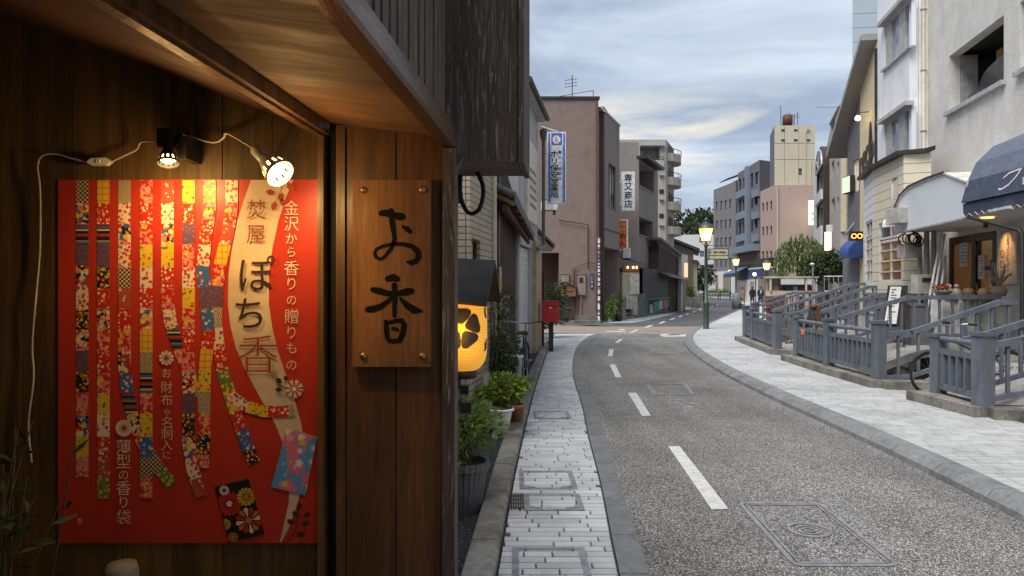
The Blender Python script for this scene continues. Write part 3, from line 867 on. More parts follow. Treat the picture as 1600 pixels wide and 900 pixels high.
mb = MB().use(m_plank); mb.box((-2.5, -22, 0), (9, -15, 8.5)); tag(mb.build('unseen_end_block', origin=(3, -18, 0)), 'dark house closing the street bend behind the viewer', 'house')  # added out of view to lower the ambient light from behind

# ------------------------------------------------------------------ wooden sign
sgn = root('wooden_sign', 'upright wooden board with two brushed black characters on the timber column', 'wooden sign', W(615, 428, .02))
mb = MB().use(m_sign); a, b = W(555, 571), W(675, 284)
mb.box((a.x, WY-.034, a.z), (b.x, WY-.008, b.z)); sb = mb.build('board', parent=sgn)
SY = WY-.0345
def S8(x, y): return (500+x/2.25, 200+y/2.25)
mb = MB().use(m_ink)
kf = SY/F
def brush(pts, ws): 
    pp = [S8(*p) for p in pts]
    mb.ribbon([((x-800)*kf, H-(y-450)*kf) for x, y in pp], [w/2.25*kf for w in ws], (0, SY-.0006-.00005*len(mb.f)/10, 0), (1, 0, 0), (0, 0, 1))
brush([(215, 300), (232, 298), (255, 307), (280, 311), (290, 312)], [20, 26, 22, 28, 24])
brush([(250, 290), (253, 325), (260, 370), (263, 392), (250, 425), (228, 452), (212, 462), (198, 455), (192, 440), (198, 426), (222, 415), (255, 408), (290, 408), (322, 415), (343, 432), (347, 452), (338, 468), (318, 474), (308, 470)],
      [18, 20, 18, 16, 14, 12, 12, 14, 13, 12, 12, 13, 15, 18, 22, 22, 20, 18, 10])
brush([(293, 347), (306, 355), (316, 364)], [12, 20, 16])
brush([(238, 530), (258, 525), (272, 530)], [20, 27, 20])
brush([(186, 568), (210, 573), (240, 582), (275, 582), (305, 575), (322, 572)], [18, 24, 20, 18, 26, 20])
brush([(262, 552), (264, 590), (262, 630), (262, 660)], [20, 18, 16, 14])
brush([(256, 592), (238, 610), (212, 628), (186, 636), (168, 638)], [12, 16, 20, 24, 20])
brush([(284, 600), (305, 622), (330, 640), (358, 643)], [12, 22, 28, 8])
brush([(232, 680), (234, 705), (236, 735), (245, 748)], [14, 18, 18, 16])
brush([(240, 684), (265, 678), (288, 676), (296, 690), (292, 720), (280, 746), (258, 750), (240, 742)], [12, 14, 18, 20, 20, 20, 16, 12])
brush([(255, 704), (264, 706), (274, 710)], [10, 14, 10])
mb.build('brushed_lettering', parent=sb)
for px, py in ((568, 297), (660, 297), (568, 556), (660, 556)):
    c = W(px, py); mb = MB().use(m_brass)
    mb.lathe([(.010, 0), (.0095, .004), (.006, .0075), (0.0005, .009)], (c.x*.983, WY-.034, H+(c.z-H)*.983), 14, axis=(0, -1, 0)); mb.build('stud', parent=sgn)

# ------------------------------------------------------------------ poster
PXS = WY/F
def pp(px, py): return ((px-800)*PXS, H-(py-450)*PXS)
poster = root('poster', 'large red printed poster with patchwork ribbons and vertical white lettering on the plank wall', 'poster', W(294, 565, .004))
def printmat(name, base, *layers):
    """printed paper pattern; layers: (kind, colour, scale, threshold)"""
    m, t, b = newmat(name)
    tc = N(t, 'ShaderNodeTexCoord'); c = base
    sp = N(t, 'ShaderNodeSeparateXYZ'); L(t, tc.outputs['Object'], sp.inputs[0])
    fl = N(t, 'ShaderNodeCombineXYZ'); L(t, sp.outputs[0], fl.inputs[0]); L(t, sp.outputs[2], fl.inputs[1])
    P2 = fl.outputs[0]
    if isinstance(base, list):
        vo = N(t, 'ShaderNodeTexVoronoi', i_Scale=base[0]); L(t, P2, vo.inputs[0])
        s2 = N(t, 'ShaderNodeSeparateColor'); L(t, vo.outputs['Color'], s2.inputs[0])
        r_ = N(t, 'ShaderNodeValToRGB'); r_.color_ramp.interpolation = 'CONSTANT'
        cs = base[1:]; e = r_.color_ramp.elements
        while len(e) < len(cs): e.new(.5)
        for i, q in enumerate(cs): e[i].position = i/len(cs); e[i].color = (*q, 1)
        L(t, s2.outputs[0], r_.inputs[0]); c = r_.outputs[0]
    for ly in layers:
        k, col, sc, th = ly[:4]
        if k == 'dots':
            vo = N(t, 'ShaderNodeTexVoronoi', i_Scale=sc); L(t, P2, vo.inputs[0])
            f = ramp(t, vo.outputs['Distance'], [(th, 1.0), (th+.06, 0.0)])
        elif k == 'petal':          # five-petalled flower in each cell
            vo = N(t, 'ShaderNodeTexVoronoi', i_Scale=sc, i_Randomness=.75); L(t, P2, vo.inputs[0])
            v2 = N(t, 'ShaderNodeVectorMath', operation='MULTIPLY'); L(t, P2, v2.inputs[0]); v2.inputs[1].default_value = (sc, sc, sc)
            df = N(t, 'ShaderNodeVectorMath', operation='SUBTRACT'); L(t, v2.outputs[0], df.inputs[0])
            v3 = N(t, 'ShaderNodeVectorMath', operation='MULTIPLY'); L(t, vo.outputs['Position'], v3.inputs[0]); v3.inputs[1].default_value = (sc, sc, sc)
            L(t, v3.outputs[0], df.inputs[1])
            s3 = N(t, 'ShaderNodeSeparateXYZ'); L(t, df.outputs[0], s3.inputs[0])
            an = math_n(t, 'ARCTAN2', s3.outputs[1], s3.outputs[0])
            pr = math_n(t, 'ADD', math_n(t, 'MULTIPLY', math_n(t, 'ABSOLUTE', math_n(t, 'COSINE', math_n(t, 'MULTIPLY', an, 2.5))), th*.45), th*.6)
            f = math_n(t, 'LESS_THAN', vo.outputs['Distance'], pr)
        elif k == 'check':
            ck = N(t, 'ShaderNodeTexChecker', i_Scale=sc); L(t, P2, ck.inputs[0]); f = ck.outputs['Fac']
        elif k in ('hline', 'vline'):
            w = N(t, 'ShaderNodeMath', operation='FRACT'); L(t, math_n(t, 'MULTIPLY', sp.outputs[2 if k == 'hline' else 0], sc), w.inputs[0])
            f = math_n(t, 'LESS_THAN', w.outputs[0], th)
        elif k == 'noise':
            n = N(t, 'ShaderNodeTexNoise', i_Scale=sc, i_Detail=3.0); L(t, P2, n.inputs[0]); f = ramp(t, n.outputs[0], [(th, 0.0), (th+.05, 1.0)])
        elif k == 'waves':
            vo = N(t, 'ShaderNodeTexVoronoi', i_Scale=sc, i_Randomness=0.0); L(t, P2, vo.inputs[0])
            w = N(t, 'ShaderNodeMath', operation='FRACT'); L(t, math_n(t, 'MULTIPLY', vo.outputs['Distance'], 3.2), w.inputs[0]); f = math_n(t, 'LESS_THAN', w.outputs[0], th)
        c = mixc(t, f, c, col)
    L(t, c if not isinstance(c, tuple) else mixc(t, 0.0, c, c), b.inputs['Base Color'])
    b.inputs['Roughness'].default_value = .42; b.inputs['Specular IOR Level'].default_value = .35
    return m
RED, PINK, CREAM, YEL, BLU, BLK, GRN, ORG = (.50, .022, .016), (.62, .20, .19), (.72, .56, .40), (.66, .42, .04), (.05, .12, .30), (.02, .018, .02), (.10, .19, .05), (.62, .20, .03)
pats = [printmat('cherry_print', RED, ('petal', CREAM, 95, .42), ('dots', YEL, 130, .16)),
        printmat('red_floral_print', [120, RED, PINK, RED, YEL, RED], ('petal', PINK, 80, .5), ('dots', CREAM, 80, .12)),
        printmat('black_floral_print', BLK, ('petal', YEL, 85, .45), ('petal', RED, 62, .38), ('dots', CREAM, 120, .2)),
        printmat('white_red_floral_print', CREAM, ('petal', RED, 90, .5), ('petal', BLU, 60, .3), ('dots', YEL, 100, .15)),
        printmat('blue_floral_print', BLU, ('petal', CREAM, 80, .4), ('noise', RED, 60, .62)),
        printmat('yellow_floral_print', YEL, ('noise', GRN, 70, .58), ('petal', RED, 70, .3)),
        printmat('green_floral_print', GRN, ('petal', YEL, 85, .45), ('noise', RED, 70, .6)),
        printmat('checker_print', (.55, .38, .22), ('check', BLK, 160, 0)),
        printmat('plaid_print', YEL, ('hline', ORG, 55, .22), ('vline', ORG, 62, .2)),
        printmat('wave_print', (.20, .15, .08), ('waves', CREAM, 62, .3)),
        printmat('stripe_print', BLK, ('hline', YEL, 62, .3), ('hline', BLU, 45, .35), ('hline', RED, 31, .2)),
        printmat('purple_print', (.12, .06, .11), ('dots', (.24, .12, .16), 170, .3)),
        printmat('vine_print', (.40, .07, .04), ('noise', CREAM, 55, .60), ('dots', CREAM, 60, .14)),
        printmat('mixed_floral_print', [95, RED, BLU, YEL, CREAM, PINK, BLK], ('petal', CREAM, 75, .36), ('dots', YEL, 75, .1))]
m_pred = M('poster_red', (.46, .036, .018), .42, col2=(.41, .032, .018), scale=3, fine=.03, spec=.4, bump=.06, bscale=7, bdist=.01)
m_pband = M('poster_beige', (.66, .49, .32), .4, fine=.03)
m_pwhite = M('poster_cream_ink', (.74, .62, .50), .45, fine=.03)
m_pdark = M('poster_dark_ink', (.05, .026, .02), .45, fine=0)
m_pbrown = M('poster_red_brown_ink', (.36, .055, .03), .45, fine=0)
layer = [0]
def py_(): layer[0] += 1; return WY-.004-.00022*layer[0]
mb = MB().use(m_pred); a, b = pp(92, 848), pp(497, 281)
mb.box((a[0], WY-.0035, a[1]), (b[0], WY-.001, b[1])); mb.build('paper_sheet', parent=poster)
def flat(mb, pts, y): mb.poly([(pp(*p)[0], y, pp(*p)[1]) for p in pts])
y = py_()
mb = MB().use(m_pband)
Lf = [(393, 281.5), (383, 310), (372, 345), (363, 390), (358, 430), (357, 475), (361, 510), (370, 545), (386, 582), (408, 622), (430, 660), (446, 700), (454, 740), (452, 785), (444, 820), (438, 846)]
Rt = [(459, 281.5), (447, 310), (436, 345), (426, 390), (421, 430), (421, 475), (426, 510), (434, 545), (446, 582), (460, 622), (471, 660), (477, 700), (476, 740), (466, 785), (452, 825), (440, 846)]
for i in range(len(Lf)-1): flat(mb, [Lf[i], Rt[i], Rt[i+1], Lf[i+1]], y)
mb.build('curved_band', parent=poster)
strips = [[(130, 282), (130, 745)], [(163, 282), (163, 778)],
          [(196, 282), (196, 570), (200, 612), (209, 650), (223, 688), (243, 722), (270, 757)],
          [(263, 282), (263, 470), (268, 505), (281, 545), (297, 583), (305, 620)],
          [(230, 282), (230, 778)], [(296, 282), (296, 690), (303, 735), (316, 775)],
          [(363, 282), (363, 325), (357, 365), (346, 410), (340, 455), (338, 500), (343, 545), (352, 590), (365, 630), (380, 675), (398, 722)],
          [(329, 282), (329, 330), (322, 375), (318, 420), (323, 470), (328, 520), (322, 570), (320, 620), (321, 670), (318, 730)],
          [(360, 617), (385, 634), (412, 642), (440, 643), (461, 641)]]
def resample(pts, step):
    out = [Vector(pts[0])]; acc = 0
    for p, q in zip(pts[:-1], pts[1:]):
        p, q = Vector(p), Vector(q); l = (q-p).length; n = max(1, int(l/4))
        for k in range(1, n+1):
            out.append(p.lerp(q, k/n))
    return out
pr = random.Random(11)
for si, st in enumerate(strips):
    y = py_(); mb = MB()
    pts = resample(st, 4); acc = 0; mi = pr.randrange(len(pats)); wv = 9.8 if si < 8 else 9
    for i in range(len(pts)-1):
        d = (pts[i+1]-pts[i]); acc += d.length
        def edge(j):
            t = (pts[min(j+1, len(pts)-1)]-pts[max(j-1, 0)]).normalized(); q = Vector((-t.y, t.x))*wv
            return pts[j]+q, pts[j]-q
        (a1, a2), (b1, b2) = edge(i), edge(i+1)
        mb.use(pats[mi]); flat(mb, [a1, a2, b2, b1], y)
        if acc > 33.0:
            acc -= 33.0; mi = pr.choice([k for k in (0, 0, 1, 1, 1, 2, 3, 3, 4, 5, 6, 7, 8, 9, 10, 11, 12, 13, 13) if k != mi])
    mb.build('patchwork_ribbon', parent=poster)
y = py_(); mb = MB().use(printmat('pale_blue_flower_print', (.10, .28, .50), ('petal', (.62, .16, .24), 22, .62), ('petal', (.70, .62, .6), 30, .36), ('petal', YEL, 26, .26), ('dots', (.72, .30, .36), 22, .22)))
flat(mb, [(449, 668), (497, 682), (478, 773), (425, 760)], y); mb.build('flowered_card', parent=poster)
m_cblack = M('poster_black', BLK, .4, fine=0)
y = py_(); mb = MB().use(m_cblack); flat(mb, [(337, 760), (390, 747), (415, 833), (360, 846)], y); card = mb.build('chrysanthemum_card', parent=poster)
quad = [Vector(p) for p in ((337, 760), (390, 747), (415, 833), (360, 846))]
def inside(p):
    s = [(quad[(i+1) % 4]-quad[i]).cross(p-quad[i]) for i in range(4)]
    return all(x >= -1e-6 for x in s) or all(x <= 1e-6 for x in s)
def clampq(p, c):
    p = Vector(p); c = Vector(c)
    if inside(p): return p
    if not inside(c): return None
    lo, hi = 0., 1.
    for _ in range(12):
        mid = (lo+hi)/2
        if inside(c.lerp(p, mid)): lo = mid
        else: hi = mid
    return c.lerp(p, lo)
def mum(mb, cx, cy, rad, cols, cc, n=16, clip=False):
    for k in range(n):
        mb.use(cols[k % len(cols)])
        t0, t1 = 2*PI*k/n, 2*PI*(k+1)/n; tm = (t0+t1)/2; g = .09*(t1-t0)
        pts = [(cx+rad*.22*math.cos(tm), cy+rad*.22*math.sin(tm)), (cx+rad*.86*math.cos(t0+g), cy+rad*.86*math.sin(t0+g)), (cx+rad*math.cos(tm), cy+rad*math.sin(tm)), (cx+rad*.86*math.cos(t1-g), cy+rad*.86*math.sin(t1-g))]
        if clip:
            pts = [clampq(p, (cx, cy)) for p in pts]
            if any(p is None for p in pts): continue
        flat(mb, pts, mb.y)
    mb.use(cc); mb.y -= .00022
    flat(mb, [(cx+rad*.24*math.cos(2*PI*k/10), cy+rad*.24*math.sin(2*PI*k/10)) for k in range(10)], mb.y)
m_yel = M('poster_yellow', YEL, .4, fine=0); m_org = M('poster_orange', ORG, .4, fine=0); m_mred = M('poster_bright_red', (.60, .03, .02), .4, fine=0)
mb = MB(); mb.y = py_(); mum(mb, 360, 786, 20, [m_mred], m_pwhite, 18, True); mum(mb, 390, 812, 21, [m_mred, m_org, m_pwhite], m_org, 12, True)
mum(mb, 386, 775, 15, [m_yel], m_org, 14, True); mum(mb, 352, 765, 8, [m_pwhite], m_cblack, 12, True); mum(mb, 354, 818, 9, [m_yel], m_org, 12, True); mum(mb, 366, 838, 8, [m_org], m_yel, 12, True)
mb.build('printed_flowers', parent=card); layer[0] += 2
for cx, cy, rd, cols, cc, n in ((262, 559, 12, [m_pwhite], m_pbrown, 10), (196, 668, 14, [m_pwhite], m_pbrown, 18), (461, 607, 15, [m_pwhite, m_pbrown, m_pwhite], m_pwhite, 26)):
    mb = MB(); mb.y = py_(); mum(mb, cx, cy, rd, cols, cc, n); mb.build('chrysanthemum_emblem', parent=poster); layer[0] += 1
mb = MB().use(m_pdark); y = py_()
def sprig(mb, stem, leaves):
    for p, q in zip(stem[:-1], stem[1:]):
        p, q = Vector(p), Vector(q); d = (q-p).normalized(); n = Vector((-d.y, d.x))*.7
        flat(mb, [p+n, q+n, q-n, p-n], y)
    for x, yy, a, l in leaves:
        d = Vector((math.cos(a), math.sin(a))); n = Vector((-d.y, d.x)); c = Vector((x, yy))
        flat(mb, [c-d*l*.5, c-d*l*.1+n*l*.33, c+d*l*.3+n*l*.25, c+d*l*.5, c+d*l*.3-n*l*.25, c-d*l*.1-n*l*.33], y)
sprig(mb, [(450, 846), (462, 830), (468, 812), (468, 795)], [(469, 790, -1.4, 13), (481, 803, -.4, 12), (463, 802, -2.2, 12), (456, 814, -2.6, 13), (478, 817, -.3, 13), (472, 834, -.2, 14)])
sprig(mb, [(436, 600), (446, 606)], [(437, 594, .7, 12), (448, 590, 1.0, 9), (437, 608, .1, 11)])
mb.use(m_pbrown)
sprig(mb, [(447, 283), (440, 300), (433, 315)], [(424, 301, .3, 14), (441, 308, 1.8, 14), (430, 322, 1.9, 15), (455, 292, 1.0, 16), (443, 316, 1.4, 12)])
mb.build('leaf_sprigs', parent=poster)
def write(chars, mat, name='lettering', sx=1.0):
    mb = MB().use(mat); y = py_()
    for ch, px, py, s, *o in chars:
        x, z = pp(px, py); mb.glyph(ch, (x, y, z), (1, 0, 0), (0, 0, 1), s*PXS*1.04, o[0] if o else -.006, sx)
    return mb.build(name, parent=poster, recalc=False)
write([('焚', 402, 327, 31), ('屋', 402, 366, 31), ('香', 405, 553, 64, -.012), ], m_pbrown)
write([('ぽ', 404, 427, 58, .0), ('ち', 391, 489, 54, .0), ('®', 431, 584, 15)], m_pdark)
write([(c, 457, yy, s) for c, yy, s in zip('金沢から香りの贈りもの', (325, 350, 373, 394, 419, 443, 469, 494, 519, 543, 570), (24, 24, 19, 17, 24, 21, 17, 24, 21, 19, 18))], m_pwhite)
write([(c, 263, yy, s) for c, yy, s in zip('お財布や名刺入に', (582, 604, 624, 643, 659, 677, 694, 710), (16, 19, 19, 12, 19, 19, 18, 14))], m_pwhite)
write([(c, 196, yy, s) for c, yy, s in zip('薄型の香り袋', (697, 719, 741, 761, 783, 806), (24, 24, 17, 24, 20, 24))], m_pwhite)
write([('香', 128, 812, 9)], m_pwhite)

# ------------------------------------------------------------------ clip lamps and their cord
m_white = M('ivory_enamel', (.78, .73, .62), .35, fine=.05)
m_blk = M('black_plastic', (.02, .02, .02), .45, fine=.05)
m_cord = M('ivory_cord', (.42, .36, .28), .5, fine=.05)
m_bulb = emitmat('warm_bulb', (1.0, .70, .32), 5)
m_chrome = M('worn_steel', (.45, .42, .38), .35, metal=.9)
def clip_lamp(label, base, tip, rr, body, energy, clampdir, tgt=None):
    base, tip = Vector(base), Vector(tip); ax = (tip-base).normalized(); l = (tip-base).length
    r = root('clip_lamp', label, 'clip lamp', base)
    mb = MB().use(body)
    mb.lathe([(rr*.28, -.004), (rr*.42, 0), (rr*.46, l*.34), (rr*.5, l*.42)], base, 20, axis=ax); mb.build('lamp_holder', parent=r)
    mb = MB().use(body)
    prof = [(rr*.5, l*.42), (rr*.66, l*.55), (rr*.78, l*.66), (rr*.84, l*.73), (rr*.95, l*.88), (rr*.985, l*.94), (rr, l), (rr*.97, l)]
    mb.lathe(prof, base, 36, axis=ax, skip=lambda i, j: i == 3 and j % 3 == 0); mb.build('lamp_shade', parent=r)
    mb = MB().use(m_bulb)
    n = [(rr*.05, l*.93), (rr*.45, l*.90), (rr*.70, l*.80), (rr*.55, l*.66), (rr*.3, l*.5)]
    mb.lathe(n, base, 20, axis=ax); mb.build('bulb', parent=r)
    mb = MB().use(m_chrome if clampdir != 'black' else m_blk)
    c = base+ax*l*.3
    if clampdir == 'black':
        mb.box((c.x-.03, c.y+.0, c.z+.005), (c.x+.005, WY-.002, c.z+.055)); mb.box((c.x+.01, c.y+.03, c.z-.02), (c.x+.035, WY-.002, c.z+.04))
        mb.tube([c, c+Vector((.02, .06, .03))], .008)
    else:
        mb.bar(c+Vector((.02, .03, -.01)), c+Vector((.03, .10, .075)), .022, .004, (0, 1, 0))
        mb.bar(c+Vector((.045, .04, -.02)), c+Vector((.05, .11, .085)), .018, .004, (0, 1, 0))
        mb.tube([c, c+Vector((.035, .035, .0))], .006); mb.tube([c+Vector((.055, .11, .0)), c+Vector((.04, .06, -.03)), c+Vector((.02, .045, -.015))], .0025)
    mb.build('clamp', parent=r)
    ld = bpy.data.lights.new('lamp_light', 'SPOT'); ld.energy = energy; ld.color = (1, .62, .22); ld.spot_size = math.radians(172); ld.spot_blend = 1; ld.shadow_soft_size = .02
    lo = bpy.data.objects.new('lamp_light', ld); C.objects.link(lo); lo.parent = r
    lo.location = tip+ax*.024-base
    lo.rotation_euler = (-(tgt-tip) if tgt is not None else -ax).to_track_quat('Z', 'Y').to_euler()
    lg = bpy.data.lights.new('lamp_glow', 'POINT'); lg.energy = energy*.5; lg.color = (1, .62, .22); lg.shadow_soft_size = .02
    l2 = bpy.data.objects.new('lamp_glow', lg); C.objects.link(l2); l2.parent = r; l2.location = tip+ax*.026-base
    return r
clip_lamp('black clip lamp hanging over the top edge of the red poster', P(262, 222, 1.88), P(263, 256, 1.86), .027, m_blk, LAMP1, 'black', P(262, 600, 2.0))
clip_lamp('ivory clip lamp with slotted shade aimed towards the wooden sign', P(400, 234, 1.82), P(438, 272, 1.775), .037, m_white, LAMP2, 'steel', P(400, 620, 2.0))
crd = root('lamp_cord', 'ivory cord strung between the clip lamps with an inline switch', 'lamp cord', W(165, 258, .03))
def wire(pts, r, name, mat, parent):
    """smooth wire through points"""
    pts = [Vector(p) for p in pts]; out = []
    for i in range(len(pts)-1):
        p0, p1, p2, p3 = pts[max(i-1, 0)], pts[i], pts[i+1], pts[min(i+2, len(pts)-1)]
        for k in range(5):
            t = k/5
            out.append(.5*((2*p1)+(p2-p0)*t+(2*p0-5*p1+4*p2-p3)*t*t+(3*p1-p0-3*p2+p3)*t**3))
    out.append(pts[-1])
    mb = MB().use(mat); mb.tube(out, r, 7); return mb.build(name, parent=parent) if parent else mb.build(name)
wire([W(57, 720, .02), W(52, 660, .02), W(60, 590, .02), W(56, 540, .015), W(63, 470, .02), W(68, 390, .015), W(70, 300, .02), W(68, 262, .025), W(78, 246, .03), W(100, 244, .03), W(120, 250, .035), W(152, 258, .04)], .0028, 'long_drop', m_cord, crd)
wire([W(186, 257, .04), W(205, 248, .04), W(225, 238, .04), W(243, 229, .07), P(261, 222, 1.875)], .0028, 'middle_span', m_cord, crd)
wire([P(264, 222, 1.875), W(282, 216, .07), W(300, 217, .05), W(330, 225, .04), W(350, 228, .05), W(370, 226, .09), W(388, 226, .14), P(400, 234, 1.82)], .0028, 'lamp_span', m_cord, crd)
mb = MB().use(m_white); c = W(169, 257, .04)
mb.prism([(c.x-.033, c.y-.008, c.z-.002), (c.x-.02, c.y-.008, c.z-.011), (c.x+.02, c.y-.008, c.z-.010), (c.x+.034, c.y-.008, c.z+.002), (c.x+.02, c.y-.008, c.z+.011), (c.x-.022, c.y-.008, c.z+.009)], (0, .018, 0))
sw = mb.build('inline_switch', parent=crd)
mb = MB().use(m_white); mb.disc((c.x, c.y-.0095, c.z), .006, (0, -1, 0)); mb.lathe([(.006, 0), (.005, .003)], (c.x, c.y-.008, c.z), 12, axis=(0, -1, 0)); mb.build('rocker', parent=sw)

# ------------------------------------------------------------------ plant and stool end at the foot of the wall
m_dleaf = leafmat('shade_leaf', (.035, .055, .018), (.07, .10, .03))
m_stem = M('plant_stem', (.12, .09, .05), .7)
pl = root('wall_plant', 'straggly leafy plant growing in front of the poster corner in shade', 'plant', (-1.38, 1.78, 0))
rr = random.Random(4)
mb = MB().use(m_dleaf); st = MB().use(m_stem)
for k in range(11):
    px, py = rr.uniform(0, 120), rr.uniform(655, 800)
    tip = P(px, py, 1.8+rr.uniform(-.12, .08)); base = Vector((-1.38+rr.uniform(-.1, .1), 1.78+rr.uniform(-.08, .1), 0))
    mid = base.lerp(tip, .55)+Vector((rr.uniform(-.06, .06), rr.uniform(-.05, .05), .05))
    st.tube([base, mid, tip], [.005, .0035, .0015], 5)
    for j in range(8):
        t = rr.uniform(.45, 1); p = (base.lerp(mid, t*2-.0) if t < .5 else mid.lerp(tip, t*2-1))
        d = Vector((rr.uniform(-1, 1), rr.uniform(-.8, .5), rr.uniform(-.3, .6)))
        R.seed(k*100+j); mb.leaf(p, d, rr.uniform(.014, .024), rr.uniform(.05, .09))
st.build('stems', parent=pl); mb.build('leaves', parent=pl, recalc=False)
mb = MB().use(M('stone_grey_vessel', (.20, .19, .17), .8)); cc = P(190, 905, 1.8)
mb.lathe([(.0, .0), (.036, .0), (.040, .03), (.040, cc.z+.02), (.034, cc.z+.04), (.0, cc.z+.045)], (cc.x, 1.8, 0), 24)
tag(mb.build('round_stool', origin=(cc.x, 1.8, 0)), 'rounded grey post top standing under the poster', 'stone post')
# ------------------------------------------------------------------ lantern, cable, tiled house and the left row
m_paper = newmat('lantern_paper')
def lantern_paper():
    m, t, b = m_paper
    tc = N(t, 'ShaderNodeTexCoord'); sp = N(t, 'ShaderNodeSeparateXYZ'); L(t, tc.outputs['Object'], sp.inputs[0])
    fr = N(t, 'ShaderNodeMath', operation='FRACT'); L(t, math_n(t, 'MULTIPLY', sp.outputs[2], 95), fr.inputs[0])
    c = mixc(t, ramp(t, fr.outputs[0], [(.0, 1.0), (.18, 0.0)]), (1.0, .47, .05), (.55, .20, .015))
    L(t, c, b.inputs['Base Color']); L(t, c, b.inputs['Emission Color']); b.inputs['Emission Strength'].default_value = .25
    b.inputs['Roughness'].default_value = .6
    return m
m_paper = lantern_paper()
m_capblk = M('black_metal_cap', (.022, .021, .022), .55, col2=(.04, .038, .036), scale=14, spec=.3)
LC = Vector((-.178, 2.55, 0)); lzb, lzt = P(0, 578, 2.55).z, P(0, 455, 2.55).z
lan = root('paper_lantern', 'glowing orange paper lantern with a black blossom crest under a black gable cap', 'lantern', (LC.x, LC.y, lzb))
mb = MB().use(m_paper); hh = lzt-lzb; RL = .088
prof = []
for k in range(0, 49):
    t = k/48; rad = RL*(1-.62*abs(2*t-1)**5.0)**.6 if 0 < t < 1 else RL*.55
    prof.append((rad*(1+.006*math.cos(k*PI)), lzb+hh*t))
prof = [(RL*.5, lzb)]+prof+[(RL*.5, lzt)]
mb.lathe(prof, (LC.x, LC.y, 0), 40); body = mb.build('lantern_body', parent=lan)
mb = MB().use(m_capblk); mb.lathe([(0, lzb-.028), (.05, lzb-.028), (.052, lzb), (.0, lzb+.001)], (LC.x, LC.y, 0), 24); mb.build('bottom_ring', parent=lan)
mb = MB().use(m_capblk); mb.lathe([(.0, lzt+.02), (.05, lzt+.02), (.052, lzt-.002), (0, lzt-.003)], (LC.x, LC.y, 0), 24); mb.build('top_ring', parent=lan)
mb = MB().use(m_capblk)
mb.box((LC.x-.16, LC.y+.01, lzb-.09), (LC.x+.02, LC.y+.03, lzb-.06)); mb.box((LC.x-.16, LC.y+.01, lzb-.16), (LC.x+.03, LC.y+.03, lzb-.12)); mb.build('mount_bracket', parent=lan)
mb = MB().use(m_capblk); mb.bar((LC.x-.02, 2.56, lzb-.075), (-.185, 2.112, lzb-.075), .02, .03); mb.bar((LC.x-.02, 2.56, lzb-.14), (-.185, 2.112, lzb-.14), .02, .03); mb.tube([(LC.x-.02, 2.57, lzb-.16), (LC.x-.02, 2.57, lzb-.02)], .012, 8); mb.build('support_arm', parent=lan)
mb = MB().use(m_capblk)       # crest wrapped on the paper
cz = P(0, 512, 2.5).z
def onlan(a, z, o=.0012):
    t = (z-lzb)/hh; rad = RL*(1-.62*abs(2*t-1)**5.0)**.6+o
    return Vector((LC.x+rad*math.sin(a), LC.y-rad*math.cos(a), z))
def crest(mb, a0, z0, s):
    for k in range(5):
        th = PI/2+2*PI*k/5; d = (math.cos(th), math.sin(th)); n = (-d[1], d[0])
        prof = [(.22, .08), (.34, .21), (.50, .36), (.72, .50), (.88, .50), (1.0, .32), (.95, .0)]
        for (p0, w0), (p1, w1) in zip(prof[:-1], prof[1:]):
            for j in range(8):
                vs = []
                for p, w, sg in ((p0, w0, j/4-1), (p1, w1, j/4-1), (p1, w1, (j+1)/4-1), (p0, w0, (j+1)/4-1)):
                    x = s*(p*d[0]+sg*w*n[0]); y = s*(p*d[1]+sg*w*n[1]); vs.append(onlan(a0+x/RL, z0+y, .002))
                mb.poly(vs)
crest(mb, .0, cz, .070); mb.build('blossom_crest', parent=body)
mb = MB().use(m_capblk)
for q, ws in (([(1.22, lzb+hh*.80), (1.18, lzb+hh*.72), (1.30, lzb+hh*.66)], .008), ([(1.20, lzb+hh*.36), (1.22, lzb+hh*.28), (1.12, lzb+hh*.25)], .008), ([(1.30, lzb+hh*.40), (1.28, lzb+hh*.27)], .007)):
    for (a1, z1), (a2, z2) in zip(q[:-1], q[1:]):
        mb.poly([onlan(a1-ws/RL, z1), onlan(a2-ws/RL, z2), onlan(a2+ws/RL, z2), onlan(a1+ws/RL, z1)])
mb.build('side_lettering', parent=body)
mb = MB().use(m_capblk)
e = Vector((LC.x, LC.y, 0)); ax = ED; sd_ = Vector((ED.y, -ED.x, 0)); zt, ze = P(0, 404, 2.5).z, P(0, 474, 2.42).z
f0, f1 = -.105, .105
for sg in (1,):
    a = e+ax*f0; b = e+ax*f1
zr = zt; hw = .135
front = [e+Vector((-.16, 0, zr+.004)), e+Vector((.118, 0, zr-.012)), e+Vector((.09, -.135, ze-.012)), e+Vector((-.16, -.135, ze+.012))]
back = [e+Vector((-.16, 0, zr+.004)), e+Vector((.118, 0, zr-.012)), e+Vector((.135, .135, ze-.0)), e+Vector((-.16, .135, ze+.0))]
mb.prism(front, (0, -.003, .008)); mb.prism(back, (0, .003, .008)); mb.build('gable_cap', parent=lan)
ld = bpy.data.lights.new('lantern_light', 'POINT'); ld.energy = LANT; ld.color = (1, .5, .12); ld.shadow_soft_size = .06
lo = bpy.data.objects.new('lantern_light', ld); C.objects.link(lo); lo.parent = lan; lo.location = (.0, -.14, hh*.5)

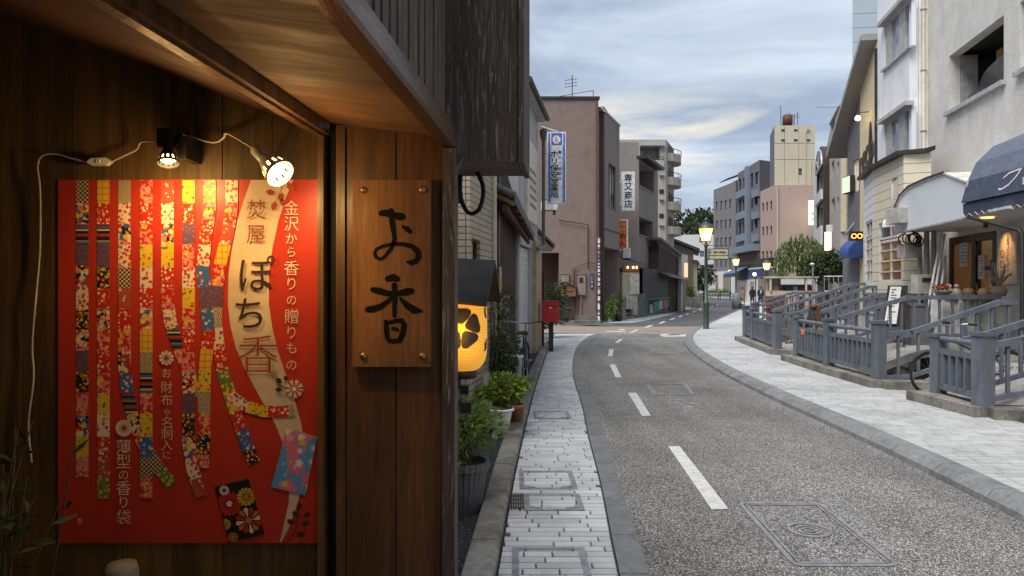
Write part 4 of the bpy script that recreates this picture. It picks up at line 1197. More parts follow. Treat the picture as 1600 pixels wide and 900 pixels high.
cab = [P(722, 258, 2.36), P(719, 290, 2.36), P(722, 315, 2.34), P(733, 333, 2.32), P(748, 328, 2.3), P(755, 305, 2.3), P(753, 285, 2.3), P(742, 262, 2.3), P(736, 250, 2.3)]
o = wire(cab, .0075, 'cable_loop', m_blk, None); tag(o, 'thick black cable hanging in a loop below the boxed board end', 'cable')
mb = MB().use(M('grey_conduit', (.22, .22, .21), .6, dirt=(.1, .08, .06))); mb.tube([P(717, 230, 2.38), P(719, 318, 2.38)], .0085, 10)
tag(mb.build('conduit_pipe', origin=P(717, 230, 2.38)), 'short grey conduit coming down beside the hanging cable loop', 'conduit')

# tiled house: pale narrow wall tiles
m_walltile = brickmat('beige_wall_tile', (.40, .33, .25), (.46, .385, .30), (.11, .09, .075), .227, .0675, .006, rough=.5, bump=.6, offset=0.0)
m_cream = M('cream_paint', (.55, .50, .40), .6, col2=(.47, .42, .33), dirt=(.25, .22, .17))
m_grey = M('grey_plaster', (.46, .46, .46), .8, col2=(.40, .40, .40), dirt=(.2, .19, .18), bump=.2)
m_white = m_white
m_alu = M('aluminium', (.45, .45, .45), .4, metal=.7)
m_dark = M('dark_frame', (.03, .028, .026), .5)
m_glass = glassmat('dark_glass')
m_glasslit = M('warm_room_glass', (.10, .07, .04), .1, emit=(1, .62, .28), estr=.05, fine=0)
TH = root('tiled_house', 'narrow house clad in beige tile strips behind the orange lantern', 'house', (-.7, 7.2, 0))
A1, A2 = (-.43, 7.2), (-.235, 8.40)
fA = Fac((-3.0, 7.2), A1); fB = Fac(A1, A2)
mb = MB().use(m_walltile)
hw_ = (fB.u(736.5), fB.u(749), fB.z(742, 500), fB.z(742, 375))
fA.wall(mb, 0, fA.len, 0, 5.6); fB.wall(mb, 0, fB.len, 0, 5.6, [(fB.len*.06, fB.len*.42, 1.72, 2.12)], .10)
shell(mb, [(-3.0, 7.2), A1, A2, (-3.0, 8.6)], 0, 5.6, skip=(0, 1)); mb.build('tiled_wall', parent=TH)
window(fB, TH, (fB.len*.06, fB.len*.42, 1.72, 2.12), m_dark, m_glasslit, 1, 1, .03, .09)
mb = MB().use(m_cream); fB.box(mb, fB.len*.52, fB.len*.98, .0, .62, .002, .012); mb.build('base_panel', parent=TH)
p = Vector((A2[0]+.02, A2[1]+.03, 0))
mb = MB().use(m_cream); mb.tube([p+Vector((0, 0, .05)), p+Vector((0, 0, 4.6))], .034, 14)
tag(mb.build('cream_downpipe', origin=p), 'straight cream downpipe at the far corner of the tiled house', 'downpipe')
p = P(780, 417, 9.0); q = G(786, 640, .03); q = P(783, 0, 9.0); q.z = .03
gp = root('guy_wire_cover', 'tall yellow guy-wire cover pole with white cap behind the potted plants', 'guy cover', q)
m_yelp = M('yellow_plastic', (.50, .42, .10), .55, col2=(.42, .36, .09), dirt=(.2, .17, .08))
mb = MB().use(m_yelp); mb.tube([q, q.lerp(p, .93)], .030, 12); mb.build('sleeve', parent=gp)
mb = MB().use(m_dark)
for k in range(5):
    t = .18+k*.15; mb.tube([q.lerp(p, t), q.lerp(p, t+.035)], .0308, 12)
mb.build('stripes', parent=gp)
mb = MB().use(m_alu); mb.tube([q.lerp(p, .925), q.lerp(p, 1.0)], .034, 12); mb.tube([p, p+Vector((.02, .0, 2.4))], .006, 6); mb.build('cap', parent=gp)
c = P(790, 0, 10.0)
cb_ = root('meter_cabinet', 'slim grey cabinet standing behind the tall leafy plant', 'cabinet', (c.x, 10, 0))
mb = MB().use(M('grey_cabinet', (.36, .35, .33), .6, dirt=(.2, .18, .15))); mb.box((c.x-.08, 9.92, .03), (c.x+.05, 10.2, 1.46)); mb.build('body', parent=cb_)
mb = MB().use(m_grey); mb.box((c.x-.09, 9.91, 1.463), (c.x+.06, 10.21, 1.49)); mb.build('top', parent=cb_)

# timber house with its tiled lean-to roof
m_brownwall = woodmat('brown_wall', (.085, .042, .030), (.05, .026, .02), rough=.8, spec=.2)
m_kawara = M('grey_roof_tile', (.085, .087, .092), .45, col2=(.05, .05, .055), scale=9, spec=.5, dirt=(.04, .04, .035))
MH = root('timber_house', 'brown timber house with a low tiled lean-to roof beside the steel shutter', 'house', (-1, 11.5, 0))
mb = MB().use(m_brownwall)
shell(mb, [(-3, 8.45), (-.36, 8.45), (-.15, 9.4), (.075, 14.55), (-3, 14.5)], 0, 3.4); mb.build('wall', parent=MH)
mb = MB().use(m_grey); shell(mb, [(-3.5, 8.5), (-1.25, 8.5), (-.75, 14.5), (-3.5, 14.5)], 3.0, 6.2); mb.build('upper_wall', parent=MH)
mb = MB().use(m_kawara)
E0, E1 = Vector((.035, 8.6, 2.70)), Vector((.47, 15.0, 2.70)); up = Vector((-1.15, .05, .55))
dv = (E1-E0); n = 26
mb.prism([E0+Vector((0, 0, -.05)), E1+Vector((0, 0, -.05)), E1+up+Vector((0, 0, -.05)), E0+up+Vector((0, 0, -.05))], (0, 0, .04))
for k in range(n+1):
    a = E0+dv*(k/n)
    mb.tube([a+Vector((0, 0, .02)), a+up+Vector((0, 0, .02))], .055, 8)
    mb.disc(a+Vector((.005, 0, .018)), .057, (1, -.1, 0), 12)
for j in range(7):
    a = E0+up*(j/7)+Vector((0, 0, .004)); mb.obox(a, dv, up*.02, Vector((0, 0, .018)))
mb.build('tiled_roof', parent=MH)
mb = MB().use(m_brownwall)
mb.bar(E0+Vector((-.12, 0, -.12)), E1+Vector((-.12, 0, -.12)), .06, .09)
mb.build('eave_beam', parent=MH)
for k in range(9):
    mb = MB().use(m_trim); a = E0+dv*(k/8)+Vector((0, 0, -.08)); mb.bar(a, a+up, .05, .05); mb.build('rafter', parent=MH)

# house with the steel shutter
m_shut = M('steel_shutter', (.64, .65, .66), .5, col2=(.56, .57, .58), dirt=(.24, .22, .20), spec=.5)
m_beigepost = M('beige_render', (.47, .37, .24), .8, col2=(.38, .29, .18), dirt=(.22, .17, .11), bump=.3)
SH = root('shutter_house', 'grey two-storey house with a closed steel roller shutter and corner downpipe', 'house', (-.5, 16.3, 0))
fS = Fac((.13, 14.7), (.66, 18.15))
u0, u1 = fS.u(812.5), fS.u(830.5)
mb = MB().use(m_grey)
fS.wall(mb, 0, fS.len, 0, 5.9, [(u0, u1, .0, 2.55)], .14); shell(mb, [(.13, 14.7), (.66, 18.15), (-3, 18.6), (-3, 14.7)], 0, 5.9, skip=(0,)); mb.build('wall', parent=SH)
mb = MB().use(m_shut); z = .04; k = 0
while z < 2.5:
    fS.box(mb, u0+.003, u1-.003, z, z+.072, -.11, -.085 if k % 2 == 0 else -.095); z += .075; k += 1
mb.build('roller_shutter', parent=SH)
mb = MB().use(m_beigepost); fS.box(mb, fS.u(831.5), fS.u(840.5), 0, 2.75, -.05, .10); mb.build('corner_pillar', parent=SH)
mb = MB().use(m_grey); fS.box(mb, 0, fS.len+.1, 5.9, 6.02, -3, .20); mb.build('roof', parent=SH)
mb = MB().use(m_dark); mb.tube([fS.pt(-.1, 5.93, .25), fS.pt(fS.len+.15, 5.98, .25)], .06, 10); mb.build('gutter', parent=SH)
mb = MB().use(M('dark_pipe', (.12, .125, .13), .5))
pd = fS.pt(fS.u(839.5), 0, .16)
mb.tube([Vector((pd.x, pd.y, 5.6)), Vector((pd.x, pd.y, 2.72)), Vector((pd.x-.07, pd.y-.5, 2.6)), Vector((pd.x-.2, pd.y-1.4, 2.52))], .045, 10)
mb.lathe([(.045, 5.35), (.09, 5.5), (.10, 5.62), (.06, 5.68)], (pd.x, pd.y, 0), 12); mb.build('downpipe', parent=SH)
mb = MB().use(m_white); fS.box(mb, fS.u(821), fS.u(837), 3.15, 5.0, .005, .06); sgp = mb.build('sign_panel', parent=SH)
mb = MB().use(M('faded_print', (.30, .22, .24), .7)); 
for k in range(5): fS.box(mb, fS.u(824), fS.u(834), 4.3-k*.2, 4.38-k*.2, .061, .064)
mb.build('faded_lettering', parent=sgp)
mb = MB().use(m_brownwall); mb.box((.74, 18.22, 0), (.83, 18.34, 2.02)); tag(mb.build('timber_post', origin=(.8, 18.3, 0)), 'rough dark timber post just behind the red post box', 'post')
# small tiled porch past the post
PO = root('porch_roof', 'small tiled porch roof with pale gable poking out past the shutter house', 'porch', (1.1, 20, 2.5))
mb = MB().use(m_kawara)
a, b, c3 = P(842, 352, 19.5), P(866, 385, 19.5), P(842, 385, 19.5)
mb.prism([a+Vector((-.3, 0, .1)), b+Vector((.02, 0, -.03)), b+Vector((.02, 0, .05)), a+Vector((-.3, 0, .22))], (0, 2.5, 0)); mb.build('tiles', parent=PO)
mb = MB().use(m_beigepost); mb.prism([a+Vector((-.3, .1, .08)), b+Vector((-.05, .1, -.03)), c3+Vector((-.3, .1, -.03))], (0, 2.2, 0)); mb.build('gable', parent=PO)

# pharmacy sign
SB = root('pharmacy_sign', 'tall white and blue upright shop sign with black lettering on the grey house', 'shop sign', P(869, 318, 18.6))
Y0 = 18.6
def rect(mb, x0, y0, x1, y1, Y, d): 
    a, b = P(x0, y1, Y), P(x1, y0, Y); mb.box((a.x, Y, a.z), (b.x, Y+d, b.z))
m_sgw = M('sign_white', (.84, .85, .86), .4, fine=.03); m_sgb = M('sign_blue', (.09, .16, .52), .4, fine=.03); m_sglb = M('sign_pale_blue', (.30, .42, .72), .4, fine=.03)
mb = MB().use(m_sgw); rect(mb, 855, 206, 884.3, 318, Y0, .14); bd = mb.build('sign_box', parent=SB)
mb = MB().use(m_sgb)
rect(mb, 856.6, 208, 859.3, 316, Y0-.004, .003); rect(mb, 880.2, 208, 882.9, 316, Y0-.004, .003); rect(mb, 861.5, 208, 878.3, 226.5, Y0-.004, .003); mb.build('blue_bands', parent=bd)
mb = MB().use(m_sglb); rect(mb, 859.5, 227.5, 861.3, 316, Y0-.004, .003); rect(mb, 878.4, 227.5, 880, 316, Y0-.004, .003); mb.build('pale_bands', parent=bd)
mb = MB().use(m_sgw); rect(mb, 863.7, 214.3, 875.5, 222, Y0-.008, .003); rect(mb, 866, 212, 873.2, 214.2, Y0-.008, .003); rect(mb, 866, 222.1, 873.2, 224.4, Y0-.008, .003); mb.build('cross_emblem', parent=bd)
m_sgr = M('sign_red', (.50, .12, .09), .4, fine=0)
def sgl(chars, mat, name, par, Y, off=.0):
    mb = MB().use(mat)
    for ch, px, py, s, *o in chars: mb.glyph(ch, P(px, py, Y), (1, 0, 0), (0, 0, 1), s/F*Y*1.05, o[0] if o else off, o[1] if len(o) > 1 else 1)
    return mb.build(name, parent=par, recalc=False)
sgl([('R', 869.7, 218.3, 10.5, .0, .9)], m_sgr, 'emblem_letter', bd, Y0-.010)
sgl([(c, 866.2, yy, 10.6, .012, 1.22) for c, yy in zip('ホリ保安堂薬局', (240.5, 252, 262.5, 273, 283.5, 294, 304.5))], m_ink, 'lettering', bd, Y0-.005)
sgl([(c, 874.6, yy, 5.6, .01) for c, yy in zip('薬のご相談は', (238, 246, 255, 263.5, 271, 278.5))], m_ink, 'small_lettering', bd, Y0-.005)
mb = MB().use(m_sgw); mb.tube([P(846, 197.5, 18.6), P(872, 206, 18.6)], .014, 6); mb.build('stay_rod', parent=SB)
mb = MB().use(m_dark); mb.tube([P(846, 240, 18.66), P(856, 240, 18.66)], .012, 6); mb.tube([P(846, 312, 18.66), P(856, 312, 18.66)], .012, 6); mb.build('wall_bracket', parent=SB)

# red post box
m_post = M('post_box_red', (.50, .022, .025), .35, col2=(.44, .02, .022), fine=.05, spec=.5)
bx = P(861, 548, 17.6); 
PB = root('post_box', 'red post box on a dark pole at the pavement edge', 'post box', (bx.x, 17.6, .02))
a, b = P(847.5, 503, 17.6), P(872.6, 470.5, 17.6)
mb = MB().use(m_post); n = 5; prof = [(a.x, a.z), (b.x, a.z), (b.x, b.z-.05)]+[(b.x-.03+.03*math.cos(t), b.z-.03+.03*math.sin(t)) for t in (0, PI/4, PI/2)]+[(a.x+.03+.03*math.cos(t), b.z-.03+.03*math.sin(t)) for t in (PI/2, PI*.75, PI)]
mb.prism([(x, 17.42, z) for x, z in prof], (0, .36, 0)); bb = mb.build('box', parent=PB)
mb = MB().use(m_post); mb.box((a.x-.012, 17.408, b.z-.012), (b.x+.012, 17.79, b.z+.012)); mb.build('lid', parent=PB)
mb = MB().use(m_sgw); yy = 17.417
c0 = P(860, 480.5, yy); s = .05
mb.box((c0.x-s, yy, c0.z+.022), (c0.x+s, yy+.004, c0.z+.036)); mb.prism([(c0.x-s*.9, yy, c0.z+.010), (c0.x+s*.9, yy, c0.z+.010), (c0.x+.011, yy, c0.z-.026), (c0.x-.011, yy, c0.z-.026)], (0, .004, 0)); mb.build('postal_mark', parent=bb)
mb = MB().use(m_dark); mb.box((a.x+.05, 17.41, b.z-.13), (b.x-.05, 17.419, b.z-.105)); mb.build('slot', parent=bb)
mb = MB().use(m_sgw); mb.box((b.x+.001, 17.46, a.z+.06), (b.x+.005, 17.7, b.z-.06)); mb.build('notice', parent=bb)
mb = MB().use(M('dark_post', (.035, .037, .045), .5)); mb.box((bx.x-.055, 17.55, .01), (bx.x+.055, 17.66, a.z)); mb.build('pole', parent=PB)

# ------------------------------------------------------------------ potted plants on the left
m_lf1 = leafmat('fresh_leaf', (.08, .14, .025), (.17, .25, .05), (.26, .34, .08)); m_lf2 = leafmat('deep_leaf', (.025, .05, .018), (.06, .10, .035), (.10, .13, .05)); m_lf3 = leafmat('lime_leaf', (.09, .15, .02), (.20, .28, .04), (.34, .38, .07))
def bushy(name, label, cat, c, rad, n, lmat, ls, lw, pot=None, seed=1, stems=9, h0=0.0, droop=.2, zmin=None):
    """leafy bush: leaves spread through an uneven ellipsoid carried on stems"""
    rr = random.Random(seed); R.seed(seed)
    c = Vector(c); r = root(name, label, cat, (c.x, c.y, h0))
    lb = MB().use(lmat); sb = MB().use(m_stem)
    lumps = [(Vector((rr.gauss(0, .38), rr.gauss(0, .38), rr.gauss(0, .36))), rr.uniform(.42, .72)) for _ in range(9)]
    for i in range(n):
        l, s = lumps[i % 9]
        v = Vector((rr.gauss(0, 1), rr.gauss(0, 1), rr.gauss(0, 1))).normalized()*s*rr.uniform(.45, 1)**.5+l
        p = c+Vector((v.x*rad[0], v.y*rad[1], v.z*rad[2]))
        if zmin is not None and p.z < zmin: p.z = zmin+rr.uniform(0, .1)
        d = Vector((v.x+rr.uniform(-.6, .6), v.y+rr.uniform(-.6, .6), v.z*.6+rr.uniform(-.5, .6)-droop))
        lb.leaf(p, d, lw*rr.uniform(.7, 1.3), ls*rr.uniform(.7, 1.3))
    for k in range(stems):
        l, s = lumps[k % 9]
        tip = c+Vector((l.x*rad[0], l.y*rad[1], l.z*rad[2]+rad[2]*.3)); base = Vector((c.x+rr.uniform(-.05, .05), c.y+rr.uniform(-.05, .05), h0+.02))
        sb.tube([base, base.lerp(tip, .5)+Vector((0, 0, .05)), tip], [.008, .006, .003], 5)
    sb.build('stems', parent=r); lb.build('leaves', parent=r, recalc=False)
    if pot: pot(r)
    return r
m_gpot = M('grey_ribbed_pot', (.13, .13, .14), .5, col2=(.09, .09, .10))
m_wpot = M('white_plastic_pot', (.66, .65, .62), .4, col2=(.58, .57, .54)); m_terra = M('terracotta', (.34, .12, .06), .8, col2=(.26, .09, .05))
m_soil = M('soil', (.04, .03, .02), .95)
def pot(name, label, c, prof, mat, n=28, ribs=0, feet=False):
    r = root(name, label, 'plant pot', c)
    mb = MB().use(mat); c = Vector(c)
    if ribs:
        vs, fs = [], []; nn = ribs*4
        for rd, z in prof:
            for j in range(nn):
                t = 2*PI*j/nn; q = rd*(1+(.02 if j % 4 in (0, 1) else -.02) * (1 if rd > 0.01 else 0)); vs.append(c+Vector((q*math.cos(t), q*math.sin(t), z)))
        for i in range(len(prof)-1):
            for j in range(nn): fs.append((i*nn+j, i*nn+(j+1) % nn, (i+1)*nn+(j+1) % nn, (i+1)*nn+j))
        mb.add(vs, fs, False)
    else: mb.lathe(prof, c, n)
    mb.build('vessel', parent=r)
    top = prof[-2]; mb = MB().use(m_soil); mb.disc(c+Vector((0, 0, top[1]-.03)), top[0]*.97, n=20); mb.build('soil', parent=r)
    if feet:
        for k in range(4):
            mb = MB().use(mat); t = PI/4+k*PI/2; mb.cbox(c+Vector((.08*math.cos(t), .08*math.sin(t), -.02)), (.05, .05, .05)); mb.build('foot', parent=r)
    return r
gc = Vector((-.345, 4.95, .03))
pot('grey_plant_pot', 'grey ribbed plant pot under the feathery green bush', gc, [(0, .0), (.125, .0), (.17, .30), (.185, .31), (.185, .36), (.165, .36), (.16, .30)], m_gpot, ribs=26)
bushy('feathery_bush', 'feathery bright green bush in the grey ribbed pot', 'potted bush', (-.34, 4.95, .62), (.27, .26, .24), 2600, m_lf1, .062, .014, seed=3, h0=.33, droop=.15)
wc = Vector((-.125, 7.4, .075))
pot('white_plant_pot', 'white footed plant pot beside the terracotta pot', wc, [(0, .0), (.075, .0), (.10, .09), (.125, .22), (.13, .235), (.15, .24), (.15, .265), (.13, .265), (.125, .22)], m_wpot, feet=True)
bushy('lime_bush', 'lime green leafy plant spilling over the white pot', 'potted plant', (-.10, 7.5, .48), (.20, .20, .12), 1300, m_lf3, .055, .036, seed=5, h0=.31)
pot('terracotta_pot', 'small terracotta pot tucked behind the white pot', (.035, 7.95, .04), [(0, .0), (.07, .0), (.095, .20), (.11, .20), (.11, .25), (.095, .25), (.09, .20)], m_terra)
bushy('yellow_green_plant', 'yellow-green plant growing in the terracotta pot', 'potted plant', (.04, 8.0, .50), (.11, .12, .12), 420, m_lf3, .05, .034, seed=6, h0=.27)
bushy('bamboo_shrub', 'tall dark-leaved shrub rising against the tiled house', 'shrub', (-.17, 8.35, .86), (.22, .2, .40), 1700, m_lf2, .075, .015, seed=8, h0=.05, stems=12, droop=.35)
bushy('thin_shoots', 'thin wispy shoots above the dark-leaved shrub', 'shrub', (-.20, 8.25, 1.26), (.16, .15, .36), 260, m_lf2, .085, .010, seed=9, h0=.3, stems=9, droop=.1)
pot('white_bucket', 'tall white planter tub beside the parked bicycle', (.0, 9.4, .045), [(0, .0), (.11, .0), (.135, .62), (.15, .62), (.15, .66), (.13, .66), (.125, .6)], m_wpot)
bushy('post_box_shrub', 'green shrub with an orange flower head behind the red post box', 'shrub', (1.22, 22.6, 1.05), (.45, .45, .75), 1500, m_lf2, .14, .05, seed=12, h0=.0)

# ------------------------------------------------------------------ bicycles
m_tyre = M('tyre_rubber', (.02, .02, .02), .8); m_frame_b = M('black_cycle_paint', (.02, .02, .022), .35, spec=.5); m_saddle = M('brown_saddle', (.16, .07, .04), .6); m_rim = M('cycle_chrome', (.5, .5, .5), .25, metal=.9)
def ring(mb, c, rad, r, n=28, m=6):
    c = Vector(c); vs, fs = [], []
    for i in range(n):
        a = 2*PI*i/n; d = Vector((math.cos(a), 0, math.sin(a)))
        for j in range(m):
            b = 2*PI*j/m; vs.append(c+d*(rad+r*math.cos(b))+Vector((0, r*math.sin(b), 0)))
    for i in range(n):
        for j in range(m): fs.append((i*m+j, ((i+1) % n)*m+j, ((i+1) % n)*m+(j+1) % m, i*m+(j+1) % m))
    mb.add(vs, fs, True)
def make_bike(label):
    r = root('bicycle', label, 'bicycle')
    wr = .31; A, B = Vector((-.52, 0, wr)), Vector((.55, 0, wr))
    for c in (A, B):
        mb = MB().use(m_tyre); ring(mb, c, wr-.018, .019); w = mb.build('wheel', parent=r)
        mb = MB().use(m_rim); ring(mb, c, wr-.042, .009, m=5)
        for k in range(16):
            t = 2*PI*k/16; mb.tube([c, c+Vector((math.cos(t)*(wr-.045), .0, math.sin(t)*(wr-.045)))], .0018, 3, smooth=False)
        mb.tube([c-Vector((0, .05, 0)), c+Vector((0, .05, 0))], .018, 8); mb.build('rim', parent=w)
    mb = MB().use(m_frame_b); bb = Vector((-.08, 0, .28)); st = Vector((-.22, 0, .70)); hd = Vector((.36, 0, .80)); hl = Vector((.40, 0, .62))
    for p, q, rad in ((bb, st, .015), (bb, hl, .018), (st.lerp(bb, .35), hd, .012), (A+Vector((0, .05, 0)), bb, .010), (A-Vector((0, .05, 0)), bb, .010), (A+Vector((0, .05, 0)), st.lerp(bb, .1), .008), (A-Vector((0, .05, 0)), st.lerp(bb, .1), .008), (hd, hl, .018)):
        mb.tube([p, q], rad, 7)
    mb.build('frame', parent=r)
    mb = MB().use(m_frame_b)
    for s in (-.05, .05): mb.tube([hl, hl+Vector((.03, s, -.05)), B+Vector((0, s, 0))], .011, 6)
    mb.build('fork', parent=r)
    mb = MB().use(m_rim); mb.tube([hd, hd+Vector((-.03, 0, .17))], .012, 7); q = hd+Vector((-.03, 0, .17))
    mb.tube([q+Vector((-.20, -.28, .02)), q+Vector((-.08, -.26, .03)), q+Vector((.03, -.08, .0)), q, q+Vector((.03, .08, 0)), q+Vector((-.08, .26, .03)), q+Vector((-.20, .28, .02))], .011, 6); hb = mb.build('handlebar', parent=r)
    mb = MB().use(m_tyre)
    for s in (-1, 1): mb.tube([q+Vector((-.10, s*.265, .03)), q+Vector((-.21, s*.282, .02))], .016, 7)
    mb.build('grips', parent=hb)
    mb = MB().use(m_saddle); s0 = st+Vector((-.03, 0, .12))
    mb.prism([s0+Vector((-.13, -.08, 0)), s0+Vector((-.13, .08, 0)), s0+Vector((0, .05, 0)), s0+Vector((.14, .018, 0)), s0+Vector((.14, -.018, 0)), s0+Vector((0, -.05, 0))], (0, 0, .05)); mb.tube([st, s0], .012, 6); mb.build('saddle', parent=r)
    for c, a0, a1 in ((A, .3, 3.3), (B, .6, 2.9)):
        mb = MB().use(m_frame_b); pts = [a0+(a1-a0)*k/12 for k in range(13)]
        for t, t2 in zip(pts[:-1], pts[1:]):
            d, d2 = Vector((math.cos(t), 0, math.sin(t))), Vector((math.cos(t2), 0, math.sin(t2)))
            mb.poly([c+d*(wr+.02)+Vector((0, -.025, 0)), c+d*(wr+.02)+Vector((0, .025, 0)), c+d2*(wr+.02)+Vector((0, .025, 0)), c+d2*(wr+.02)+Vector((0, -.025, 0))])
        mb.build('mudguard', parent=r)
    mb = MB().use(m_rim); ring(mb, bb, .08, .006, 16, 4); mb.tube([bb+Vector((0, .06, 0)), bb+Vector((.10, .06, -.13))], .008, 5); mb.tube([bb-Vector((0, .06, 0)), bb+Vector((-.10, -.06, .13))], .008, 5)
    mb.tube([bb+Vector((.10, .05, -.13)), bb+Vector((.10, .13, -.13))], .014, 5); mb.tube([bb+Vector((-.10, -.05, .13)), bb+Vector((-.10, -.13, .13))], .014, 5); mb.build('crank', parent=r)
    mb = MB().use(m_tyre)
    b0 = B+Vector((-.1, 0, .42))
    return r
bk = make_bike('black bicycle standing behind the nearest grey railing by the shops')
bk.location = (6.28, 9.62, .12); bk.rotation_euler = (0, 0, PI+.02)
b2 = copy_tree(bk, (.20, 11.3, .05), PI/2-.08, 'dark bicycle leaning towards the steel shutter beside the white tub')
b2.rotation_euler = (0, -.0, PI/2-.08)
b3 = copy_tree(bk, (.28, 19.3, .03), .12, 'dark bicycle parked half hidden behind the red post box')
# ------------------------------------------------------------------ shops on the right
m_wall1 = M('pale_grey_render', (.66, .63, .59), .85, col2=(.58, .555, .52), scale=2.2, bump=.5, bscale=28, bdist=.012, fine=.08, dirt=(.42, .40, .37))
m_wmetal = newmat('white_ribbed_metal')
def ribbed(name, col, pitch, depth=.012, rough=.45, dirt=(.4, .39, .37), horiz=False, gap=.12, gapcol=.62):
    m, t, b = newmat(name)
    v, ob = wallcoord(t)
    sp = N(t, 'ShaderNodeSeparateXYZ'); L(t, v, sp.inputs[0])
    fr = N(t, 'ShaderNodeMath', operation='FRACT'); L(t, math_n(t, 'MULTIPLY', sp.outputs[1 if horiz else 0], 1/pitch), fr.inputs[0])
    h = ramp(t, fr.outputs[0], [(0, 0.0), (gap, 1.0), (1-gap*.3, 1.0), (1.0, .0)])
    n = N(t, 'ShaderNodeTexNoise', i_Scale=1.5, i_Detail=8.0, i_Roughness=.7); L(t, ob, n.inputs[0])
    c = mixc(t, ramp(t, n.outputs[0], [(.5, 0.0), (.78, .45)]), col, dirt)
    c = mixc(t, 1.0, c, ramp(t, h, [(0, gapcol), (.5, 1.0)]), 'MULTIPLY')
    L(t, c, b.inputs['Base Color']); b.inputs['Roughness'].default_value = rough
    bp = N(t, 'ShaderNodeBump', i_Strength=.9, i_Distance=depth); L(t, h, bp.inputs['Height']); L(t, bp.outputs[0], b.inputs['Normal'])
    return m
m_wmetal = ribbed('white_ribbed_metal', (.80, .81, .82), .16)
m_wmetal2 = ribbed('canopy_ribbed_metal', (.72, .75, .78), .095, .01)
m_clap = ribbed('cream_clapboard', (.66, .60, .46), .21, .02, .6, (.45, .40, .30), True, .06, .55)
m_clapw = ribbed('white_clapboard', (.70, .70, .69), .21, .02, .6, (.5, .5, .48), True, .06, .55)
m_stack = ribbed('weathered_stone_courses', (.42, .38, .32), .16, .04, .8, (.12, .10, .08), True, .25, .4)
m_beige = M('beige_panel', (.50, .47, .43), .6, dirt=(.36, .34, .31))
m_creamw = M('cream_render', (.66, .56, .36), .8, col2=(.60, .50, .32), dirt=(.45, .37, .24), bump=.2)
m_dgrey = M('purple_grey_render', (.16, .155, .17), .8, col2=(.135, .13, .145), bump=.2)
m_roofu = M('brown_grey_soffit', (.34, .31, .28), .7, col2=(.29, .265, .24))
m_frame = M('silver_frame', (.52, .53, .54), .4, metal=.3)
m_wframe = M('white_frame', (.68, .66, .60), .5)
m_skypaint = glassmat('painted_sky_glass', (.30, .37, .45), .04)  # sky reflection is put into the pane's base tint
m_browng = glassmat('amber_room_glass', (.10, .055, .025), .12); b_ = m_browng.node_tree.nodes['Principled BSDF']; b_.inputs['Emission Color'].default_value = (1, .45, .15, 1); b_.inputs['Emission Strength'].default_value = .025
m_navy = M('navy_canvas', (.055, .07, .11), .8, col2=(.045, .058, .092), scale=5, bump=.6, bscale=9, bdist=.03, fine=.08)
m_navy2 = M('navy_canvas_pale', (.12, .14, .19), .8, col2=(.10, .12, .165), scale=5, bump=.6, bscale=9, bdist=.03, fine=.08)  # paler navy for the upper awning panels and the end panel
m_deck = M('deck_concrete', (.33, .31, .29), .85, col2=(.24, .225, .21), dirt=(.15, .14, .12), bump=.3)
m_dwood = woodmat('dark_door_wood', (.06, .028, .018), (.035, .017, .011), rough=.4, spec=.5)
m_paperw = M('notice_paper', (.68, .66, .63), .6, col2=(.60, .58, .55))
DZ = .50
fR = Fac((FX0, 0), (FX0+FS*30, 30))
def fy(y): return y/fR.d.y          # distance along the front at depth y
# terrace in front of the shops
mb = MB().use(m_deck)
for a, b in zip(frange(-8, 24, 2)[:-1], frange(-8, 24, 2)[1:]):
    mb.prism([(f_front(a)-1.18, a, -.03), (f_front(a)+.3, a, -.03), (f_front(b)+.3, b, -.03), (f_front(b)-1.18, b, -.03)], (0, 0, DZ+.03))
tag(mb.build('shop_terrace'), kind='structure')

# near grey shop
NS = root('grey_shop', 'pale grey rendered shop with a deep open window and navy awning', 'shop', (10, 12, DZ))
uc = fR.u(1450)                      # far end of the grey wall
hw1 = fR.r(1483, 1568.5, 90, 176, 1483); hw2 = (fR.u(1594)-2.2, fR.u(1594), fR.z(1594, 112), fR.z(1594, 36))
z0w, z1w = fR.z(1483, 175), fR.z(1483, 88)
hol = [(hw1[0], hw1[1], z0w, z1w, .22), (hw2[0], hw2[1], z0w, z1w, .25)]
dr = (fR.u(1557), fR.u(1483.5), DZ, fR.z(1520, 366), .10)
mb = MB().use(m_wall1)
fR.wall(mb, -9, uc, DZ-.4, 10.5, hol+[dr], .25)
far = fR.pt(uc, 0); s0 = fR.pt(-9, 0)
shell(mb, [(s0.x, s0.y), (far.x, far.y), (far.x+8, far.y-1.5), (s0.x+9, s0.y-1.5)], DZ-.4, 10.5, skip=(0,)); mb.build('wall', parent=NS)
# loggia inside the open window
mb = MB().use(M('dark_recess', (.05, .048, .046), .9)); u0, u1 = hw1[0], hw1[1]
fR.box(mb, u0-.3, u1+.6, z0w-.05, z0w-.01, -2.0, -.23); fR.box(mb, u0-.35, u0-.3, z0w, z1w+.3, -2, -.23); fR.box(mb, u0-.35, u1+.6, z1w+.1, z1w+.15, -2, -.23)
mb.build('loggia', parent=NS)
mb = MB().use(m_beige); fR.box(mb, u1-.02, u1+.3, z0w, z1w, -.55, -.23); fR.box(mb, u0-.35, u1+.3, z0w, z1w+.1, -2.05, -2.0); mb.build('loggia_wall', parent=NS)
mb = MB().use(m_frame); fR.box(mb, u0-.08, u1+.08, z0w-.09, z0w-.005, -.06, .09); mb.build('window_sill', parent=NS)
mb = MB().use(m_frame); fR.box(mb, hw2[0], hw2[1]+.08, z0w-.09, z0w-.005, -.06, .09); mb.build('window_sill', parent=NS)
window(fR, NS, (hw2[0], hw2[1], z0w, z1w), m_frame, m_skypaint, 2, 1, .05, .24)
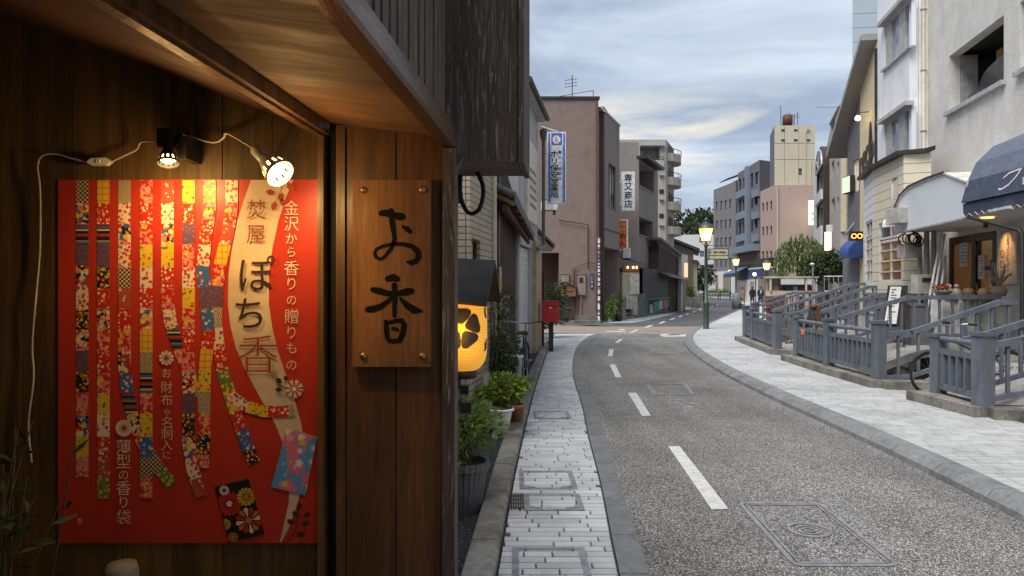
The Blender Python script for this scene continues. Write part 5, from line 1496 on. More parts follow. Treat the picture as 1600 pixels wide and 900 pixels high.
# cloth hung across the opening, and a tied curtain
mb = MB().use(M('charcoal_net', (.075, .07, .075), .9, bump=.3)); nn = 14
for i in range(nn):
    for j in range(5):
        q = []
        for di, dj in ((0, 0), (1, 0), (1, 1), (0, 1)):
            t = (i+di)/nn; v = (j+dj)/5
            u = u0+.02+(u1-u0-.55)*t
            zt = z1w-.35-(z1w-z0w)*.52*(t**.75)*(1.0) ; zb = z0w+.0+.02
            q.append(fR.pt(u, zt+(zb-zt)*v, -.16-.05*math.sin(t*9+v*3)-.05*v))
        mb.add(q, [(0, 1, 2, 3)], True)
tag(mb.build('hanging_cloth', origin=fR.pt(u0, z0w, -.3)), 'dark grey cloth sagging across the open window of the grey shop', 'cloth')
mb = MB().use(M('ochre_cloth', (.30, .15, .05), .9, col2=(.18, .085, .03), scale=14, stretch=(1, 1, .1)))
cu = fR.u(1527); zc = fR.z(1527, 110)
for k in range(5): mb.tube([fR.pt(cu-.16+.09*k, zc+.42, -.5), fR.pt(cu-.14+.08*k, zc, -.48), fR.pt(cu-.16+.09*k, zc-.35, -.5)], [.07, .05, .07], 8)
tag(mb.build('tied_curtain', origin=fR.pt(cu, zc, -1.3)), 'gathered ochre curtain hanging inside the open window', 'curtain')
fD = Fac((fR.pt(0, 0, .11).x, fR.pt(0, 0, .11).y), (fR.pt(30, 0, .11).x, fR.pt(30, 0, .11).y))
# shop door and display window
DR = root('shop_entrance', 'dark wooden glazed shop entrance with notices under the white canopy', 'entrance', fD.pt((dr[0]+dr[1])/2, DZ))
mb = MB().use(m_dwood)
u0, u1, z0, z1 = dr[:4]; z1 -= .005
def bars(mb, us, zs, o0, o1):
    for a, b in us: fD.box(mb, a, b, z0, z1, o0, o1)
    for a, b in zs: fD.box(mb, u0+.005, u1-.005, a, b, o0-.004, o1-.004)
um = u0+(u1-u0)*.44
bars(mb, ((u0+.004, u0+.12), (um-.09, um+.09), (u1-.12, u1-.004)), ((z0+.004, z0+.25), (z1-.14, z1-.004)), -.2, -.10); mb.build('door_frame', parent=DR)
mb = MB().use(m_dwood); ua, ub = u0+.12, um-.09
fD.box(mb, ua, ua+.09, z0+.25, z1-.14, -.19, -.13); fD.box(mb, ub-.09, ub, z0+.25, z1-.14, -.19, -.13); fD.box(mb, ua+.09, ub-.09, z0+.25, z0+.7, -.185, -.135); fD.box(mb, ua+.09, ub-.09, z0+1.45, z0+1.52, -.185, -.135)
dd = mb.build('door', parent=DR)
mb = MB().use(m_browng); fD.box(mb, ua+.09, ub-.09, z0+.7, z1-.15, -.17, -.155); mb.build('pane', parent=dd)
mb = MB().use(m_brass); fD.box(mb, ub-.07, ub-.03, z0+1.0, z0+1.2, -.125, -.09); mb.build('handle', parent=dd)
mb = MB().use(m_browng); fD.box(mb, um+.09, u1-.12, z0+.25, z1-.15, -.17, -.155); mb.build('display_pane', parent=DR)
mw = lambda px: fD.u(px)
m_inkg = M('printed_grey', (.22, .19, .19), .6); m_inkr = M('printed_red', (.42, .12, .10), .6); m_inky = M('printed_ochre', (.45, .28, .06), .6)
for (p0, p1, y0, y1, lab, dark) in ((1489, 1501, 374, 417, 'long cream paper notice taped inside the shop display window', 0), (1517.5, 1527, 399, 436, 'white paper menu with three round pictures beside the shop door', 0),
                                 (1536, 1552.5, 406, 429, 'dark food photo poster on the upper door glass', 1), (1536, 1552.5, 431, 455, 'pale blue and dark poster on the lower door glass', 2)):
    a, b = sorted((mw(p0), mw(p1))); pm = (p0+p1)/2
    zb, zt = fD.z(pm, y1), fD.z(pm, y0)
    r = root('paper_notice', lab, 'notice', fD.pt(a, zb, -.12))
    mb = MB().use(m_paperw if dark != 1 else m_dark); fD.box(mb, a, b, zb, zt, -.128, -.122); sh_ = mb.build('sheet', parent=r)
    mb = MB().use(m_inkg)
    rr = random.Random(int(p0))
    if dark:
        for i in range(2):
            mb.use((m_inky, m_inkg, m_sglb, m_inkr)[(i+dark) % 4]); w = (b-a)/2
            mb.lathe([(w*.36, 0), (w*.36, .004), (0, .005)], fD.pt(a+w*(i+.5), zb+(zt-zb)*.6, -.122), 14, axis=(fD.n.x, fD.n.y, 0))
            fD.box(mb, a+w*i+.02, a+w*(i+1)-.02, zb+.03, zb+.07, -.1218, -.119)
    else:
        for k in range(7):
            zz = zt-(zt-zb)*(.1+.12*k); e = rr.uniform(.0, .3)*(b-a)
            mb.use(m_inkr if k % 3 == 2 else m_inkg); fD.box(mb, a+.03+e*.4, b-.03-e, zz-.018, zz, -.1218, -.1195)
    mb.build('printed_lines', parent=sh_)
# lit panel sign on the wall right of the door
a, b = sorted((fR.u(1563), fR.u(1592))); pm = 1578
LS = root('wall_sign', 'pale upright wall sign with a column of brown characters right of the shop door', 'wall sign', fR.pt(a, 1.5, .05))
m_pale = M('pale_sign_board', (.68, .58, .48), .5, fine=.03)
mb = MB().use(m_pale); zb, zt = fR.z(pm, 444), fR.z(pm, 362); fR.box(mb, a, b, zb, zt, .012, .045); bd = mb.build('board', parent=LS)
mb = MB().use(m_pdark); k = (zt-zb)
rt = -fR.d.to_3d()
for i, ch in enumerate('金澤ノンヒナイト'): mb.glyph(ch, fR.pt(a+(b-a)*.42, zt-k*(.11+.105*i), .048), rt, (0, 0, 1), .145*k/1.3)
mb.build('lettering', parent=bd, recalc=False)
mb = MB().use(m_pbrown)
for i in range(3): mb.lathe([(.055, 0), (.07, 0), (.07, .003), (.055, .003)], fR.pt(a+(b-a)*.74, zt-k*(.42+.19*i), .046), 16, axis=(fR.n.x, fR.n.y, 0))
mb.build('round_marks', parent=bd)
ld = bpy.data.lights.new('sign_light', 'SPOT'); ld.energy = 9; ld.color = (1, .55, .2); ld.spot_size = 1.3; ld.spot_blend = 1; ld.shadow_soft_size = .03
lp = fR.pt((a+b)/2, zt+.08, .38)
SL = root('sign_spotlight', 'small dark spotlight under the awning shining down on the pale wall sign', 'spotlight', lp)
mb = MB().use(m_dark); mb.lathe([(.02, .10), (.035, .08), (.04, 0), (.034, 0), (.03, .07)], lp, 14); mb.build('housing', parent=SL)
lo = bpy.data.objects.new('sign_light', ld); C.objects.link(lo); lo.parent = SL; lo.location = (0, 0, -.02)
tv = fR.pt((a+b)/2, zt-.35, .0)-lp; lo.rotation_euler = (-tv).to_track_quat('Z', 'Y').to_euler()

# navy awning
AW = root('navy_awning', 'large navy canvas awning with scalloped white-edged valance and white script', 'awning', (7.9, 11.6, 3.0))
q0 = Vector((7.4, 11.6)); adir = Vector((-.058, -1)).normalized(); anr = Vector((-adir.y, adir.x)) if False else Vector((1, -.06)).normalized()
prof = [(0, 3.0), (.10, 3.36), (.235, 3.66), (.51, 3.93), (1.05, 4.16), (1.35, 4.22)]
AL = 5.5
def ap(s_, d, z): p = q0+adir*s_+anr*d; return Vector((p.x, p.y, z))
for k in range(5):
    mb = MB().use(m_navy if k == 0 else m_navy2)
    (d0, z0), (d1, z1) = prof[k], prof[k+1]
    mb.prism([ap(0, d0, z0), ap(AL, d0, z0), ap(AL, d1, z1), ap(0, d1, z1)], Vector((anr.x*.006, anr.y*.006, -.006))); mb.build('canvas_panel', parent=AW)
mb = MB().use(m_navy2); mb.poly([ap(.004, d, z) for d, z in prof]+[ap(.004, 1.35, 3.05), ap(.004, .05, 3.0)]); mb.build('end_panel', parent=AW)
mb = MB().use(m_navy); n = 60; sc = .17
for k in range(n):
    s0_, s1_ = AL*k/n, AL*(k+1)/n
    dz = lambda s: -.17-.055*abs(math.sin(PI*s/sc))
    mb.poly([ap(s0_, .03, 2.985), ap(s1_, .03, 2.985), ap(s1_, .035, 2.985+dz(s1_)), ap(s0_, .035, 2.985+dz(s0_))])
    
va = mb.build('valance', parent=AW)
mb = MB().use(m_wframe); pts = [ap(AL*k/240, .028, 2.985-.165-.055*abs(math.sin(PI*AL*k/240/sc))) for k in range(241)]
mb.tube(pts, .0065, 4); mb.build('white_piping', parent=va)
mb = MB().use(m_wframe)
def script(pts, ws):
    fr_ = Vector((adir.x, adir.y, 0)); (d0, z0), (d1, z1) = prof[0], prof[1]
    upv = Vector((anr.x*(d1-d0), anr.y*(d1-d0), z1-z0)).normalized(); org = ap(0, d0, z0)-Vector((anr.x, anr.y, 0))*.006
    mb.ribbon(pts, ws, org, fr_, upv)
script([(.98, .27), (1.10, .33), (1.32, .35), (1.36, .345)], [.02, .028, .03, .03]); script([(1.36, .35), (1.28, .24), (1.16, .14), (1.02, .09), (.95, .10)], [.03, .028, .026, .03, .035])
script([(1.46, .20), (1.50, .10), (1.62, .09), (1.72, .20)], [.02, .025, .025, .02]); script([(1.85, .28), (1.80, .10), (1.95, .12)], [.02, .025, .02])
mb.build('white_script', parent=AW)
mb = MB().use(m_dark)
pa, pb, pc = P(1517, 340, 11.2), P(1592, 359.5, 10.3), P(1597, 366, 10.25)
mb.tube([pa, pb, pc, Vector((pc.x, pc.y, DZ))], .028, 8); mb.build('support_post', parent=AW)

# white ribbed metal house
pW0 = fR.pt(uc, 0); pW1 = pW0+Vector((-.985, .17, 0))*.40
fW = Fac((pW1.x, pW1.y), (pW1.x+FS*5, pW1.y+5)); fWs = Fac((pW1.x, pW1.y), (pW0.x, pW0.y))
uw1 = fW.u(1371)
WH = root('white_metal_house', 'tall white ribbed-metal house with two rows of sliding windows', 'house', (pW1.x, pW1.y, DZ))
def wz(px, py): return fW.z(px, py)
wins = []
for (pl, pr_, ytl, ytr, ybl, ybr) in ((1382, 1424, 55, -20, 117, 62), (1382, 1424, 200, 158, 312, 236)):
    wins.append((fW.u(pr_), fW.u(pl), (wz(pl, ybl)+wz(pr_, ybr))/2, (wz(pl, ytl)+wz(pr_, ytr))/2))
mb = MB().use(m_wmetal); fW.wall(mb, 0, uw1, DZ-.3, 11.5, wins, .10)
mb.poly([fWs.pt(0, DZ-.3), fWs.pt(fWs.len, DZ-.3), fWs.pt(fWs.len, 11.5), fWs.pt(0, 11.5)])
e = fW.pt(uw1, 0); shell(mb, [(pW1.x, pW1.y), (e.x, e.y), (e.x+7, e.y-1.3), (pW0.x+7, pW0.y-1.3)], DZ-.3, 11.5, skip=(0,)); mb.build('ribbed_wall', parent=WH)
for h in wins:
    w = window(fW, WH, h, m_frame, m_skypaint, 4, 1, .05, .09)
    L4 = (h[1]-h[0])/4
    for k in (1, 3):
        mb = MB().use(m_beige); fW.box(mb, h[0]+L4*k+.01, h[0]+L4*(k+1)-.01, h[2]+.04, h[3]-.04, -.05, -.03); mb.build('shutter_panel', parent=w)
    mb = MB().use(m_beige); fW.box(mb, h[0]-.08, h[1]+.08, h[3]+.002, h[3]+.10, -.03, .16); mb.build('window_hood', parent=w)
    mb = MB().use(m_frame); fW.box(mb, h[0]-.05, h[1]+.05, h[2]-.06, h[2]-.003, -.03, .08); mb.build('sill', parent=w)
mb = MB().use(m_cream); pd = fR.pt(uc, 0, .10)
mb.tube([(pd.x, pd.y, 10.5), (pd.x, pd.y, 3.9), (pd.x-.08, pd.y-.3, 3.65)], .055, 12)
for z in (5.2, 6.6, 8.0): mb.lathe([(.062, 0), (.07, .01), (.07, .05), (.062, .06)], (pd.x, pd.y, z), 12)
tag(mb.build('beige_downpipe', origin=(pd.x, pd.y, 3.7)), 'thick beige downpipe between the grey shop and the white metal house', 'downpipe')

# cream gabled shop with the purple-grey neighbour wall under one sloping verge
sC = fW.pt(uw1+.08, 0)
fC = Fac((sC.x, sC.y), (sC.x+FS*6, sC.y+6))
u43 = fC.u(1343.5); u24 = fC.u(1324.5)
CS = root('cream_shop', 'cream rendered shop with brown lettering and a tall pointed slit window', 'shop', (sC.x, sC.y, DZ))
def rz(u): return fC.z(1372, 62)+(fC.z(1320, 222)-fC.z(1372, 62))*(u/fC.u(1320))
mb = MB().use(m_creamw); mb.poly([fC.pt(0, DZ-.3), fC.pt(u43, DZ-.3), fC.pt(u43, rz(u43)), fC.pt(0, rz(0))])
mb.poly([fC.pt(0, DZ-.3), fC.pt(0, rz(0)), fC.pt(0, rz(0), -6), fC.pt(0, DZ-.3, -6)]); mb.build('wall', parent=CS)
mb = MB().use(m_dark); fC.box(mb, -.07, .0, DZ, rz(0)-.2, -.1, .05); mb.build('edge_gap', parent=CS)
mb = MB().use(m_dark); a, b = sorted((fC.u(1359), fC.u(1363.5))); zb, zt = fC.z(1361, 265), fC.z(1361, 190)
pts = [fC.pt(a, zb, .004), fC.pt(b, zb, .004)]+[fC.pt(a+(b-a)*t, zt-.5*(2*abs(t-.5))**1.7, .004) for t in (1, .85, .7, .5, .3, .15, 0)]
mb.prism(pts, (fC.n.x*.03, fC.n.y*.03, 0)); mb.build('slit_window', parent=CS)
mb = MB().use(M('brown_letters', (.10, .055, .03), .6)); rt = -fC.d.to_3d()
for ch, px, py, s in (('n', 1347, 262, .9), ('e', 1351.8, 252, .9), ('c', 1356.3, 243, .9), ('o', 1350, 251, .0)):
    if s: 
        g0 = fC.pt(fC.u(px), fC.z(px, py), .03); mb.glyph(ch, g0, rt, (0, 0, 1), 1.15, .02, .75)
mb.glyph('o', fC.pt(fC.u(1357.5)-.32, fC.z(1357.5, 236), .03), rt, (0, 0, 1), 1.0, .02, .7)
mb.build('lettering', parent=CS, recalc=False)
GS = root('purple_grey_house', 'purple-grey rendered house with a tall lit window and a projecting sign', 'house', fC.pt(u43, DZ))
hg = (fC.u(1342), fC.u(1333), fC.z(1337, 300), fC.z(1337, 250))
mb = MB().use(m_dgrey); fC.wall(mb, u43+.004, u24, DZ-.3, rz(u24), [hg], .1)
zl = rz(u24); mb.poly([fC.pt(u43+.004, zl), fC.pt(u24, zl), fC.pt(u43+.004, rz(u43))]); mb.poly([fC.pt(u24, 0), fC.pt(u24, zl), fC.pt(u24, zl, -5), fC.pt(u24, 0, -5)]); mb.build('wall', parent=GS)
window(fC, GS, hg, m_wframe, M('warm_pane', (.5, .45, .35), .2, emit=(1, .8, .45), estr=.25, fine=0), 3, 1, .05, .08)
mb = MB().use(m_roofu)
ua, ub = -.05, fC.u(1312)
th = .16
mb.prism([fC.pt(ua, rz(ua), .40), fC.pt(ub, rz(ub), .40), fC.pt(ub, rz(ub)+th, .40), fC.pt(ua, rz(ua)+th, .40)], Vector((-fC.n.x, -fC.n.y, 0))*6); mb.build('verge_roof', parent=CS)
WL = root('wall_lamp', 'small lit globe lamp on a bracket high on the cream wall', 'wall lamp', P(1356, 185, 18.6))
c = fC.pt(fC.u(1357.5), fC.z(1357.5, 184), .28)
mb = MB().use(emitmat('globe_glow', (1, .72, .34), 5)); mb.ball(c, .07); mb.build('globe', parent=WL)
mb = MB().use(m_dark); mb.tube([c+Vector((0, 0, .09)), c+Vector((0, 0, .16)), c+Vector((-fC.n.x*.28, -fC.n.y*.28, .16))], .014, 6); mb.lathe([(.02, .12), (.06, .08), (.065, .06)], c, 12); mb.build('bracket', parent=WL)

# cream clapboard bay
BW = root('clapboard_bay', 'cream clapboard bay front with white-barred windows and a black roof edge', 'shop bay', fW.pt(.8, DZ, .4))
def bay_s(px, p):
    q = fW.A+fW.n*p; k = (px-800)/F; return (k*q.y-q.x)/(fW.d.x-k*fW.d.y)
bp_ = [fW.pt(bay_s(1349.5, .25), 0, .25), fW.pt(bay_s(1365, .50), 0, .50), fW.pt(bay_s(1412, .50), 0, .50), fW.pt(bay_s(1412, .50)-.12, 0, .0)]
fac3 = [Fac(bp_[i].xy, bp_[i+1].xy) for i in range(3)]
zt = fW.z(1390, 263)-.1
for i, (f, mat, win) in enumerate(zip(fac3, (m_clapw, m_clap, m_clap), ((1352, 1363, 345, 441), (1373, 1408, 345, 441), None))):
    mb = MB().use(mat); hs = []
    if win: hs = [f.r(*win)]; hs[0] = (max(hs[0][0], .06), min(hs[0][1], f.len-.06), max(hs[0][2], DZ+.35), hs[0][3])
    f.wall(mb, 0, f.len, DZ-.2, zt, hs, .08); mb.build('clapboard', parent=BW)
    if win:
        h = hs[0]; zz = h[3]-.42
        window(f, BW, (h[0], h[1], h[2], zz), m_wframe, m_browng, 2, 4, .06, .07); window(f, BW, (h[0], h[1], zz+.02, h[3]), m_wframe, glassmat('blue_dark_glass', (.03, .04, .09)), 2, 1, .05, .07)
mb = MB().use(m_dark); n0 = fW.n.to_3d()
out = [p+n0*.14+(fW.d.to_3d()*(.1 if i == 0 else (-.1 if i == 3 else 0))) for i, p in enumerate(bp_)]
back = [fW.pt(bay_s(1349.5, .25)+.1, 0, -.05), fW.pt(bay_s(1412, .5)-.22, 0, -.05)]
mb.prism([(p.x, p.y, zt) for p in out]+[(back[1].x, back[1].y, zt+.05), (back[0].x, back[0].y, zt+.05)], (0, 0, .09)); mb.build('roof_edge', parent=BW)
mb = MB().use(m_stack); f4 = Fac(fWs.pt(0, 0).xy, fWs.pt(fWs.len, 0).xy); f4.box(mb, .02, fWs.len, DZ, zt+.2, .005, .16); mb.build('stone_return', parent=BW)
mb = MB().use(m_paperw); pf = P(1405, 300, 15.6); f = fac3[2]
HS = root('hanging_plaque', 'small white plaque hung from a bracket on the clapboard bay', 'plaque', pf)
mb = MB().use(m_paperw); mb.cbox(pf, (.50, .03, .34), .5); mb.build('plate', parent=HS)
mb = MB().use(m_dark); mb.tube([pf+Vector((.0, .3, .30)), pf+Vector((0, 0, .30)), pf+Vector((0, 0, .17))], .012, 6); mb.tube([pf+Vector((-.15, 0, .30)), pf+Vector((.15, 0, .30))], .01, 6); mb.build('bracket', parent=HS)

# white canopy over the entrance
fK = Fac((fR.pt(0, 0, 1.22).x, fR.pt(0, 0, 1.22).y), (fR.pt(30, 0, 1.22).x, fR.pt(30, 0, 1.22).y))
CA = root('white_canopy', 'white ribbed-metal canopy with a rounded end above the shop entrance', 'canopy', fK.pt(fK.u(1455), 2.77))
ua, ub = fK.u(1511), fK.u(1398); zb = 2.77
top = [(ua, fK.z(1511, 285)), (fK.u(1477), fK.z(1477, 272)), (fK.u(1450), fK.z(1450, 281)), (fK.u(1421), fK.z(1421, 294)), (fK.u(1408), fK.z(1408, 308)), (fK.u(1400), fK.z(1400, 326))]
mb = MB().use(m_wmetal2); mb.prism([fK.pt(ua, zb), fK.pt(ub, zb)]+[fK.pt(u, z) for u, z in top[::-1]], (-fK.n.x*.03, -fK.n.y*.03, 0)); mb.build('fascia', parent=CA)
mb = MB().use(m_wframe)
for (u0, z0), (u1, z1) in zip(top[:-1], top[1:]): mb.prism([fK.pt(u0, z0, .03), fK.pt(u1, z1, .03), fK.pt(u1, z1+.03, .03), fK.pt(u0, z0+.03, .03)], (-fK.n.x*1.3, -fK.n.y*1.3, 0))
mb.build('roof_sheet', parent=CA)
mb = MB().use(m_dark)
for (u0, z0), (u1, z1) in zip(top[1:-1], top[2:]): mb.tube([fK.pt(u0, z0+.035, .03), fK.pt(u1, z1+.035, .03)], .02, 6)
mb.build('black_edge', parent=CA)
mb = MB().use(m_wall1); mb.prism([fK.pt(ua-1.2, zb+.0, -.04), fK.pt(ub, zb, -.04), fK.pt(ub, zb, -1.22), fK.pt(ua-1.2, zb, -1.22)], (0, 0, .04)); mb.build('soffit', parent=CA)
mb = MB().use(m_frame); fK.box(mb, ua-.02, ub+.01, zb-.035, zb-.002, -.05, .02); mb.build('bottom_trim', parent=CA)
mb = MB().use(emitmat('amber_heater', (1, .28, .08), 2.2)); mb.lathe([(.0, 0), (.10, 0), (.10, .02)], fK.pt(fK.u(1506), zb-.02, -.35), 16); mb.build('amber_downlight', parent=CA)
SB2 = root('small_hood', 'small rounded white metal hood beside the canopy end', 'hood', P(1393, 340, 14.8))
mb = MB().use(m_wframe); c0, c1 = P(1378, 352, 15.0), P(1412, 335, 14.5)
for k in range(6):
    t0, t1 = PI/2*k/6, PI/2*(k+1)/6
    f_ = lambda t: (c0+Vector((.34*(1-math.cos(t))-.0, 0, .27*math.sin(t)-.05)))
    mb.prism([f_(t0), f_(t1), f_(t1)+Vector((0, 0, .02)), f_(t0)+Vector((0, 0, .02))], (.28, -.6, 0))
mb.build('shell', parent=SB2)
mb = MB().use(m_beige); mb.cbox(P(1404, 338, 14.4), (.26, .5, .30), 0); mb.build('end_box', parent=SB2)

# pipes, meter, leaning poles, stand and menu board on the terrace
mG = M('pipe_grey', (.33, .33, .32), .6, dirt=(.15, .13, .11))
for px, yt, yb, Y, r_, lab in ((1437, 368, 470, 14.6, .04, 'thin grey pipe nearest the clapboard bay under the canopy'), (1448, 362, 475, 14.4, .05, 'thick grey pipe rising to the canopy beside the gas meter'), (1459, 360, 440, 14.3, .045, 'grey pipe beside the leaning white poles')):
    p = P(px, yt, Y); mb = MB().use(mG); mb.tube([p, (p.x, p.y, DZ)], r_, 10); tag(mb.build('service_pipe', origin=(p.x, p.y, DZ)), lab, 'pipe')
c = P(1444, 446, 14.0)
GM = root('gas_meter', 'beige gas meter box on the pipes left of the leaning poles', 'gas meter', c)
mb = MB().use(m_beige); mb.box((c.x-.18, 13.9, c.z-.16), (c.x+.16, 14.15, c.z+.22)); mb.build('casing', parent=GM)
mb = MB().use(m_dark); mb.box((c.x-.10, 13.885, c.z+.08), (c.x+.08, 13.898, c.z+.15)); mb.build('dial_window', parent=GM)
c = P(1421, 386, 14.6)
GU = root('wall_unit', 'beige wall box with a tangle of black cable under the canopy end', 'wall unit', c)
mb = MB().use(m_beige); mb.box((c.x-.15, 14.5, c.z-.22), (c.x+.18, 14.8, c.z+.05)); mb.build('casing', parent=GU)
mb = MB().use(m_dark); rr = random.Random(2)
for k in range(7): 
    a = rr.uniform(0, 6); ring(mb, c+Vector((rr.uniform(-.14, .12), -.14+.02*k, .16+rr.uniform(-.06, .05))), .10+.05*rr.random(), .013, 16, 5)
mb.build('cable_coil', parent=GU)
m_wpole = M('white_pole', (.55, .55, .54), .5, dirt=(.3, .3, .28))
for (x0, y0, x1, y1, lab) in ((1472, 362, 1447, 492, 'leaning white pole propped against the canopy, topmost of three'), (1476, 366, 1455, 492, 'leaning white pole in the middle of the three propped together'), (1477, 400, 1468, 470, 'short white pole leaning beside the shop display window')):
    mb = MB().use(m_wpole); a, b = P(x0, y0, 13.6), P(x1, y1, 13.2); mb.tube([a, b], .022, 8); tag(mb.build('leaning_pole', origin=b), lab, 'pole')
ST = root('display_stand', 'white display stand with pots and ornaments outside the shop window', 'display stand', P(1510, 470, 12.6))
a, b = P(1471, 463, 12.6), P(1553, 463, 12.3)
mb = MB().use(m_wframe); mb.bar((a.x, a.y, a.z-.02), (b.x, b.y, a.z-.02), .45, .05); mb.build('top', parent=ST)
for t in (.06, .38, .68, .95):
    p = a.lerp(b, t); mb = MB().use(m_wframe if t < .5 else m_beige); mb.cbox((p.x, p.y, (DZ+a.z-.045)/2), (.28, .36, a.z-.045-DZ)); mb.build('support', parent=ST)
def ornament(label, px, kind, col):
    p = P(px, 463, 12.45); z = a.z+.005
    r = root(kind, label, kind.replace('_', ' '), (p.x, p.y, z)); mm = M(kind+'_glaze', col, .6)
    mb = MB().use(mm)
    if kind == 'clay_figure':
        mb.lathe([(0, 0), (.09, .0), (.105, .04), (.065, .11), (.04, .14), (0, .15)], (p.x, p.y, z), 14); mb.ball((p.x, p.y-.01, z+.17), .045); 
    elif kind == 'flower_bowl':
        mb.lathe([(0, 0), (.09, 0), (.14, .08), (.15, .10), (.13, .10), (0, .05)], (p.x, p.y, z), 16)
    else:
        k_ = .62 if kind != 'driftwood_vase' else .8; mb.lathe([(0, 0), (.13*k_, 0), (.16*k_, .10*k_), (.15*k_, .14*k_), (.11*k_, .22*k_), (0, .24*k_)], (p.x, p.y, z), 16)
    mb.build('body', parent=r)
    rr = random.Random(px); R.seed(px)
    if kind == 'flower_bowl':
        mb = MB().use(leafmat('dry_red_leaf', (.25, .03, .02), (.35, .08, .03)))
        for k in range(90): mb.leaf((p.x+rr.uniform(-.13, .13), p.y+rr.uniform(-.1, .1), z+.08+rr.uniform(0, .1)), (rr.uniform(-1, 1), rr.uniform(-1, 1), rr.uniform(0, 1)), .03, .08)
        mb.build('dry_flowers', parent=r, recalc=False)
    if kind == 'driftwood_vase':
        mb = MB().use(M('driftwood', (.36, .32, .25), .8))
        for ax_, h in ((-.30, .30), (-.12, .40), (.16, .36), (.30, .26)):
            mb.tube([(p.x, p.y, z+.2), (p.x+ax_*.5, p.y, z+.2+h*.6), (p.x+ax_*(1 if h < .35 else .7), p.y, z+.2+h)], [.03, .022, .010], 6)
        mb.build('driftwood', parent=r)
ornament('red dried flowers in a bowl at the left of the display stand', 1473, 'flower_bowl', (.30, .28, .24))
ornament('pale clay figure with a round head on the display stand', 1482, 'clay_figure', (.50, .44, .34))
ornament('olive clay figure next to the pale one on the display stand', 1494, 'clay_figure', (.26, .23, .15))
ornament('woven brown basket of twigs in the middle of the display stand', 1513, 'twig_basket', (.20, .11, .05))
ornament('tan lidded basket near the door end of the display stand', 1537, 'lidded_basket', (.34, .24, .12))
ornament('pale round vase holding branching driftwood', 1561, 'driftwood_vase', (.42, .37, .29))
p = P(1516, 420, 12.6); mb = MB().use(m_stem); rr = random.Random(5)
for k in range(5): mb.tube([(p.x+.0, p.y, a.z+.1), (p.x+rr.uniform(-.1, .1), p.y, a.z+.5), (p.x+rr.uniform(-.16, .16), p.y, a.z+.95)], [.008, .006, .003], 4)
tag(mb.build('dry_branches', origin=(p.x, p.y, a.z+.1)), 'tall dry branches rising from the twig basket', 'branches')
# menu board (white sheet on dark board)
MBd = root('menu_board', 'dark easel board with a long white menu sheet on the terrace', 'menu board', P(1400, 505, 13.2))
b0, b1 = P(1379, 511, 13.2), P(1409, 446, 13.5)
mb = MB().use(m_dark); tl = Vector((.09, .25, 0))
bx0, bx1 = P(1384, 506, 13.2), P(1415, 506, 13.2); tx0 = P(1391, 446, 13.5); 
mb.prism([bx0+Vector((-.04, 0, -.06)), bx1+Vector((.0, 0, -.06)), P(1419, 446, 13.5), P(1389, 446, 13.5)], (0, .04, 0)); bd = mb.build('board', parent=MBd)
mb = MB().use(m_paperw); e = Vector((0, -.012, 0)); mb.prism([P(1381, 506, 13.2)+e, P(1400, 506, 13.2)+e, P(1408, 448, 13.48)+e, P(1391, 448, 13.48)+e], (0, .006, 0)); sh_ = mb.build('menu_sheet', parent=bd)
mb = MB().use(m_inkg); rr = random.Random(9)
for k in range(12):
    t = .08+.075*k; l, r_ = P(1381, 506, 13.2).lerp(P(1391, 448, 13.48), t), P(1400, 506, 13.2).lerp(P(1408, 448, 13.48), t)
    p, q = l.lerp(r_, .15), l.lerp(r_, rr.uniform(.4, .85)); e2 = Vector((0, -.016, 0)); mb.prism([p+e2, q+e2, q+e2+Vector((0, 0, .02)), p+e2+Vector((0, 0, .02))], (0, .003, 0))
mb.build('menu_lines', parent=sh_)
for dx in (0, .36):
    mb = MB().use(m_dark); mb.tube([bx0+Vector((dx, .02, -.05)), (bx0.x+dx-.02, bx0.y, DZ)], .015, 6); mb.build('leg', parent=MBd)
def tub(name, label, px, py, Y, w, h, mat):
    p = P(px, py, Y); mb = MB().use(mat); mb.cbox((p.x, p.y, DZ+h/2), (w, w*.8, h)); r = root(name, label, name.replace('_', ' '), (p.x, p.y, DZ))
    mb.build('body', parent=r); mb = MB().use(mat); mb.cbox((p.x, p.y, DZ+h+.025), (w*1.08, w*.88, .045)); mb.build('lid', parent=r)
tub('storage_box', 'low grey box on the terrace below the barred bay window', 1365, 470, 15.2, .55, .55, m_beige)
tub('waste_bin', 'tall dark grey bin right of the white menu sheet', 1432, 480, 13.6, .36, .75, m_dgrey)
tub('planter_counter', 'long dark counter box under the bay window', 1396, 455, 15.0, .9, .95, m_dgrey)

# blue barrel awning, spectacles sign, white sloped awning
BA = root('blue_awning', 'bright blue barrel awning beyond the cream shop', 'awning', P(1327, 400, 21))
mb = MB().use(M('blue_canvas', (.035, .085, .28), .7, fine=.06)); n = 8
a0_, a1_ = P(1324, 403, 19.7), P(1311, 401, 20.9)
pr_ = [Vector((0, 0, 0)), Vector((0, 0, .06))]
for k in range(n+1):
    t = PI/2*k/n; pr_.append(Vector((.50*(1-math.cos(t)), .0, .06+.46*math.sin(t))))
for p_, q_ in zip(pr_[:-1], pr_[1:]): mb.poly([a0_+p_, a0_+q_, a1_+q_, a1_+p_])
mb.poly([a0_+p_ for p_ in pr_]+[a0_+Vector((.5, 0, 0))]); mb.poly([a1_+p_ for p_ in pr_]+[a1_+Vector((.5, 0, 0))]); mb.build('canvas', parent=BA)
GL = root('spectacles_sign', 'square black sign with a glowing orange pair of spectacles', 'shop sign', P(1339, 376, 19.5))
Y0 = 19.2
mb = MB().use(m_dark); rect(mb, 1329.5, 361.5, 1348.5, 376, Y0, .1); bd = mb.build('sign_box', parent=GL)
mb = MB().use(emitmat('orange_neon', (1, .42, .08), 1.6))
for px in (1334.6, 1343.6): ring(mb, P(px, 368.8, Y0-.012), .062, .009, 18, 5)
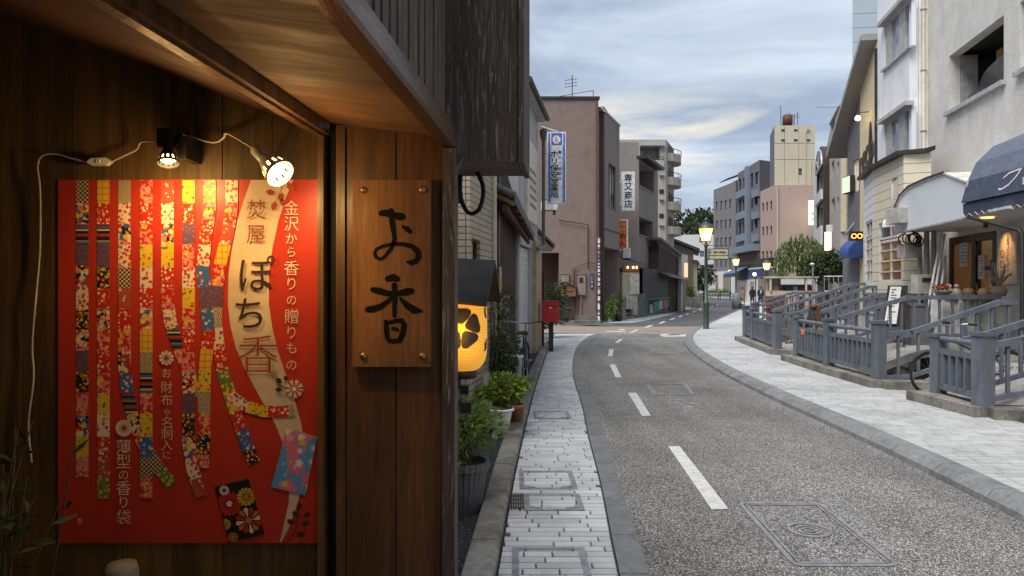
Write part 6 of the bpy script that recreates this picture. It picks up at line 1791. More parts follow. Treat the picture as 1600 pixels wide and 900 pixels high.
mb.tube([P(1338.2, 368.2, Y0-.012), P(1339.1, 367.4, Y0-.012), P(1340, 368.2, Y0-.012)], .008, 5); mb.tube([P(1331, 369, Y0-.012), P(1330.4, 371.5, Y0-.012)], .008, 5); mb.tube([P(1347.2, 368, Y0-.012), P(1348, 366, Y0-.012)], .008, 5)
mb.build('spectacles_emblem', parent=bd)
SA = root('sloped_awning', 'pale sloping awning sheet above the blue barrel awning', 'awning', P(1338, 350, 20.5))
mb = MB().use(m_wmetal2); mb.prism([P(1323, 366, 21.0), P(1345, 336, 20.2), P(1345, 345, 20.2)+Vector((.5, .2, 0)), P(1323, 380, 21.0)+Vector((.5, .2, 0))], (0, 0, .04)); mb.build('sheet', parent=SA)
mb = MB().use(m_wframe); mb.tube([P(1323, 365, 21.0), P(1346, 334, 20.2)], .03, 6); mb.build('edge_rail', parent=SA)
mb = MB().use(m_dgrey); rect(mb, 1324, 403, 1345, 480, 21.5, .3); tag(mb.build('dark_shopfront', origin=P(1335, 480, 21.5)), 'dark shop doorway under the blue barrel awning', 'shopfront')
mb = MB().use(emitmat('small_lit_sign', (1, .92, .6), 1.2)); rect(mb, 1326, 418, 1328.5, 432, 21.2, .04); tag(mb.build('lit_door_sign', origin=P(1327, 432, 21.2)), 'thin glowing yellow sign strip at the dark doorway', 'lit sign')
PS = root('projecting_sign', 'narrow dark projecting sign box with pale green face on the purple-grey house', 'shop sign', P(1329, 295, 20.5))
mb = MB().use(m_dark); a = P(1326, 301, 20.6); mb.box((a.x, 20.5, a.z), (a.x+.14, 21.0, a.z+.50)); mb.build('box', parent=PS)
mb = MB().use(emitmat('pale_sign_face', (.7, .8, .6), .35)); mb.box((a.x-.012, 20.52, a.z+.02), (a.x-.002, 20.98, a.z+.48)); mb.build('face', parent=PS)

# ------------------------------------------------------------------ bridges and grey railings over the stream
def deck(label, y0, y1):
    mb = MB().use(m_deck)
    n = 8
    for k in range(n):
        t0, t1 = k/n, (k+1)/n
        h = lambda t: .10+(DZ-.10)*min(1, max(0, (t-.1)/.62))
        q = []
        for y in (y0, y1):
            xa, xb = f_re(y)+.1, f_front(y)-1.17; q.append((xa, xb, y))
        p = lambda t, i: (q[i][0]+(q[i][1]-q[i][0])*t, q[i][2]+(-.18*(q[i][1]-q[i][0])*t), h(t)+.006)
        vs = [p(t0, 0), p(t1, 0), p(t1, 1), p(t0, 1)]
        mb.prism([(x, y, z-.14) for x, y, z in vs], (0, 0, .14))
    tag(mb.build('foot_bridge', origin=(f_re(y0), y0, 0)), label, 'foot bridge')
deck('nearest sloping concrete bridge carrying the black bicycle across the stream', 8.35, 10.9)
deck('second sloping concrete bridge between the two middle railings', 12.75, 14.4)
deck('third sloping concrete bridge below the thick tall railing', 17.0, 19.0)
m_cap = M('post_cap', (.12, .14, .165), .5)
def railing(label, posts, panels, slopes, plinth=None, group='grey railings along the stream'):
    """posts [(x,y,height)], panels between consecutive post numbers, slopes [(points, lower offset)]"""
    r = root('grey_railing', label, 'railing', (posts[0][0] if posts else slopes[0][0][0][0], posts[0][1] if posts else slopes[0][0][0][1], .1), group=group)
    zb = .22
    if plinth:
        mb = MB().use(m_conc)
        for (a, b) in zip(plinth[:-1], plinth[1:]):
            a, b = Vector((*a, 0)), Vector((*b, 0)); d = (b-a).normalized(); s = Vector((-d.y, d.x, 0))*.19
            e = d*.02
            mb.prism([(*(a+s-e).xy, .0), (*(b+s+e).xy, .0), (*(b-s+e).xy, .0), (*(a-s-e).xy, .0)], (0, 0, .22+R.uniform(-.002, .002)))
        mb.build('plinth', parent=r)
    for (x, y, h, *w) in posts:
        w = w[0] if w else .14
        mb = MB().use(m_rail); mb.cbox((x, y, zb+h/2), (w, w, h), .12); p = mb.build('post', parent=r)
        mb = MB().use(m_cap); mb.cbox((x, y, zb+h+.02), (w+.03, w+.03, .045), .12); mb.build('post_cap', parent=p)
    def one(a, b, zs, bal=True):
        a, b = Vector((*a[:2], 0)), Vector((*b[:2], 0)); d = (b-a).normalized(); a = a+d*.066; b = b-d*.066
        mb = MB().use(m_rail); mb.tube([a+Vector((0, 0, zs[0])), b+Vector((0, 0, zs[0]))], .036, 10, smooth=True); mb.build('top_rail', parent=r)
        for z in zs[1:]:
            mb = MB().use(m_rail); mb.bar(a+Vector((0, 0, z)), b+Vector((0, 0, z)), .06, .07); mb.build('cross_rail', parent=r)
        l = (b-a).length; n = max(2, int(l/.17))
        if bal:
            for k in range(n):
                p = a.lerp(b, (k+.5)/n); mb = MB().use(m_rail); mb.bar(p+Vector((0, 0, zs[2]+.035)), p+Vector((0, 0, zs[1]-.035)), .075, .034, (d.x, d.y, 0)); mb.build('baluster', parent=r)
    for i, j, zs in panels: one(posts[i], posts[j], zs)
    for pts, drop, wid in slopes:
        pts = [Vector(p) for p in pts]
        for p, q in zip(pts[:-1], pts[1:]):
            mb = MB().use(m_rail); d = (q-p).normalized(); mb.bar(p-d*.02, q+d*.02, wid, .075); mb.build('sloped_rail', parent=r)
            mb = MB().use(m_rail); mb.bar(p-Vector((0, 0, drop)), q-Vector((0, 0, drop)), .06, .06); mb.build('bottom_rail', parent=r)
            l = (q-p).length; n = max(1, int(l/.19))
            for k in range(n):
                c = p.lerp(q, (k+.5)/n); mb = MB().use(m_rail); mb.bar(c-Vector((0, 0, drop-.03)), c-Vector((0, 0, .036)), .05, .034, (d.x, d.y, .0)); mb.build('baluster', parent=r)
    return r
def across(x, y, ts):
    """points over a bridge: (distance across, height)"""
    return [(x+.984*t, y-.18*t, z) for t, z in ts]
zsA = (.22+.72, .22+.56, .22+.10)
A_, B_ = G(1466, 614, .22), G(1536, 634, .22)
railing('nearest low grey railing with two posts standing in front of the black bicycle', [(A_.x, A_.y, .74), (B_.x, B_.y, .82, .17)], [(0, 1, zsA)],
        [(across(B_.x+.10, B_.y-.03, [(0, .93), (.3, 1.0), (1.35, 1.40), (2.2, 1.42)]), .62, .09), (across(B_.x+.06, B_.y+.42, [(0, .96), (.3, 1.05), (1.35, 1.42), (2.0, 1.44)]), .62, .08)],
        [(A_.x-.10, A_.y+.22), (B_.x+.02, B_.y-.08), (B_.x+1.4, B_.y-.40)])
E_, D_, C_ = G(1247, 556, .22), G(1295, 571, .22), G(1373, 592, .22)
railing('middle grey railing of three posts with an orange tag hanging on it', [(E_.x, E_.y, .76), (D_.x, D_.y, .80), (C_.x, C_.y, .84, .155)], [(0, 1, zsA), (1, 2, zsA)],
        [(across(C_.x+.10, C_.y, [(0, .90), (.36, .93), (1.56, 1.39), (2.3, 1.40)]), .66, .085)], [(E_.x-.04, E_.y+.3), (D_.x-.02, D_.y), (C_.x, C_.y-.12), (C_.x+.9, C_.y-.30)])
railing('sloping grey handrail pair leading over the second bridge', [], [], [(across(D_.x+.15, D_.y, [(.05, 1.06), (1.15, 1.43), (2.6, 1.45)]), .66, .085), (across(E_.x+.1, E_.y, [(.15, 1.05), (1.3, 1.43), (1.9, 1.44)]), .7, .085)])
F_, K_, G_ = G(1166, 526, .22), G(1177, 531, .22), G(1214, 545, .22)
railing('grey railing beyond the middle one, bending round the third bridge', [(F_.x, F_.y, .84, .16), (K_.x, K_.y, .8), (G_.x, G_.y, .84, .16)], [(0, 1, zsA), (1, 2, zsA)],
        [], [(F_.x-.05, F_.y+.25), (K_.x-.05, K_.y), (G_.x, G_.y-.15), (G_.x+.9, G_.y-.3)])
railing('broad high sloping grey handrail of the third bridge', [], [], [(across(6.95, 19.0, [(0, .95), (2.1, 1.70), (2.8, 1.71)]), .72, .17), (across(6.75, 17.4, [(0, .95), (.3, .97), (1.9, 1.62), (2.6, 1.63)]), .70, .10)])
railing('farthest low grey railing rising to the shops before the trees', [(8.35, 24.2, .82, .2)], [], [(across(8.5, 24.3, [(0, 1.0), (.3, 1.02), (1.4, 1.42), (2.4, 1.43)]), .66, .12), (across(9.0, 26.5, [(0, 1.0), (1.5, 1.42), (2.4, 1.43)]), .66, .12)], [(8.2, 24.4), (9.4, 23.9)])
tg = P(1259.5, 511, 14.0); mb = MB().use(M('orange_tag', (.62, .20, .08), .6)); mb.cbox((5.74, 13.2, .80), (.012, .09, .11), .1)
q = (D_+E_)/2; mb = MB().use(M('orange_tag', (.62, .20, .08), .6)); t = (1259.5-1247)/(1295-1247); q = E_.lerp(D_, t); mb.cbox((q.x-.05, q.y-.02, .74), (.10, .012, .11), -.9)
tag(mb.build('orange_tag', origin=(q.x, q.y, .74)), 'little orange tag tied to the middle grey railing', 'tag')
# A-frame board on the second bridge
AF = root('sandwich_board', 'wooden sandwich board with chalked dark panel on the second bridge', 'sandwich board', P(1272, 505, 14.6))
m_tan2 = woodmat('tan_wood', (.24, .11, .05), (.16, .07, .03)); m_chalk = M('chalk_panel', (.05, .05, .05), .8, col2=(.3, .3, .28), scale=30, lo=.58, hi=.66)
Y0 = 13.9; t0, t1 = P(1266, 478, Y0), P(1276, 478, Y0); b0, b1 = P(1258, 512, Y0), P(1270, 512, Y0)
mb = MB().use(m_chalk); mb.prism([b0, b1, t1, t0], (0, .03, 0)); mb.build('panel', parent=AF)
mb = MB().use(m_tan2); mb.bar(t1, P(1285, 512, Y0), .05, .05); mb.bar(t1+Vector((0, .25, 0)), P(1285, 512, Y0)+Vector((.05, .3, 0)), .05, .05); mb.bar(t0, t1, .05, .05); mb.build('rear_legs', parent=AF)
# ------------------------------------------------------------------ brown corner building and the left row beyond the crossing
m_brown = brickmat('brown_wall_tile', (.235, .172, .146), (.275, .203, .173), (.185, .136, .117), .11, .05, .006, rough=.75, bump=.4, dirt=(.14, .095, .08), dirtf=.5)
m_brown2 = M('dark_brown_recess', (.13, .075, .062), .8, col2=(.11, .062, .052), bump=.2)
m_brown3 = M('taupe_render', (.30, .24, .21), .85, col2=(.26, .205, .18), bump=.2, dirt=(.16, .125, .11))
m_taupe = M('grey_taupe_render', (.29, .25, .225), .85, col2=(.25, .22, .20), dirt=(.15, .13, .12))
m_curtain = glassmat('curtained_glass', (.10, .11, .12), .08, (.42, .42, .40))
BB = root('brown_building', 'three-storey brown tiled corner building with a garage opening and roof aerial', 'building', (2.6, 33, 0))
fN = Fac((-1.6, 33), (4.05, 33)); c0 = Vector((4.13, 33.25)); fM = Fac(c0, c0+Vector((.36, .933))*4.6)
gar = (fN.u(800), fN.u(873.5), 0, fN.z(858, 395))
mb = MB().use(m_brown); fN.wall(mb, 0, fN.len, 0, fN.z(890, 155), [gar], 1.2)
shell(mb, [(-1.6, 33), (4.05, 33), (4.05, 41), (-1.6, 41)], 0, fN.z(890, 155), skip=(0,)); mb.build('main_wall', parent=BB)
mb = MB().use(m_brown2); fN.box(mb, gar[0]-.1, gar[1]+.1, 0, gar[3], -2.4, -1.21); mb.build('garage_shutter', parent=BB)
mb = MB().use(m_dark); fN.box(mb, -.05, fN.len+.06, fN.z(890, 155)+.003, fN.z(890, 155)+.12, -.3, .07); mb.build('coping', parent=BB)
zt, zb2 = fM.z(945, 175), fM.z(955, 388)
hw_ = (fM.u(951), fM.u(962.5), fM.z(957, 328), fM.z(957, 258))
mb = MB().use(m_brown3)
u35, u50, u68 = 0, fM.u(945), fM.u(968)
fM.wall(mb, u50, u68, zb2, zt, [hw_], .15); fM.wall(mb, 0, u50, 0, zt, [], .1, o=-.25)
a = fM.pt(u50, 0); b = fM.pt(u68, 0)
mb.poly([fM.pt(u50, zb2), fM.pt(u68, zb2), fM.pt(u68, zb2, -1.3), fM.pt(u50, zb2, -1.3)]); mb.poly([fM.pt(u50, zb2), fM.pt(u50, zt), fM.pt(u50, zt, -.3), fM.pt(u50, zb2, -.3)])
mb.poly([fM.pt(u68, 0), fM.pt(u68, zt), fM.pt(u68, zt, -5), fM.pt(u68, 0, -5)]); mb.poly([fM.pt(0, zt), fM.pt(u68, zt), fM.pt(u68, zt, -5), fM.pt(0, zt, -5)])
mb.build('bay_wall', parent=BB)
mb = MB().use(m_brown2); mb.poly([fM.pt(0, 0, -1.25), fM.pt(u68, 0, -1.25), fM.pt(u68, zb2, -1.25), fM.pt(0, zb2, -1.25)]); fM.box(mb, u50-.1, u50+.0, 0, zt, -.24, -.02); mb.build('entrance_recess', parent=BB)
mb = MB().use(m_conc); fM.box(mb, u50, u68, -.02, .30, -1.24, -1.05); mb.build('base_course', parent=BB)
window(fM, BB, hw_, m_dark, m_curtain, 3, 1, .06, .13)
mb = MB().use(m_dark); fM.box(mb, u50, u68, fM.z(957, 362), fM.z(957, 362)+.05, .002, .03); mb.build('string_course', parent=BB)
mb = MB().use(m_frame); fM.box(mb, u50-.05, u68+.05, zt, zt+.09, -.2, .05); mb.build('bay_coping', parent=BB)
mb = MB().use(m_brown3); a = fM.pt(u68-1.6, zt); mb.cbox((a.x-.8, a.y+.9, zt+.35), (1.2, 1.4, .7), -.3); mb.build('stair_head', parent=BB)
mb = MB().use(M('brown_pipe', (.19, .11, .09), .6))
for px, yt in ((931.5, 158), ): p = P(px, yt, 32.9); mb.tube([(p.x, 32.93, p.z), (p.x, 32.93, .3)], .045, 8)
for px, yt in ((896, 419), (900.5, 421)): p = P(px, yt, 32.9); mb.tube([(p.x, 32.93, p.z), (p.x, 32.93, .2)], .04, 8)
mb.build('downpipes', parent=BB)
mb = MB().use(m_dark); a, b, c3 = P(895, 420, 32.9), P(920, 410, 32.9), P(930, 412, 32.9); mb.tube([a, b, c3], .015, 5); a, b, c3 = P(873, 344, 32.9), P(919, 351, 32.9), P(919, 420, 32.9); mb.tube([a, b, c3], .025, 6); mb.build('wall_cable', parent=BB)
def wallbox(name, label, cat, x0, y0, x1, y1, mat, Y=32.98, d=.12, door=True):
    r = root(name, label, cat, P((x0+x1)/2, y1, Y)); a, b = P(x0, y1, Y), P(x1, y0, Y)
    mb = MB().use(mat); mb.box((a.x, Y-d, a.z), (b.x, Y-.003, b.z)); mb.build('casing', parent=r)
    mb = MB().use(mat); mb.box((a.x-.03, Y-d-.03, b.z+.002), (b.x+.03, Y-.003, b.z+.04)); mb.build('hood', parent=r)
    if door: mb = MB().use(m_dark); c = P((x0+x1)/2-.5, (y0*.7+y1*.3), Y); mb.box((c.x-.09, Y-d-.012, c.z-.12), (c.x+.09, Y-d-.002, c.z+.12)); mb.build('meter_window', parent=r)
    return r
wallbox('meter_box', 'tall brown meter box with a small dark window on the brown tiled wall', 'meter box', 902, 428, 914.5, 461, m_brown3)
wallbox('utility_box', 'square brown utility box above the gabled letter box', 'utility box', 877, 428, 888.5, 440.5, m_brown3, door=False)
LB = root('letter_box', 'orange-brown gabled letter box on the brown tiled wall', 'letter box', P(887.5, 463, 32.8))
m_orw = M('orange_brown_paint', (.27, .125, .055), .6); a, b, t = P(876, 463, 32.8), P(899, 448, 32.8), P(887.5, 443.5, 32.8)
mb = MB().use(m_orw); mb.prism([(a.x, 32.6, a.z), (b.x, 32.6, a.z), (b.x, 32.6, b.z), (t.x, 32.6, t.z), (a.x, 32.6, b.z)], (0, .37, 0)); mb.build('box', parent=LB)
mb = MB().use(m_brown2); mb.bar((a.x-.05, 32.76, b.z-.0), (t.x, 32.76, t.z+.03), .5, .035); mb.bar((t.x, 32.76, t.z+.03), (b.x+.05, 32.76, b.z), .5, .035); mb.build('roof', parent=LB)
mb = MB().use(m_dark); mb.box((a.x+.12, 32.59, (a.z+b.z)/2-.02), (b.x-.12, 32.598, (a.z+b.z)/2+.03)); mb.build('slot', parent=LB)
mb = MB().use(m_brown3); p = P(908, 462, 32.9); mb.tube([(p.x, 32.93, p.z), (p.x, 32.93, .3)], .04, 8); tag(mb.build('meter_conduit', origin=(p.x, 32.93, .3)), 'taupe conduit below the tall meter box', 'conduit')
AP = root('address_plate', 'blue street address plate ending in the number 3 on the brown corner', 'address plate', P(925, 450, 32.9))
mb = MB().use(M('plate_blue', (.03, .06, .16), .4)); rect(mb, 922.3, 427.5, 927.3, 450.5, 32.95, .03); bd = mb.build('plate', parent=AP)
sgl([('二', 924.8, 432, 3.6), ('丁', 924.8, 436.5, 3.6), ('目', 924.8, 441, 3.6), ('3', 924.8, 447.3, 4.6, .02)], m_sgw, 'lettering', bd, 32.945)
mb = MB().use(m_conc); fN.box(mb, fN.u(897), fN.len, 0, .32, .003, .28); tag(mb.build('concrete_step', origin=(3.5, 32.8, 0)), 'low concrete step along the foot of the brown tiled wall', 'step')
mb = MB().use(M('dark_planter', (.05, .045, .04), .8)); p = P(878, 492, 32.3); mb.cbox((p.x, 32.3, .35), (1.0, .5, .65)); tag(mb.build('stone_trough', origin=(p.x, 32.3, 0)), 'dark trough at the foot of the brown wall under the letter box', 'trough')
mb = MB().use(m_conc); mb.box((-2, 31.6, -.02), (4.0, 31.9, .13)); tag(mb.build('corner_kerb'), kind='structure')
# striped pole
TP = root('striped_pole', 'slim pole wrapped in blue and white stickers at the brown building corner', 'pole', G(936, 507))
x = (936-800)/F*32.2
mb = MB()
rr = random.Random(3)
for k in range(56):
    z0, z1 = .05+k*.069, .05+(k+1)*.069; mb.use(rr.choice((m_sgw, m_sgw, m_dark, m_brown3, m_sgb if k > 30 else m_sgw, m_dark))); mb.tube([(x, 32.2, z0), (x, 32.2, z1)], .055, 10)
mb.build('shaft', parent=TP)
mb = MB().use(m_dark); mb.tube([(x+.12, 32.2, .0), (x+.10, 32.2, .5), (x-.02, 32.2, 1.2)], .03, 6); mb.build('guard', parent=TP)
bushy('entrance_shrub', 'light green shrub beside the entrance of the brown building', 'shrub', (4.72, 33.3, .60), (.30, .30, .55), 420, m_lf1, .15, .06, seed=21)
bushy('black_pot_plant', 'dark plant in a black pot next to the light green shrub', 'potted plant', (5.1, 33.7, .75), (.2, .2, .4), 200, m_lf2, .15, .05, seed=22, h0=.3)
mb = MB().use(m_dark); mb.lathe([(0, 0), (.15, 0), (.2, .5), (.18, .5), (.17, .45), (0, .44)], (5.1, 33.7, 0), 16); tag(mb.build('black_pot', origin=(5.1, 33.7, 0)), 'plain black plant pot at the brown building entrance', 'plant pot')
# aerials
def aerial(label, px, py, yb, Y, s=1.0):
    p, q = P(px, yb, Y), P(px, py, Y); r = root('roof_aerial', label, 'aerial', p)
    mb = MB().use(m_mast); mb.tube([p, q], .025, 6); mb.build('mast', parent=r)
    for k, zz in enumerate((.50, .36, .2)):
        z = p.z+(q.z-p.z)*(1-zz*.9); mb = MB().use(m_mast); mb.tube([(p.x-.38*s, Y, z-.04), (p.x+.25*s, Y, z+.06)], .012, 5)
        for j in range(4): xx = p.x-.3*s+j*.16*s; mb.tube([(xx, Y-.15, z-.03+j*.024), (xx, Y+.15, z-.03+j*.024)], .008, 4)
        mb.build('antenna_array', parent=r)
    return r
m_mast = M('aerial_metal', (.07, .07, .08), .5, metal=.4)
aerial('yagi aerial mast on the brown building roof', 894, 118, 156, 34.5)
mb = MB().use(m_mast); p = P(927, 141, 33.2); mb.tube([(p.x, 33.2, fN.z(890, 155)), (p.x, 33.2, p.z)], .02, 5); tag(mb.build('roof_pole', origin=(p.x, 33.2, fN.z(890, 155))), 'short bare pole on the corner of the brown roof', 'pole')
o = wire([P(846, 157, 33.3), P(880, 149.5, 33.3), P(927, 141.5, 33.2)], .015, 'roof_wire', m_mast, None); tag(o, 'thin wire running over the brown roof to the short corner pole', 'wire')

# merchant's building with loggias
MC = root('loggia_building', 'grey-taupe building with stacked dark loggias and terracotta copings', 'building', (7, 41, 0))
fP = Fac((5.2, 41), (7.38, 41)); fQ = Fac((7.38, 41), (7.38+.40*6.2, 41+.917*6.2))
zt = fP.z(983, 222)
fPs = Fac((7.38, 41), (7.38+.40*7, 41+.917*7))
def qr(p0, p1, yt, yb): return fQ.r(p0, p1, yt, yb, (p0+p1)/2)
u1_ = fQ.u(1028); l1 = (fQ.u(999), fQ.u(1021.5), fQ.z(1008, 297), fQ.z(1008, 258), 1.6); l2 = (fQ.u(998.8), fQ.u(1020), fQ.z(1008, 372), fQ.z(1008, 342), 1.6)
mb = MB().use(m_taupe); fQ.wall(mb, 0, u1_, 2.5, zt-.9, [l1, l2], 1.6); fP.wall(mb, 0, fP.len, 0, zt)
e = fQ.pt(u1_, 0); shell(mb, [(5.2, 41), (7.38, 41), (e.x, e.y), (4, 49)], 2.5, zt-.91, skip=(0, 1)); mb.poly([(5.2, 41, zt), (7.38, 41, zt), (7.38, 44, zt), (5.2, 44, zt)]); mb.poly([(7.38, 41, zt-1), (7.38, 41, zt), (7.38, 44, zt), (7.38, 44, zt-1)]); mb.build('wall', parent=MC)
for l in (l1, l2):
    mb = MB().use(m_dark); fQ.box(mb, l[0]-.02, l[1]+.02, l[2], l[3], -1.9, -1.62); fQ.box(mb, l[0]+.5, l[0]+.56, l[2], l[3], -1.6, -.9); mb.build('loggia_back', parent=MC)
    mb = MB().use(M('terracotta_coping', (.42, .17, .12), .8)); fQ.box(mb, l[0], l[1], l[2]+.002, l[2]+.13, -.2, .03); mb.build('loggia_coping', parent=MC)
mb = MB().use(m_dark); fQ.box(mb, -.05, u1_*.86, l1[3]+.10, l1[3]+.28, -.2, .55); mb.build('black_canopy', parent=MC)
SG = root('merchant_sign', 'white upright box sign with four bold black characters', 'shop sign', P(981.5, 329, 40.0))
Y0 = 39.6
mb = MB().use(m_sgw); rect(mb, 971.5, 268, 992, 329, Y0, .25); bd = mb.build('sign_box', parent=SG)
sgl([(c, 981.7, yy, 12.5, .012) for c, yy in zip('専又商店', (278, 291.5, 305, 318.5))], m_ink, 'lettering', bd, Y0-.006)
mb = MB().use(m_frame)
for yy in (283, 318): p = P(967, yy, Y0+.1); mb.cbox((p.x, Y0+.12, p.z), (.35, .12, .26))
mb.build('wall_bracket', parent=SG)
OS = root('orange_sign', 'orange upright sign with yellow and dark brush characters beside an air conditioner', 'shop sign', P(974, 390, 38.5))
Y0 = 38.2
mb = MB().use(m_sgw); rect(mb, 966.8, 342.5, 981.5, 391.5, Y0, .2); bd = mb.build('sign_box', parent=OS)
mb = MB().use(M('sign_orange', (.62, .12, .025), .5, fine=.03)); rect(mb, 967.5, 344.5, 979, 389.5, Y0-.006, .004); mb.build('orange_face', parent=bd)
sgl([('お', 970, 351, 5), ('酒', 976, 351, 5), ('処', 970, 358, 5), ('肴', 976, 358, 5)], m_yel, 'small_lettering', bd, Y0-.012, .01)
sgl([('め', 973, 369, 10), ('ん', 973, 381, 10)], m_ink, 'lettering', bd, Y0-.012, .01)

# small white shop with air conditioners
WS = root('white_kiosk', 'small white shopfront with a tiled hood and warm lamps between the brown and black houses', 'shop', (6.6, 38.6, 0))
a, b = P(972, 492, 38.4), P(999, 425, 38.4)
mb = MB().use(m_cream); mb.box((a.x, 38.4, .0), (b.x, 41, b.z)); mb.build('front', parent=WS)
mb = MB().use(m_wframe); rect(mb, 983.5, 429, 999, 460, 38.34, .05); rect(mb, 978, 463, 1000, 492, 38.30, .09); mb.build('panel', parent=WS)
mb = MB().use(m_kawara); p0, p1 = P(966, 402, 38.2), P(1001, 410, 38.2); mb.prism([p0+Vector((-.1, 0, 0)), p1+Vector((.0, -.3, -.1)), p1+Vector((0, 1.2, .45)), p0+Vector((-.1, 1.5, .65))], (0, 0, .07)); mb.build('tiled_hood', parent=WS)
mb = MB().use(m_trim); rect(mb, 972, 415, 999, 424.5, 38.36, .05); mb.build('timber_head', parent=WS)
for px in (981, 989.5, 995):
    mb = MB().use(emitmat('small_warm_lamp', (1, .65, .25), 6)); p = P(px, 418, 38.25); mb.lathe([(0, -.05), (.035, -.04), (.03, .06), (0, .07)], p, 8); mb.build('lamp', parent=WS)
def ac(label, x0, y0, x1, y1, Y):
    r = root('air_conditioner', label, 'air conditioner', P((x0+x1)/2, y1, Y)); a, b = P(x0, y1, Y), P(x1, y0, Y)
    mb = MB().use(m_wframe); mb.box((a.x, Y, a.z), (b.x, Y+.4, b.z)); mb.build('casing', parent=r)
    mb = MB().use(m_grey); n = 9
    for k in range(n): z = a.z+(b.z-a.z)*(k+.7)/(n+.6); mb.box((a.x+.06, Y-.012, z-.012), (a.x+(b.x-a.x)*.7, Y-.002, z+.012))
    mb.build('fan_grille', parent=r)
    mb = MB().use(m_dark); mb.box((a.x+.05, Y+.03, a.z-.12), (a.x+.12, Y+.3, a.z-.001)); mb.box((b.x-.12, Y+.03, a.z-.12), (b.x-.05, Y+.3, a.z-.001)); mb.build('feet', parent=r)
ac('air conditioner mounted above the tiled hood of the white kiosk', 974, 387.5, 985.5, 403, 37.9)
ac('air conditioner set low in the front of the white kiosk', 978.5, 463, 988, 483, 38.0)
ac('air conditioner on a wall shelf behind the pharmacy sign', 846, 314, 871, 328, 20.3)

# black house
BH = root('black_house', 'low black-boarded house with old bare timber under the roof', 'house', (9, 42, 0))
k0, k1 = Vector((7.35, 41.0-1.4)), Vector((7.35+.42*16.5, 39.6+.908*16.5)); fH = Fac(k0, k1)
m_bboard = ribbed('black_board', (.025, .025, .028), .22, .01, .6, (.05, .05, .055), False, .05, .5)
uH = fH.u(1044); zt = fH.z(1022, 432)
mb = MB().use(m_bboard); fH.wall(mb, 0, uH, 0, zt+.4); fH.box(mb, 0, uH, zt+.4, zt+.45, -3, 0); e = fH.pt(uH, 0); mb.poly([fH.pt(uH, 0), fH.pt(uH, 2.9), fH.pt(uH, 2.9, -4), fH.pt(uH, 0, -4)]); mb.build('board_wall', parent=BH)
mb = MB().use(woodmat('bare_timber', (.10, .055, .035), (.03, .02, .016), rough=.8, axis='X')); ua, ub = fH.u(1029), fH.u(1061)
ztl, ztr = fH.z(1031, 385), fH.z(1060, 404)
mb.poly([fH.pt(ua, fH.z(1030, 423), .02), fH.pt(ub, fH.z(1060, 430), .02), fH.pt(ub, ztr, .02), fH.pt(ua, ztl, .02)]); mb.poly([fH.pt(ua, 2.5, .02), fH.pt(ua, ztl, .02), fH.pt(ua, ztl, -4), fH.pt(ua, 2.5, -4)]); mb.build('timber_gable', parent=BH)
mb = MB().use(m_kawara); mb.prism([fH.pt(ua-.6, ztl+.35, .3), fH.pt(ub+.8, ztr+.02, .3), fH.pt(ub+.8, ztr+.02, -3), fH.pt(ua-.6, ztl+.35, -3)], (0, 0, .14)); mb.build('roof', parent=BH)
mb = MB().use(m_kawara); mb.prism([fH.pt(ua, fH.z(1030, 425), .0), fH.pt(ub+.3, fH.z(1060, 432), .0), fH.pt(ub+.3, fH.z(1060, 440), .75), fH.pt(ua, fH.z(1030, 433), .75)], (0, 0, .07)); mb.build('pent_roof', parent=BH)
mb = MB().use(m_brownwall); fH.wall(mb, uH, ub+1.2, 0, fH.z(1050, 432)); mb.build('timber_front', parent=BH)
WP = root('white_shopfront', 'narrow white shopfront with a warm lit upper window', 'shop', fH.pt(ub, 0))
mb = MB().use(m_wframe); fH.box(mb, fH.u(1058.3), fH.u(1067), fH.z(1062, 434), fH.z(1062, 398), .05, .35); fH.box(mb, fH.u(1057.5), fH.u(1059.5), 0, fH.z(1058, 434), .05, .3); mb.build('front', parent=WP)
mb = MB().use(emitmat('warm_window', (1, .62, .36), .45)); fH.box(mb, fH.u(1061), fH.u(1066.6), fH.z(1063, 433), fH.z(1063, 411), .352, .37); mb.build('lit_window', parent=WP)
mb = MB().use(m_taupe); fH.box(mb, fH.u(1060), fH.u(1067), 0, fH.z(1062, 435), .0, .2); mb.build('lower_wall', parent=WP)
# green scaffold fence with sheets
GF = root('mesh_fence', 'green framed fence hung with blue, green and orange sheets before the black house', 'fence', P(1025, 490, 37))
fG = Fac((7.0, 38.0), (7.0+.42*10, 38.0+.908*10)); mgr = M('green_paint', (.02, .20, .13), .5)
mb = MB().use(mgr)
for px in (1011, 1030, 1047): u = fG.u(px); fG.box(mb, u-.04, u+.04, .1, fG.z(px, 468), 0, .06)
fG.box(mb, fG.u(1011), fG.u(1047), .95, 1.0, .0, .05); fG.box(mb, fG.u(1011), fG.u(1047), .15, .2, 0, .05); mb.build('frame', parent=GF)
for p0, p1, y0, y1, mt in ((1020, 1028, 472, 488, mgr), (1028, 1034, 470, 484, M('blue_sheet', (.10, .22, .34), .6, col2=(.4, .45, .48), scale=8)), (1036.5, 1039.5, 469, 484, M('orange_sheet', (.55, .12, .05), .6)), (1040, 1043, 469, 481, mgr), (1013, 1018, 476, 490, M('sand_sheet', (.36, .34, .24), .7))):
    mb = MB().use(mt); ua, ub_ = fG.u(p0), fG.u(p1); n = 6
    for k in range(n):
        t0, t1 = ua+(ub_-ua)*k/n, ua+(ub_-ua)*(k+1)/n; o0, o1 = .09+.05*(k % 2), .09+.05*((k+1) % 2)
        mb.poly([fG.pt(t0, max(.12, fG.z(p0, y1)), o0), fG.pt(t1, max(.12, fG.z(p0, y1))+.05*(k % 3), o1), fG.pt(t1, fG.z(p0, y0), o1*.7), fG.pt(t0, fG.z(p0, y0), o0*.7)])
    mb.build('hung_sheet', parent=GF)
